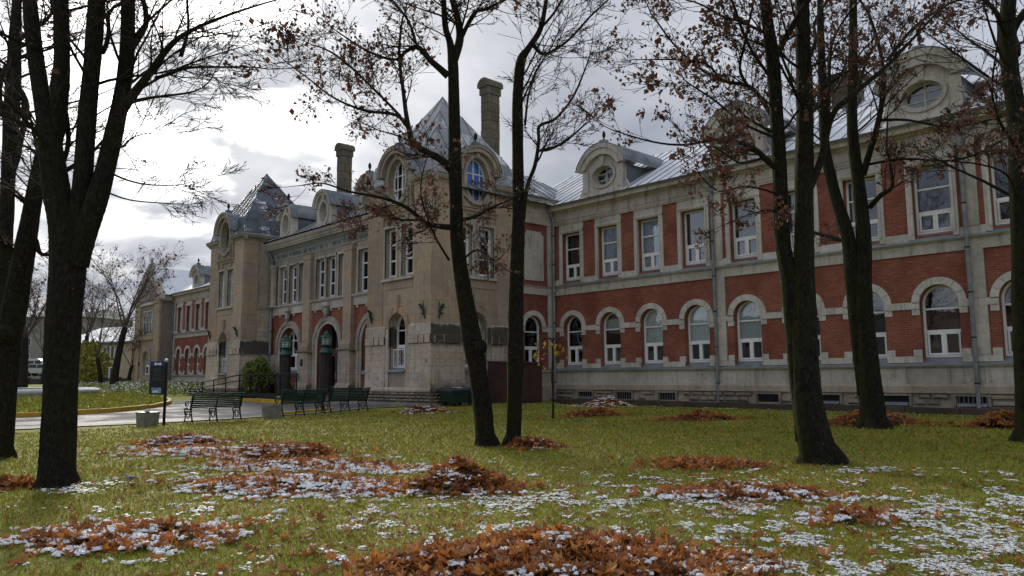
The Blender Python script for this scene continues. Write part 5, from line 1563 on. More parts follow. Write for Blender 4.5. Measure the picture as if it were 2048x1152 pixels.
# four-stemmed bare tree, close on one side
D1 = 11.25
T1 = make_tree('bare_tree', 'thick mossy tree dividing into four upright bare stems', (-13.0, 2.95),
    [[(112, 985, 83.7, D1), (114, 955, 70.8, D1), (116, 900, 65.9, D1), (121, 780, 64.4, D1), (127, 650, 64.4, D1), (134, 560, 67.6, D1), (136, 500, 67.6, D1), (126, 440, 56.3, D1), (112, 375, 51.5, D1), (100, 290, 43.4, D1), (88, 220, 33.8, D1+.1), (70, 104, 30.5, D1+.3), (58, -10, 27.3, D1+.5)],
     [(110, 350, 32.2, D1+.02), (106, 290, 35.4, D1+.05), (116, 240, 32.2, D1+.1), (124, 125, 30.5, D1+.2), (121, 0, 28.9, D1+.3), (118, -40, 27.3, D1+.3)],
     [(150, 540, 32.2, D1+.1), (158, 470, 41.9, D1+.05), (163, 410, 40.2, D1), (168, 330, 36.9, D1-.05), (174, 240, 33.8, D1-.1), (186, 104, 32.9, D1-.2), (193, 0, 32.2, D1-.3), (196, -40, 30.5, D1-.3)],
     [(158, 530, 36.9, D1-.05), (178, 450, 41.9, D1-.1), (197, 390, 40.2, D1-.1), (214, 325, 36.9, D1), (236, 229, 32.2, D1+.1), (253, 120, 28.9, D1+.25), (256, 0, 25.8, D1+.4), (258, -40, 24.1, D1+.4)]],
    [([(238, 226, 26, D1+.1), (262, 200, 20, D1+.1), (312, 154, 15, D1+.2), (362, 112, 12, D1+.3), (412, 87, 8, D1+.4), (500, 50, 5, D1+.5), (592, 12, 2, D1+.6)], 0, 1.5, 13),
     ([(362, 112, 9, D1+.3), (372, 70, 6, D1+.3), (392, 30, 5, D1+.2), (425, -20, 4, D1)], 0, 1.2, 8),
     ([(312, 156, 8, D1+.2), (375, 146, 6, D1), (458, 146, 4, D1-.1), (530, 132, 2, D1-.2)], 0, 1.2, 9),
     ([(258, 206, 9, D1+.1), (300, 190, 6, D1-.1), (352, 160, 4, D1-.3), (385, 110, 2, D1-.4)], 0, 1.0, 7),
     ([(262, 100, 14, D1+.3), (280, 40, 11, D1+.4), (300, -10, 9, D1+.5)], 0, 1.4, 6),
     ([(74, 95, 12, D1+.2), (45, 80, 10, D1), (10, 70, 8, D1-.1), (-30, 50, 6, D1-.2)], 0, 1.2, 6),
     ([(128, 320, 9, D1+.1), (150, 265, 9, D1+.5), (170, 190, 7, D1+.9), (165, 90, 5, D1+1.2)], .0, 1.1, 6),
     ([(205, 105, 10, D1-.1), (232, 70, 8, D1+.3), (262, 40, 6, D1+.6), (330, 0, 5, D1+1)], 0, 1.1, 6),
     ([(225, 290, 6, D1), (280, 300, 4, D1-.3), (340, 280, 2, D1-.5)], 0, .9, 7),
     ([(212, 340, 5, D1), (255, 360, 3.5, D1-.4), (330, 350, 2, D1-.6)], 0, .9, 6),
     ([(205, 380, 4, D1), (260, 400, 3, D1-.4), (300, 395, 2, D1-.5)], 0, .7, 4)],
    11, dict(OPT, sparse=.006, leaf=.07, per=1, stemkids=6, up=.02, wob=.13, rmin=.0040, kids={0: 7, 1: 7, 2: 4}))

D2 = 15.2
make_tree('bare_tree', 'leaning dark bare trunk with a round knot behind the four-stemmed tree', (-18.2, 3.1),
    [[(2, 930, 52.8, D2), (6, 900, 38.7, D2), (12, 790, 38.7, D2), (20, 680, 44.0, D2), (32, 600, 45.8, D2), (46, 520, 40.5, D2), (60, 440, 33.4, D2), (76, 350, 28.2, D2+.1), (95, 250, 22.9, D2+.3), (118, 120, 17.6, D2+.5), (130, -20, 14.1, D2+.7)]],
    [([(46, 520, 16, D2), (25, 490, 14, D2+.2), (-10, 470, 12, D2+.4)], 0, 1.4, 6),
     ([(70, 480, 12, D2), (95, 510, 8, D2+.3), (120, 500, 6, D2+.4)], 0, 1.0, 4),
     ([(60, 440, 12, D2), (40, 350, 9, D2-.2), (20, 250, 7, D2-.4)], 0, 1.4, 8)],
    12, dict(OPT, stemkids=14), stubs=[(12, 670, D2-.2, -8, 5, .17)])
D3 = 20.5
make_tree('bare_tree', 'slimmer grey bare tree standing farther behind the leaning trunk', (-25.0+1.2, 4.0),
    [[(-2, 875, 36, D3), (0, 760, 30, D3), (6, 600, 28, D3), (12, 450, 27, D3), (18, 330, 26, D3), (24, 210, 30, D3), (28, 120, 26, D3), (32, 40, 20, D3), (36, -30, 16, D3)]],
    [([(24, 160, 14, D3), (48, 200, 14, D3+.2), (62, 260, 12, D3+.4), (75, 330, 9, D3+.6)], 0, 1.6, 7),
     ([(22, 260, 13, D3), (4, 200, 12, D3), (-14, 120, 10, D3)], .25, 1.6, 8),
     ([(30, 90, 10, D3), (60, 40, 8, D3), (85, -10, 6, D3)], .3, 1.6, 9)],
    13, dict(OPT, stemkids=18, sparse=.02, leaf=.09, per=2))

# the twin-trunk tree in the middle of the lawn
D4 = 15.5
make_tree('twin_tree', 'leaning mossy trunk with clusters of brown leaves and a sawn-off scar', (-11.95, 10.4),
    [[(974, 905, 52.1, D4), (972, 885, 41.7, D4), (966, 820, 37.2, D4), (955, 740, 38.7, D4), (946, 690, 40.2, D4), (936, 630, 37.2, D4), (924, 560, 31.2, D4), (914, 480, 27.5, D4), (912, 400, 26.8, D4), (910, 320, 26.0, D4), (908, 210, 23.8, D4), (906, 125, 20.8, D4), (900, 85, 14.1, D4), (891, 55, 12.6, D4), (887, 0, 11.2, D4), (884, -40, 9.7, D4)]],
    [([(908, 120, 18, D4), (920, 80, 16, D4+.1), (918, 50, 14, D4+.2), (908, 15, 12, D4+.3), (900, -25, 10, D4+.4)], .3, 1.3, 6),
     ([(922, 78, 9, D4+.1), (936, 50, 8, D4), (952, 32, 7, D4-.2), (975, 38, 6, D4-.3), (1022, 25, 4, D4-.5), (1070, 10, 3, D4-.6)], .55, 1.1, 9),
     ([(896, 152, 15, D4), (878, 135, 13, D4-.1), (858, 115, 12, D4-.3), (832, 84, 10, D4-.5), (806, 87, 8, D4-.6), (781, 102, 6, D4-.7), (727, 87, 5, D4-.8), (664, 50, 2.5, D4-1)], .6, 1.2, 14),
     ([(831, 84, 6, D4-.5), (820, 50, 5, D4-.3), (790, 10, 4, D4), (770, -20, 3, D4+.2)], .5, 1.1, 7),
     ([(902, 338, 18, D4), (880, 318, 15, D4-.2), (852, 305, 14, D4-.3), (829, 288, 13, D4-.5), (818, 250, 10, D4-.6), (808, 187, 8, D4-.5), (796, 100, 6, D4-.3), (800, 20, 4, D4)], .6, 1.2, 13),
     ([(822, 265, 9, D4-.5), (793, 229, 7, D4-.8), (727, 217, 5.5, D4-1.1), (664, 192, 4, D4-1.4), (622, 162, 3, D4-1.6), (585, 137, 2, D4-1.8)], .75, 1.05, 15),
     ([(800, 232, 6, D4-.7), (768, 200, 5, D4-.4), (697, 137, 4, D4-.1), (643, 112, 2.5, D4+.1)], .75, 1.0, 12),
     ([(905, 455, 13, D4), (875, 452, 11, D4-.2), (852, 446, 10, D4-.4), (812, 414, 8, D4-.7), (760, 392, 6, D4-1.0), (685, 375, 4.5, D4-1.4), (622, 354, 3, D4-1.7), (568, 358, 2, D4-1.9)], .8, .8, 12),
     ([(840, 440, 5, D4-.4), (800, 440, 4, D4-.2), (760, 430, 3, D4), (700, 440, 2, D4+.2)], .85, .7, 9),
     ([(920, 440, 9, D4), (948, 432, 7, D4-.2), (985, 410, 5, D4-.3), (1030, 395, 3, D4-.5)], .45, .7, 7),
     ([(898, 520, 5, D4), (870, 470, 4, D4-.3), (850, 400, 3, D4-.6), (860, 340, 2, D4-.8)], .8, .8, 9),
     ([(925, 520, 5, D4), (955, 500, 4, D4-.4), (990, 520, 3, D4-.7), (1010, 500, 2, D4-.9)], .6, .6, 8)],
    21, dict(OPT, stemkids=8, leaf=.060, per=3, sparse=.02, thin=.20, spread=.07, **{'from': .75}), stubs=[(950, 697, D4, 13, -4, .15)])
D4b = 15.35
make_tree('twin_tree', 'slender straight bare trunk rising beside the leaning mossy one', (-11.45, 10.75),
    [[(1024, 905, 41.3, D4b), (1027, 885, 32.7, D4b), (1029, 800, 30.1, D4b), (1031, 680, 32.7, D4b), (1033, 560, 29.2, D4b), (1037, 450, 25.8, D4b), (1036, 354, 24.1, D4b), (1035, 250, 22.4, D4b), (1036, 180, 21.5, D4b), (1042, 122, 18.9, D4b), (1058, 95, 12.9, D4b), (1079, 62, 11.2, D4b), (1089, 21, 8.6, D4b), (1096, -30, 6.9, D4b)]],
    [([(1066, 90, 8, D4b), (1078, 102, 7, D4b), (1095, 104, 6, D4b-.2), (1135, 83, 5, D4b-.4), (1177, 46, 4, D4b-.6), (1210, 25, 2.5, D4b-.8)], .03, 1.1, 9),
     ([(1046, 440, 9, D4b), (1054, 375, 8, D4b-.1), (1070, 330, 8, D4b-.2), (1078, 280, 7, D4b-.3), (1080, 245, 7, D4b-.3), (1114, 225, 5.5, D4b-.5), (1152, 175, 4.5, D4b-.7), (1177, 117, 3.5, D4b-.8), (1189, 83, 2.5, D4b-.9)], .03, 1.1, 14),
     ([(1080, 300, 6, D4b-.3), (1100, 302, 5, D4b-.3), (1132, 290, 4, D4b-.5), (1170, 255, 3, D4b-.7)], .03, .9, 9),
     ([(1050, 250, 5, D4b), (1058, 180, 4, D4b+.3), (1075, 120, 3, D4b+.5)], 0, 1.0, 8),
     ([(1078, 60, 6, D4b), (1110, 20, 5, D4b+.2), (1140, -20, 4, D4b+.3)], .1, 1.2, 8)],
    22, dict(OPT, stemkids=9, sparse=.01, leaf=.07, per=1, **{'from': .55}))

# twin trunks at the right, loaded with dead leaves
D5 = 11.9
make_tree('leafy_tree', 'massive dark double trunk with dense brown withered leaves', (-5.6, 11.6),
    [[(1648, 945, 100.8, D5), (1643, 922, 81.0, D5), (1628, 870, 68.4, D5), (1616, 800, 57.6, D5), (1610, 700, 52.2, D5), (1608, 600, 45.0, D5), (1608, 480, 38.7, D5), (1608, 333, 36.0, D5), (1610, 208, 33.3, D5), (1606, 83, 28.8, D5+.1), (1604, 0, 27.0, D5+.2), (1602, -40, 25.2, D5+.2)],
     [(1612, 880, 39.6, D5+.1), (1602, 780, 41.4, D5+.1), (1592, 680, 39.6, D5+.1), (1580, 570, 36.0, D5+.1), (1565, 479, 30.6, D5+.1), (1559, 333, 28.8, D5+.1), (1554, 250, 27.9, D5), (1546, 125, 26.1, D5-.1), (1535, 42, 23.4, D5-.2), (1528, -30, 21.6, D5-.3)]],
    [([(1550, 118, 12, D5-.1), (1568, 75, 12, D5), (1588, 25, 11, D5+.1), (1600, -25, 10, D5+.2)], .6, 1.1, 7),
     ([(1552, 335, 14, D5+.1), (1530, 318, 12, D5), (1512, 300, 11, D5-.2), (1483, 283, 9, D5-.4), (1442, 271, 7, D5-.6), (1387, 275, 5, D5-.9), (1325, 262, 4, D5-1.1), (1242, 233, 2.5, D5-1.3)], .8, .85, 14),
     ([(1546, 235, 10, D5), (1520, 200, 9, D5+.3), (1492, 175, 8, D5+.6), (1429, 154, 6, D5+.9), (1367, 87, 4.5, D5+1.2), (1317, 0, 3.5, D5+1.5)], .85, 1.0, 16),
     ([(1440, 160, 5, D5+.9), (1410, 130, 4, D5+.7), (1330, 110, 3, D5+.4), (1280, 90, 2, D5+.2)], .85, .8, 11),
     ([(1500, 180, 7, D5+.5), (1486, 140, 6, D5+.4), (1490, 90, 5, D5+.2), (1492, 10, 4, D5)], .85, .9, 11),
     ([(1545, 160, 7, D5-.1), (1500, 100, 6, D5-.3), (1450, 40, 5, D5-.4), (1400, -10, 4, D5-.5)], .85, 1.0, 13),
     ([(1540, 70, 7, D5-.2), (1480, 50, 5, D5-.1), (1420, 60, 4, D5), (1350, 40, 3, D5+.2)], .85, .9, 12),
     ([(1560, 280, 6, D5), (1500, 250, 5, D5-.4), (1430, 210, 4, D5-.7), (1350, 190, 3, D5-1)], .85, .8, 12),
     ([(1620, 375, 16, D5), (1640, 320, 14, D5-.1), (1658, 235, 12, D5-.3), (1690, 200, 11, D5-.4), (1721, 175, 10, D5-.5), (1783, 125, 8, D5-.7), (1846, 67, 6, D5-.9), (1908, 8, 5, D5-1.1)], .6, .9, 15),
     ([(1655, 245, 8, D5-.3), (1668, 150, 7, D5-.4), (1700, 60, 6, D5-.5), (1740, -10, 5, D5-.6)], .75, .9, 12),
     ([(1616, 120, 8, D5), (1640, 70, 7, D5+.3), (1660, 20, 6, D5+.5), (1690, -30, 5, D5+.7)], .8, .9, 10),
     ([(1530, 315, 5, D5), (1470, 330, 4, D5-.4), (1400, 320, 3, D5-.8)], .85, .6, 9),
     ([(1560, 390, 5, D5), (1500, 370, 4, D5-.4), (1440, 380, 3, D5-.8), (1380, 350, 2, D5-1.0)], .85, .6, 10),
     ([(1565, 430, 4, D5), (1530, 420, 3, D5-.4), (1480, 440, 2, D5-.7)], .8, .5, 7)],
    31, dict(OPT, stemkids=10, leaf=.056, per=3, sparse=.07, thin=.23, spread=.045, L0=1.8, rmin=.0036, kids={0: 6, 1: 5, 2: 3}, **{'from': .6}))

D6 = 18.0
make_tree('leafy_tree', 'forked tree with a ring of raked leaves behind its foot', (-7.5, 18.6),
    [[(1750, 868, 76.8, D6), (1748, 850, 54.4, D6), (1742, 780, 44.8, D6), (1734, 700, 40.0, D6), (1726, 600, 35.2, D6), (1727, 479, 28.8, D6), (1718, 375, 25.6, D6), (1707, 292, 22.4, D6), (1704, 208, 20.0, D6), (1706, 125, 17.6, D6), (1706, 0, 14.4, D6), (1706, -30, 12.8, D6)],
     [(1730, 790, 27.2, D6+.1), (1718, 690, 28.8, D6+.1), (1706, 570, 28.8, D6+.1), (1697, 480, 27.2, D6+.1), (1672, 396, 23.2, D6+.2), (1655, 325, 20.8, D6+.3), (1648, 271, 19.2, D6+.4), (1646, 187, 17.6, D6+.5), (1642, 83, 14.4, D6+.6), (1640, -20, 12.0, D6+.7)]],
    [([(1726, 350, 14, D6), (1742, 290, 12, D6-.3), (1752, 250, 11, D6-.5), (1771, 175, 9, D6-.7), (1776, 83, 7, D6-.8), (1766, 0, 6, D6-.9)], .55, 1.3, 10),
     ([(1740, 414, 11, D6), (1762, 390, 10, D6-.4), (1792, 367, 7, D6-.8), (1800, 292, 5, D6-1), (1815, 230, 3, D6-1.1)], .5, .9, 9),
     ([(1776, 120, 7, D6-.7), (1820, 60, 6, D6-.5), (1880, 20, 5, D6-.3), (1950, 0, 3, D6-.1)], .6, 1.3, 12),
     ([(1700, 490, 9, D6+.1), (1670, 470, 8, D6+.3), (1640, 455, 6, D6+.5)], .2, .7, 5),
     ([(1705, 200, 8, D6), (1740, 130, 6, D6+.4), (1790, 60, 5, D6+.8)], .6, 1.3, 10),
     ([(1648, 230, 8, D6+.4), (1610, 170, 6, D6+.9), (1560, 100, 5, D6+1.4)], .6, 1.3, 9),
     ([(1760, 240, 6, D6-.6), (1820, 240, 5, D6-1), (1890, 260, 4, D6-1.4), (1960, 250, 3, D6-1.7)], .55, .9, 12),
     ([(1730, 330, 6, D6), (1800, 320, 5, D6-.6), (1880, 330, 4, D6-1.2), (1950, 300, 3, D6-1.6)], .5, .8, 11)],
    32, dict(OPT, stemkids=8, leaf=.066, per=3, sparse=.04, thin=.2, spread=.06, **{'from': .6}))

D7 = 14.4
make_tree('leafy_tree', 'tree with a sharply bent trunk beside a heap of raked leaves', (-4.0, 17.0),
    [[(2062, 900, 72.0, D7), (2060, 880, 54.0, D7), (2054, 800, 41.4, D7), (2048, 700, 37.8, D7), (2044, 600, 37.8, D7), (2044, 480, 37.8, D7), (2040, 380, 37.8, D7), (2038, 300, 36.0, D7), (2032, 220, 34.2, D7), (2020, 140, 32.4, D7), (2014, 60, 30.6, D7), (2018, -20, 27.0, D7)]],
    [([(2018, 80, 14, D7), (1985, 40, 10, D7-.2), (1930, 30, 7, D7-.4), (1870, 10, 4, D7-.6)], .5, 1.2, 11),
     ([(2040, 400, 8, D7), (2010, 370, 6, D7-.3), (1960, 350, 4, D7-.6), (1900, 330, 3, D7-.8)], .4, .9, 10),
     ([(2040, 300, 8, D7), (2000, 250, 6, D7-.5), (1950, 180, 4, D7-.8), (1930, 100, 3, D7-1)], .45, 1.0, 11),
     ([(2030, 110, 20, D7), (2050, 60, 18, D7), (2080, 0, 15, D7)], .4, 1.3, 7)],
    33, dict(OPT, stemkids=8, leaf=.062, per=3, sparse=.04, thin=.24, spread=.06, **{'from': .5}))

# thin staked young tree with the last yellow leaves
yx, yy = -16.5, 17.05; yz = gz(yx, yy)
yt = thing('young_tree', 'thin young weeping tree with a few yellow leaves', 'tree', (yx, yy, yz))
tb = Tubes(); c = smooth_line([(yx, yy, yz-.1, .035), (yx+.02, yy, yz+.8, .03), (yx-.02, yy+.01, yz+1.3, .032), (yx+.03, yy, yz+1.9, .028), (yx+.01, yy, yz+2.42, .03)])
tb.add(c[:, :3], c[:, 3], 8); mk('trunk', tb, MATS['bark_plain'], yt, smooth=True)
rr = random.Random(5); tb = Tubes(); lp = []
for k in range(15):
    a = 2*math.pi*k/15+rr.uniform(-.2, .2); L = rr.uniform(.35, .75)
    e = np.array([math.cos(a), math.sin(a), 0]); b0 = np.array([yx+.01, yy, yz+2.40])
    dr = rr.uniform(.25, 1.0)
    pts = [b0, b0+e*L*.4+[0, 0, .06], b0+e*L*.8+[0, 0, -.05], b0+e*L+[0, 0, -.35*dr], b0+e*L*1.04+[0, 0, -.85*dr]]
    c = smooth_line([(*p_, r_) for p_, r_ in zip(pts, [.014, .011, .008, .006, .004])], 3)
    tb.add(c[:, :3], c[:, 3], 4)
    if rr.random() < .8: lp += [c[-1, :3], c[-3, :3]]
    if rr.random() < .35: lp.append(c[-5, :3])
tb.obj('branches', 'twig', yt, kind='stuff')
quad_leaves('leaves', lp, .11, rr, 'leaf_yellow', yt, 2, .7, .04)
# ------------------------------------------------------------------ background
def bg_tree(name, label, x, y, h, seed, group, r=.25, lean=(0, 0), split=.3, leaf=0, mat='twig_far', kids=None, lm='hanging_leaf', lsz=.14, spread=1.0):
    rr = random.Random(seed); z = gz(x, y)
    t = thing(name, label, 'tree', (x, y, z), group)
    o = dict(wob=.17, up=.07, rmin=.0075, kids=kids or {0: 8, 1: 6, 2: 4})
    hs = h*split
    tb = Tubes(); c = smooth_line([(x, y, z-.2, r*1.3), (x+lean[0]*.3, y+lean[1]*.3, z+hs*.4, r), (x+lean[0]*.7, y+lean[1]*.7, z+hs*.8, r*.9), (x+lean[0], y+lean[1], z+hs, r*.8)])
    tb.add(c[:, :3], c[:, 3], 9, .05); mk('trunk', tb, MATS['bark_plain'], t, smooth=True)
    store = {0: [], 1: [], 2: [], 3: []}; tips = []
    nl = 5
    for k in range(nl):
        a = 2*math.pi*k/nl+rr.uniform(-.4, .4)
        d = np.array([math.cos(a)*.42*spread, math.sin(a)*.42*spread, 1.0])
        sprout(store, tips, c[-1-(k % 2)*2, :3].copy(), d, (h-hs)*rr.uniform(.62, .85), r*.30, 0, 3, rr, o)
    br = Tubes()
    for p_, r_ in store[0]+store[1]: br.add(p_, r_, 5)
    br.obj('branches', 'twig_far', t, kind='stuff')
    tw = Tubes()
    for l in (2, 3):
        for p_, r_ in store[l]: tw.add(p_, r_, 3)
    tw.obj('twigs', mat, t, kind='stuff')
    if leaf:
        pos = [q[0] for q in tips if rr.random() < leaf]
        if pos: quad_leaves('leaves', pos, lsz, rr, lm, t, 3, .6, .12)
    return t
def gp(x, D): 
    p_ = at(x, 770, D); return p_.x, p_.y
bx, by = gp(226, 62)
bg_tree('bare_tree', 'tall leaning bare tree with a pale sawn patch before the yellow house', bx, by, 13.5, 51, 'bare trees beyond the island', .27, (.7, .5), .36, .04, kids={0: 9, 1: 6, 2: 4})
for i, (x, D, h, r_, lb, lf) in enumerate(((203, 66, 11, .2, 'slim bare tree leaning over the yellow-green bush', .05), (256, 80, 8.0, .2, 'bare multi-stemmed tree beside the gabled pavilion', .05), (168, 80, 13, .25, 'bare tree hidden mostly behind the four-stemmed trunk', .03),
                                     (46, 52, 10.5, .28, 'crooked forked bare tree near the parked van', .05), (84, 85, 11, .2, 'thin pale bare tree in front of the grey block', 0), (18, 70, 12, .25, 'bare tree at the end of the long low wall', .03), (-40, 60, 12, .25, 'bare tree beyond the far kerb', .03), (290, 105, 11, .25, 'bare reddish tree behind the pavilion gable', .05))):
    a, b = gp(x, D)
    bg_tree('bare_tree', lb, a, b, h, 60+i, 'bare trees beyond the island', r_, (rng.uniform(-.8, .8), rng.uniform(-.5, .5)), rng.uniform(.2, .4), lf)

def leaf_bush(name, label, x, y, z, rx, ry, h, n, size, mat, seed, cat='shrub'):
    rr = random.Random(seed); rs = np.random.RandomState(seed)
    t = thing(name, label, cat, (x, y, z))
    tb = Tubes(); pos = []
    for k in range(16):
        a = rr.uniform(0, 6.28); q = rr.uniform(.2, .9)
        e = np.array([x+rx*q*math.cos(a), y+ry*q*math.sin(a), z+h*rr.uniform(.6, .95)])
        b0 = np.array([x+.1*math.cos(a), y+.1*math.sin(a), z-.05])
        mid = b0*.45+e*.55+[0, 0, h*.08]
        tb.add([b0, mid, e], [.022, .014, .006], 4)
    tb.obj('stems', 'bark_plain', t, kind='stuff')
    while len(pos) < n:
        v = rs.uniform(-1, 1, 3)
        rad = (v[0]**2+v[1]**2+(v[2]*.95)**2)
        if rad > 1 or rad < .12*rs.uniform(0, 1): continue
        wv = .80+.22*math.sin(v[0]*6+seed)*math.sin(v[1]*5)+.16*math.sin(v[2]*7+v[0]*4)
        if rad > wv: continue
        pos.append((x+v[0]*rx, y+v[1]*ry, z+h*(.52+.48*v[2])))
    quad_leaves('leaves', pos, size, rr, mat, t, 2, .2, .05)
leaf_bush('green_shrub', 'round green shrub growing behind the ramp railing', -44.55, 20.55, .45, 1.35, .85, 2.45, 1500, .15, 'shrub_leaf', 71)
a, b = gp(176, 72)
leaf_bush('yellow_bush', 'yellow-green bush standing before the yellow house', a, b, gz(a, b), 2.4, 2.0, 4.2, 1100, .22, 'leaf_olive', 72)

# yellow two-storey house with a snowy roof
def house(x0, y0, x1, y1, depth, z0, ze, zr, wall, label, wins, name):
    d = Vector((x1-x0, y1-y0)); L = d.length; d = d/L; nrm = Vector((d.y, -d.x))
    if nrm.dot(Vector((-x0, -y0))) < 0: nrm = -nrm
    fr = Fr(x0, y0, (d.x, d.y), (nrm.x, nrm.y))
    h_ = thing(name, label, 'building', (x0, y0, z0))
    mk('wall', MB(fr).box(0, L, -depth, 0, z0-.5, ze), MATS[wall], h_)
    mk('roof', MB(fr).profile([(.5, ze), (-depth/2, zr), (-depth-.5, ze), (-depth-.5, ze-.15), (.5, ze-.15)], -.4, L+.4), MATS['roof_snow'], h_)
    mk('eaves', MB(fr).box(-.35, L+.35, .30, .45, ze-.32, ze-.16), MATS['roof_dark'], h_)
    for (u, za, w, hh) in wins:
        wf = mk('window', MB(fr).box(u-w/2, u+w/2, .0, .05, za, za+.07).box(u-w/2, u+w/2, .0, .05, za+hh-.07, za+hh).box(u-w/2, u-w/2+.07, 0, .05, za+.07, za+hh-.07).box(u+w/2-.07, u+w/2, 0, .05, za+.07, za+hh-.07).box(u-.04, u+.04, 0, .05, za+.07, za+hh-.07), MATS['frame_white'], h_)
        mk('pane', MB(fr).box(u-w/2+.07, u+w/2-.07, .01, .02, za+.07, za+hh-.07), MATS['van_dark'], wf)
    return h_
p0, p1 = at(120, 770, 104), at(292, 770, 97)
house(p0.x, p0.y, p1.x, p1.y, 12, .9, 6.6, 9.0, 'plaster_yellow', 'yellow plastered two-storey house with snow on its roof', [(2+k*2.35, zz, 1.5, 1.5) for k in range(4) for zz in (1.7, 4.4)]+[(9.6, 4.4, 1.7, 1.6), (9.6, 1.6, 1.7, 1.6)], 'yellow_house')
p0, p1 = at(-120, 770, 150), at(140, 770, 140)
house(p0.x, p0.y, p1.x, p1.y, 14, .9, 13.5, 15.2, 'plaster_grey', 'tall grey apartment block behind the bare trees', [(1.2+k*2.6, zz, 1.4, 1.5) for k in range(9) for zz in (2, 5, 8, 11)], 'grey_house')
# low garden wall
p0, p1 = at(-60, 770, 88), at(300, 770, 84)
d = Vector((p1.x-p0.x, p1.y-p0.y)); L = d.length; d /= L
wl_ = thing('garden_wall', 'long low dark brown wall behind the far lawn', 'wall', (p0.x, p0.y, .7))
frw = Fr(p0.x, p0.y, (d.x, d.y), (d.y, -d.x))
n = 12
for k in range(n):
    mk('wall_panel', MB(frw).box(L*k/n+.02, L*(k+1)/n-.02, -.12, .12, .3, 1.75), MATS['dark_wood'], wl_)
    mk('wall_pier', MB(frw).box(L*k/n-.16, L*k/n+.16, -.2, .2, .3, 1.9), MATS['dark_wood'], wl_)

# vehicles parked in front of the grey block
def vehicle(x, y, rz, name, label, kind, paint):
    t = thing(name, label, kind, (0, 0, 0), 'vehicles parked beyond the low wall')
    if kind == 'van':
        pr = [(-2.3, .35), (2.3, .35), (2.35, .75), (1.9, 1.05), (1.35, 1.95), (1.1, 2.1), (-2.2, 2.1), (-2.35, 1.9)]
        gl = [(1.78, 1.12), (1.32, 1.88), (.75, 1.88), (.75, 1.12)]
        gl2 = [(.6, 1.12), (.6, 1.85), (-2.0, 1.85), (-2.0, 1.12)]
    else:
        pr = [(-2.1, .35), (2.1, .35), (2.12, .75), (1.2, .95), (.55, 1.45), (-1.1, 1.48), (-1.75, 1.05), (-2.12, .95)]
        gl = [(1.0, .98), (.5, 1.38), (-.2, 1.40), (-.2, .98)]
        gl2 = [(-.3, .98), (-.3, 1.40), (-1.05, 1.40), (-1.5, 1.02)]
    fr = Fr(0, 0, (1, 0), (0, 1))
    mk('body', MB(fr).prism(pr, -.85, .85), MATS[paint], t, bev=.08)
    for q in (gl, gl2):
        for s_ in (-1, 1):
            mk('window', MB(fr).prism(q, s_*.855-.004, s_*.855+.004), MATS['van_dark'], t)
    for u in (-1.4, 1.4):
        for s_ in (-1, 1):
            w_ = mk('wheel', MB().tube([(u, s_*.68, .33), (u, s_*.88, .33)], .33, 16), MATS['tyre'], t)
            mk('rim', MB().tube([(u, s_*.875, .33), (u, s_*.895, .33)], .2, 12), MATS['steel_bright'], w_)
    t.location = (x, y, gz(x, y)+.9); t.rotation_euler.z = rz
a, b = gp(62, 93); vehicle(a, b, R(50), 'parked_van', 'pale van parked beyond the low wall', 'van', 'van_white')
a, b = gp(84, 92); vehicle(a, b, R(48), 'parked_car', 'white car parked next to the pale van', 'car', 'van_white')
a, b = gp(24, 94); vehicle(a, b, R(50), 'parked_van', 'dark van parked behind the crooked bare tree', 'van', 'van_dark')
for x, y in ((62, 93), (84, 92), (24, 94)): pass

# snow-dusted ground cover on the bank
rs = np.random.RandomState(8); pos = []
while len(pos) < 5200:
    x, y = rs.uniform(-80, -47.5), rs.uniform(14.6, 25)
    if ((x-IC[0])/IA)**2+((y-IC[1])/IB)**2 < 1.0: continue
    if x > -52.5 and y > 15.8: continue
    pos.append((x, y, gz(x, y)+rs.uniform(.01, .14)))
pos = np.array(pos); k = rs.uniform(0, 1, len(pos)) < .6
gcv = thing('ground_cover', 'low leafy ground cover dusted with snow on the bank', 'ground cover', (-60, 19, .6))
gcv['kind'] = 'stuff'
quad_leaves('leaves', pos[k].tolist(), .16, random.Random(3), 'shrub_leaf', gcv, 3, .1, .1)
sp2 = pos[~k].copy(); sp2[:, 2] += .1
quad_leaves('snow_dust', sp2.tolist(), .085, random.Random(4), 'snow', gcv, 2, .0, .1)

# houses across the street, behind the photographer: the windows mirror their roofline
house(20, -62, -70, -34, 12, 0, 9.5, 13.5, 'plaster_grey', 'long grey house across the street mirrored in the upper windows', [(3+k*4.4, zz, 1.5, 1.8) for k in range(21) for zz in (1.5, 5.2)], 'street_house')

# rough grass on the island
rs = np.random.RandomState(18); pos = []
while len(pos) < 9000:
    a, q = rs.uniform(-1.4, 1.9), math.sqrt(rs.uniform(.09, .97))
    x, y = IC[0]+IA*q*math.cos(a), IC[1]+IB*q*math.sin(a)
    if math.hypot(x-IC[0], y-IC[1]) < 6.3: continue
    zi = gz(x, y)+.13+(.21*min(1, (1-q)/.4))
    pos.append((x, y, zi+.02))
ig = quad_leaves('island_grass', pos, .11, random.Random(6), 'grass_blade', None, 2, -1.2, .05)
tag(ig, 'rough grass growing on the kerbed island', 'grass')
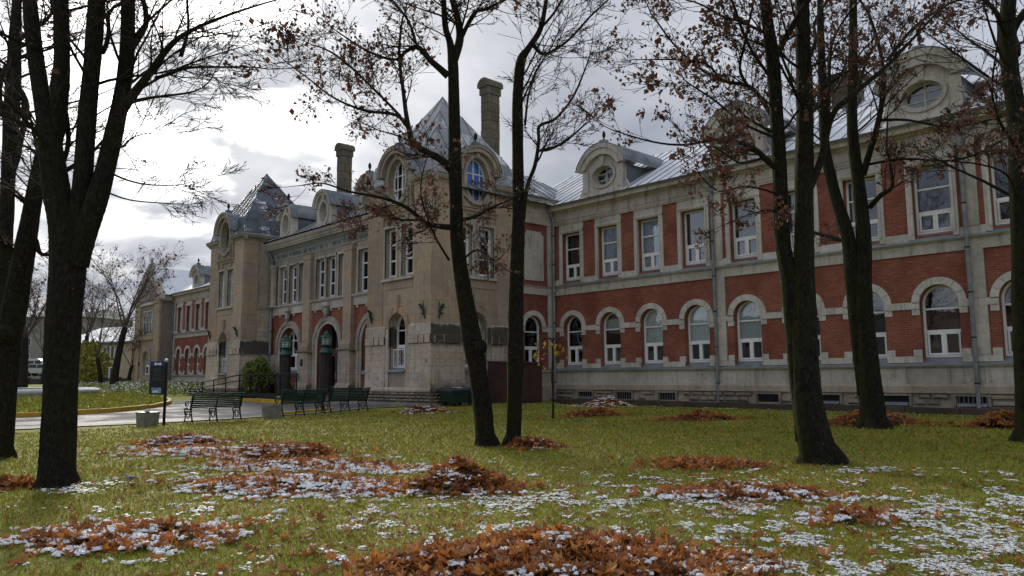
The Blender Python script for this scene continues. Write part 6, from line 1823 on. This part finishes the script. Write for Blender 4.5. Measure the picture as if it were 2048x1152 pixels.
# ------------------------------------------------------------------ leaves, snow and grass on the lawn
def leaf_mesh(seed, curl):
    """a five-lobed maple leaf about 13 cm across, curled and creased"""
    rs = np.random.RandomState(seed)
    ang = [-90, -62, -35, -20, 2, 22, 38, 62, 90, 118, 142, 158, 178, 200, 215, 242]
    rad = [.10, .42, .30, .80, .52, .98, .50, .62, 1.12, .62, .50, .98, .52, .80, .30, .42]
    v = [(0, 0, 0)]
    for a, r_ in zip(ang, rad):
        r_ *= rs.uniform(.88, 1.1); a = R(a+rs.uniform(-4, 4))
        x, y = r_*math.cos(a), r_*math.sin(a)
        z = curl*(.55*x*x+.25*y*y)+.14*abs(math.sin(a*2.5))+rs.uniform(-.18, .18)
        v.append((x*.072, y*.072, z*.072))
    n = len(ang)
    f = [(0, 1+i, 1+(i+1) % n) for i in range(n)]
    return np.array(v), np.array(f)
LV = [leaf_mesh(100+i, c) for i, c in enumerate((.7, 1.3, -.9, 1.9, -1.4, .3, 1.6))]
LME = []
for i, (v, f) in enumerate(LV):
    me = mesh('leaf', v, f.tolist(), MATS['fallen_leaf']); LME.append(me)
    at_ = me.attributes.new('tint', 'FLOAT', 'POINT'); at_.data.foreach_set('value', np.full(len(v), i*.137, np.float32))

def rot_mats(rs, n, tilt):
    """random yaw, then a tilt about a random level axis"""
    yaw = rs.uniform(0, 2*np.pi, n); tl = np.abs(rs.normal(0, tilt, n)); ax = rs.uniform(0, 2*np.pi, n)
    cz, sz = np.cos(yaw), np.sin(yaw)
    Z = np.zeros((n, 3, 3)); Z[:, 0, 0] = cz; Z[:, 0, 1] = -sz; Z[:, 1, 0] = sz; Z[:, 1, 1] = cz; Z[:, 2, 2] = 1
    ux, uy = np.cos(ax), np.sin(ax); c, s_ = np.cos(tl), np.sin(tl)
    T_ = np.zeros((n, 3, 3))
    T_[:, 0, 0] = c+ux*ux*(1-c); T_[:, 0, 1] = ux*uy*(1-c); T_[:, 0, 2] = uy*s_
    T_[:, 1, 0] = ux*uy*(1-c); T_[:, 1, 1] = c+uy*uy*(1-c); T_[:, 1, 2] = -ux*s_
    T_[:, 2, 0] = -uy*s_; T_[:, 2, 1] = ux*s_; T_[:, 2, 2] = c
    return T_@Z
def leaf_mass(name, pos, rs, tilt, parent, scale=1.0, label=None):
    n = len(pos); Rm = rot_mats(rs, n, tilt); V, F_, t_ = [], [], []; b = 0
    pick = rs.randint(0, len(LV), n); sc = np.clip(rs.lognormal(-.08, .28, n), .45, 1.5)*scale
    for k in range(len(LV)):
        q = np.where(pick == k)[0]
        if not len(q): continue
        v, f = LV[k]; m_ = len(v)
        w = np.einsum('nij,vj->nvi', Rm[q], v)*sc[q][:, None, None]+pos[q][:, None, :]
        V.append(w.reshape(-1, 3)); F_.append((f[None]+(np.arange(len(q))*m_)[:, None, None]+b).reshape(-1, 3)); b += len(q)*m_
        t_.append(np.repeat(rs.uniform(0, 1, len(q)), m_))
    class _M: pass
    m = _M(); m.v = np.concatenate(V); m.f = np.concatenate(F_).tolist()
    o = mk(name, m, MATS['fallen_leaf'], parent, kind='stuff')
    at_ = o.data.attributes.new('tint', 'FLOAT', 'POINT'); at_.data.foreach_set('value', np.concatenate(t_).astype(np.float32))
    return o

SNOWP = []                              # snow lumps: (x, y, z, r)
def pile(label, cx, cy, ax, ay, rz, h, nparts, nmass, snow=0, seed=1, tilt=.6, group='raked leaf piles', side=0):
    rs = np.random.RandomState(seed); c, s_ = math.cos(rz), math.sin(rz)
    t = thing('leaf_pile', label, 'leaf pile', (cx, cy, gz(cx, cy)), group)
    bump_ = lambda u, v: np.clip(1-(u*u+v*v), 0, 1)*(1+.22*np.sin(u*5+seed)*np.sin(v*4+1)+.15*np.sin(u*9+v*7))
    def place(n, edge):
        a = rs.uniform(0, 2*np.pi, n)
        lob = 1+.20*np.sin(a*2+seed)+.14*np.sin(a*3+seed*2.3)+.10*np.sin(a*5+seed*1.1)
        r_ = np.where(rs.uniform(0, 1, n) < .74, np.sqrt(rs.uniform(0, 1, n)), .75+np.abs(rs.normal(0, .5, n)))*edge*lob
        u, v = r_*np.cos(a), r_*np.sin(a)
        x = cx+u*ax*c-v*ay*s_; y = cy+u*ax*s_+v*ay*c
        return u, v, x, y, gz_np(x, y)+h*bump_(u, v)
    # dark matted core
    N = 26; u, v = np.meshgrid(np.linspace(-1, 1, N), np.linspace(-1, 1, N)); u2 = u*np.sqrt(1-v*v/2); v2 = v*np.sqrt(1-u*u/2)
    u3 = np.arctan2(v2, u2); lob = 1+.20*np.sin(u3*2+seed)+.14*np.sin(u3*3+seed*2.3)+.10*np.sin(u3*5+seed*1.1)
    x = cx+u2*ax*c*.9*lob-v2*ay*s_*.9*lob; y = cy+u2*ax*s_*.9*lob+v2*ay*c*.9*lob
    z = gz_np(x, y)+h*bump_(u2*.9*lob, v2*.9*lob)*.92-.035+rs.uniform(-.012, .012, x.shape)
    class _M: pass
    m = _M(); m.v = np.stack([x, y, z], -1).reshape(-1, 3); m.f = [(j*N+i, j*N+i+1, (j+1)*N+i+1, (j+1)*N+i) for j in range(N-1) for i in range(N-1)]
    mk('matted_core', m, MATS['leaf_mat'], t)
    u, v, x, y, z = place(nmass, 1.08)
    z = z+rs.uniform(-.02, .035, nmass)
    leaf_mass('leaf_mass', np.stack([x, y, z], 1), rs, tilt, t)
    u, v, x, y, z = place(nparts, 1.04)
    for i in range(nparts):
        o = bpy.data.objects.new('leaf', LME[(i*5+seed) % len(LME)])
        link(o, t, (x[i], y[i], z[i]+rs.uniform(.0, .05)))
        o.rotation_euler = (rs.normal(0, tilt), rs.normal(0, tilt), rs.uniform(0, 6.28)); k = rs.uniform(.75, 1.3); o.scale = (k, k, k)
    n = int(snow*.75)
    u, v, x, y, z = place(n, 1.1)
    for i in range(n):
        if side and (u[i]*math.cos(side)+v[i]*math.sin(side)) < -.15: continue
        SNOWP.append((x[i], y[i], z[i]+.030, rs.uniform(.02, .07)))
    return t
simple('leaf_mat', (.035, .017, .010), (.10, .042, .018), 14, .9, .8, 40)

pile('large loose heap of big orange maple leaves with bits of snow', -4.5, 4.50, 1.30, .76, R(46), .16, 300, 1900, 190, 1, .5)
pile('rounded rust-brown leaf heap with snow along its near side', -8.1, 6.55, .72, .55, R(40), .30, 130, 700, 120, 2, .7, side=-2.2)
pile('snow-covered spread of orange leaves running up to the rounded heap', -9.9, 5.25, 1.7, .62, R(35), .10, 200, 1000, 1100, 3, .5)
pile('low dark leaf mound on the snowy strip', -13.6, 6.75, 1.15, .8, R(35), .24, 110, 900, 420, 4, .6, side=-2.0)
pile('leaf mound at the start of the snowy strip', -18.1, 6.55, .95, .75, R(30), .2, 60, 600, 260, 5, .6, side=-1.2)
pile('thin snowy layer of leaves between two mounds', -15.8, 6.2, 1.6, .7, R(20), .05, 60, 600, 700, 6, .5)
pile('snowy leaf spread beyond the low dark mound', -11.6, 6.5, 1.5, .6, R(28), .08, 120, 800, 800, 7, .5)
pile('flat patch of curled brown leaves half buried in snow', -8.3, 2.45, .95, .62, R(35), .07, 160, 420, 330, 8, .55)
pile('flat orange leaf patch on open green grass', -6.9, 10.5, .72, .6, R(45), .07, 120, 420, 0, 9, .5)
pile('leaf patch streaked with snow near the double trunk', -5.0, 8.55, 1.0, .42, R(46), .06, 130, 380, 240, 10, .5)
pile('heap of leaves on the grass in front of the tower', -22.9, 16.95, .85, .6, R(45), .24, 50, 520, 120, 11, .6)
pile('small leaf heap near the thin young tree', -16.1, 18.5, .95, .5, R(45), .2, 50, 480, 0, 12, .6)
pile('snowy leaf heap close to the basement windows', -19.6, 23.3, .9, .6, R(45), .3, 40, 520, 220, 13, .6)
pile('wide low leaf heap under the brick wing windows', -12.4, 18.7, 1.05, .55, R(45), .19, 60, 560, 0, 14, .6)
pile('leaf ring heaped behind the forked tree', -8.0, 19.5, 1.2, .65, R(45), .26, 60, 700, 0, 15, .6)
pile('leaf heap beside the bent trunk', -5.1, 20.2, 1.05, .65, R(40), .32, 60, 600, 0, 16, .6)
pile('small leaf heap at the foot of the slender twin trunk', -11.0, 10.75, .50, .38, R(45), .18, 60, 320, 30, 17, .6)
pile('pale orange leaves heaped beside the four-stemmed tree', -13.6, 2.35, .55, .42, R(30), .10, 60, 320, 0, 18, .6)
pile('few curled leaves in the snow under the brick wing', -3.45, 7.8, .42, .3, R(46), .05, 40, 60, 40, 19, .7)

# snow that has not melted
rs = np.random.RandomState(77)
def vn(x, y, s_, seed):                 # value noise
    x, y = x*s_, y*s_
    xi, yi = np.floor(x).astype(int), np.floor(y).astype(int); fx, fy = x-xi, y-yi
    fx, fy = fx*fx*(3-2*fx), fy*fy*(3-2*fy)
    h = lambda a, b: ((np.sin(a*127.1+b*311.7+seed*74.7)*43758.5453) % 1)
    return (h(xi, yi)*(1-fx)+h(xi+1, yi)*fx)*(1-fy)+(h(xi, yi+1)*(1-fx)+h(xi+1, yi+1)*fx)*fy
SN = [(-2.9, 8.1, 2.8, 2.0, .78), (-5.6, 7.0, 5.0, 2.4, .50), (-7.6, 4.6, 3.2, 1.6, .42), (-5.2, 5.7, 2.2, .8, .55), (-12.3, 3.15, .9, .55, .9), (-4.75, 11.3, .85, .45, 1.0),
      (-2.6, 6.2, 1.6, 1.0, .7), (-1.9, 9.5, 2.0, 1.6, .7), (-9.0, 4.3, 1.8, .9, .28), (-15, 25.0, 13, .55, .5), (-9, 25.3, 5, .4, .8), (-11.3, 6.4, 2.0, .5, .6), (-24, 24.4, 3, .7, .45)]
n = 60000
for (cx, cy, rx, ry, den_) in SN:
    area = rx*ry; m_ = int(90*area*den_)
    u, v = rs.normal(0, .5, m_), rs.normal(0, .5, m_)
    ca, sa = (math.cos(R(45)), math.sin(R(45))) if cy < 20 else (1, 0)
    x, y = cx+u*rx*ca-v*ry*sa, cy+u*rx*sa+v*ry*ca
    k = (.55*vn(x, y, 2.1, 1)+.45*vn(x, y, 5.5, 2)) > .50-.14*den_+rs.uniform(-.05, .05, m_)
    x, y = x[k], y[k]
    z = gz_np(x, y)
    for a_, b_, c_ in zip(x, y, z): SNOWP.append((a_, b_, c_+.012, abs(rs.normal(.012, .015))+.005))
S_ = np.array(SNOWP)
cnt = np.clip((S_[:, 3]/.006).astype(int), 2, 11)
S_ = np.repeat(S_, cnt, 0); nS = len(S_); K = 8
S_[:, :2] += rs.normal(0, .72, (nS, 2))*S_[:, 3:4]
S_[:, 2] += rs.uniform(-.008, .004, nS)
S_[:, 3] = S_[:, 3]*rs.uniform(.15, .50, nS)+.003
a = np.arange(K)*2*np.pi/K
rad = S_[:, 3][:, None]*rs.uniform(.35, 1.55, (nS, K)); el = rs.uniform(.5, 1.0, nS)[:, None]; ro = rs.uniform(0, np.pi, nS)[:, None]
px, py = rad*np.cos(a)*1.25, rad*np.sin(a)*el
X = S_[:, 0][:, None]+px*np.cos(ro)-py*np.sin(ro); Y = S_[:, 1][:, None]+px*np.sin(ro)+py*np.cos(ro)
hgt = np.clip(S_[:, 3]*.30, .002, .007)
V0 = np.stack([X, Y, np.repeat(S_[:, 2][:, None]-.010, K, 1)], -1)
V1 = np.stack([S_[:, 0][:, None]+(X-S_[:, 0][:, None])*.6, S_[:, 1][:, None]+(Y-S_[:, 1][:, None])*.6, np.repeat((S_[:, 2]+hgt)[:, None], K, 1)+rs.uniform(-.003, .003, (nS, K))], -1)
C_ = np.stack([S_[:, 0], S_[:, 1], S_[:, 2]+hgt*1.15], -1)[:, None]
V = np.concatenate([V0, V1, C_], 1).reshape(-1, 3); M_ = 2*K+1
i = np.arange(K); j = (i+1) % K
f1 = np.stack([i, j, K+j], 1); f2 = np.stack([i, K+j, K+i], 1); f3 = np.stack([K+i, K+j, np.full(K, 2*K)], 1)
F_ = (np.concatenate([f1, f2, f3])[None]+(np.arange(nS)*M_)[:, None, None]).reshape(-1, 3)
class _M: pass
m = _M(); m.v = V; m.f = F_.tolist()
so = mk('snow_patches', m, MATS['snow'], smooth=True, kind='stuff')
tag(so, 'thin broken patches of melting snow on the grass', 'snow')

def snow_den(x, y):
    d = np.zeros_like(x)
    for (cx, cy, rx, ry, den_) in SN:
        ca, sa = (math.cos(R(45)), math.sin(R(45))) if cy < 20 else (1, 0)
        dx_, dy_ = x-cx, y-cy
        u, v = (dx_*ca+dy_*sa)/rx, (-dx_*sa+dy_*ca)/ry
        d = np.maximum(d, den_*np.exp(-(u*u+v*v)*1.1))
    return d
# grass blades
n = 230000
ang = rs.uniform(-.80, .74, n); rr_ = 4.3*(34/4.3)**(rs.uniform(0, 1, n)**1.25)
fx_, fy_ = -math.cos(YAW), math.sin(YAW)
hx = fx_*np.cos(ang)+_r0.x*np.sin(ang); hy = fy_*np.cos(ang)+_r0.y*np.sin(ang)
x, y = hx*rr_, hy*rr_
k = (x > -25.6) & (y < 26.6); x, y, rr_ = x[k], y[k], rr_[k]; n = len(x)
z = gz_np(x, y)
clump = vn(x, y, 3.0, 5)*.6+vn(x, y, 9.0, 6)*.4
H = (.016+.032*rs.uniform(0, 1, n)*(.4+clump))*np.clip(rr_/9, 1, 1.6)
W_ = (.0022+.0016*rs.uniform(0, 1, n))*np.clip(rr_/4.5, 1, 6)
yaw = rs.uniform(0, 2*np.pi, n); ln = rs.normal(0, .7, (n, 2))*H[:, None]
B0 = np.stack([x-np.cos(yaw)*W_, y-np.sin(yaw)*W_, z-.004], 1); B1 = np.stack([x+np.cos(yaw)*W_, y+np.sin(yaw)*W_, z-.004], 1)
Mi = np.stack([x+ln[:, 0]*.45, y+ln[:, 1]*.45, z+H*.65], 1); Tp = np.stack([x+ln[:, 0]*1.2, y+ln[:, 1]*1.2, z+H], 1)
off = np.stack([np.cos(yaw)*W_*.7, np.sin(yaw)*W_*.7, np.zeros(n)], 1)
den_ = snow_den(x, y)
nz = .26*vn(x, y, 1.7, 1)+.42*vn(x+.3*y, y-.3*x, 4.6, 2)+.32*vn(x, y, 10.0, 3)
white = (den_ > .04) & (nz+rs.normal(0, .035, n) > .768-.27*den_)
# blades carrying snow are pressed flat and clotted into little pads
q = np.where(white)[0]; kk = len(q)
a6 = np.arange(6)*np.pi/3
pr_ = (.009+.014*rs.uniform(0, 1, kk))[:, None]*rs.uniform(.5, 1.4, (kk, 6))*np.clip(rr_[q]/8, .8, 2.2)[:, None]
PX = x[q][:, None]+pr_*np.cos(a6)*1.3; PY = y[q][:, None]+pr_*np.sin(a6)
zt = (z[q]+H[q]*rs.uniform(.35, .8, kk))[:, None]
PV = np.concatenate([np.stack([PX, PY, zt+rs.uniform(-.006, .003, (kk, 6))], -1), np.stack([x[q], y[q], zt[:, 0]+.004], -1)[:, None]], 1).reshape(-1, 3)
i6 = np.arange(6)
PF = (np.stack([i6, (i6+1) % 6, np.full(6, 6)], 1)[None]+(np.arange(kk)*7)[:, None, None]).reshape(-1, 3)
m = _M(); m.v = PV; m.f = PF.tolist()
sd_ = mk('snow_dusting', m, MATS['snow'], smooth=True, kind='stuff')
tag(sd_, 'thin dusting of snow caught on the grass blades', 'snow')
V = np.stack([B0, B1, Mi+off, Mi-off, Tp], 1).reshape(-1, 3)
idx = np.arange(n)*5
F_ = np.concatenate([np.stack([idx, idx+1, idx+2], 1), np.stack([idx, idx+2, idx+3], 1), np.stack([idx+3, idx+2, idx+4], 1)])
me = bpy.data.meshes.new('grass')
me.vertices.add(len(V)); me.vertices.foreach_set('co', V.astype(np.float32).ravel())
me.loops.add(len(F_)*3); me.loops.foreach_set('vertex_index', F_.astype(np.int32).ravel())
me.polygons.add(len(F_)); me.polygons.foreach_set('loop_start', np.arange(len(F_), dtype=np.int32)*3); me.polygons.foreach_set('loop_total', np.full(len(F_), 3, np.int32))
me.update(calc_edges=True); me.validate()
me.materials.append(MATS['grass_blade'])
at_ = me.attributes.new('tint', 'FLOAT', 'POINT')
tv = np.clip(clump*.7+rs.normal(0, .16, n)+.05, 0, .80)
br_ = (.55*vn(x, y, 1.2, 11)+.45*vn(x, y, 4.3, 12)) > .60
tv = np.where(br_ & (rs.uniform(0, 1, n) < .55), rs.uniform(.93, .99, n), tv)
dk_ = (.5*vn(x, y, .8, 21)+.5*vn(x, y, 2.9, 22)) > .56
tv = np.where(dk_ & (rs.uniform(0, 1, n) < .6), rs.uniform(0, .05, n), tv)
at_.data.foreach_set('value', np.repeat(tv, 5).astype(np.float32))
gr = link(bpy.data.objects.new('grass', me))
gr['kind'] = 'stuff'; tag(gr, 'short mown autumn grass of the lawn', 'grass')

# leaves blown across the lawn: the nearest ones singly, the rest as litter
n = 7000
ang = rs.uniform(-.78, .74, n); q_ = 4.4*(30/4.4)**(rs.uniform(0, 1, n)**.75)
x = (fx_*np.cos(ang)+_r0.x*np.sin(ang))*q_; y = (fy_*np.cos(ang)+_r0.y*np.sin(ang))*q_
k = (x > -25.6) & (y < 25.5) & (vn(x, y, .7, 9) > .38); x, y = x[k], y[k]
z = gz_np(x, y)+.02
dist = np.hypot(x, y); od = np.argsort(dist)
for i in od[:170]:
    o = bpy.data.objects.new('fallen_leaf', LME[i % len(LME)])
    link(o, None, (x[i], y[i], z[i]+.008))
    o.rotation_euler = (rs.normal(0, .3), rs.normal(0, .3), rs.uniform(0, 6.28)); s_ = rs.uniform(.45, 1.05); o.scale = (s_, s_, s_)
    tag(o, 'single withered maple leaf lying loose on the grass', 'leaf', 'loose leaves on the lawn')
rest = od[170:]
lt = leaf_mass('leaf_litter', np.stack([x[rest], y[rest], z[rest]], 1), rs, .35, None, .55)
tag(lt, 'scattered small brown leaves across the lawn', 'leaves')

# a small pale bird pecking in the grass
def g_at(px_, py_):
    d = (at(px_, py_, 1)-CAM)
    lo, hi = 1, 200
    for _ in range(50):
        t = (lo+hi)/2; p_ = CAM+d*t
        if p_.z > ground_z(p_.x, p_.y): lo = t
        else: hi = t
    return CAM+d*lo
bp = g_at(260, 966)
bd = thing('bird', 'small grey and white bird standing in the grass near the thick trunk', 'bird', (0, 0, 0))
bm = MB()
bm.tube([(-.055, 0, .060), (-.04, 0, .056), (-.01, 0, .052), (.02, 0, .056), (.04, 0, .070), (.052, 0, .084), (.066, 0, .088), (.078, 0, .084)], [.008, .019, .027, .027, .021, .019, .016, .006], 10)
mk('body', bm, MATS['bird_grey'], bd, smooth=True)
mk('tail', MB().box(-.105, -.045, -.008, .008, .060, .064), MATS['bird_black'], bd)
mk('beak', MB().tube([(.076, 0, .084), (.092, 0, .081)], [.004, .001], 5), MATS['bird_black'], bd)
for s_ in (-1, 1):
    mk('wing', MB().add([(.02, s_*.024, .066), (-.02, s_*.029, .062), (-.07, s_*.012, .060), (-.02, s_*.024, .045)], [(0, 1, 2, 3)]), MATS['bird_black'], bd)
    mk('leg', MB().tube([(.0, s_*.009, .03), (.004, s_*.010, .0)], .0018, 4), MATS['bird_black'], bd)
bd.location = (bp.x, bp.y, gz(bp.x, bp.y)+.012); bd.rotation_euler.z = R(215); bd.scale = (1.35, 1.35, 1.35)
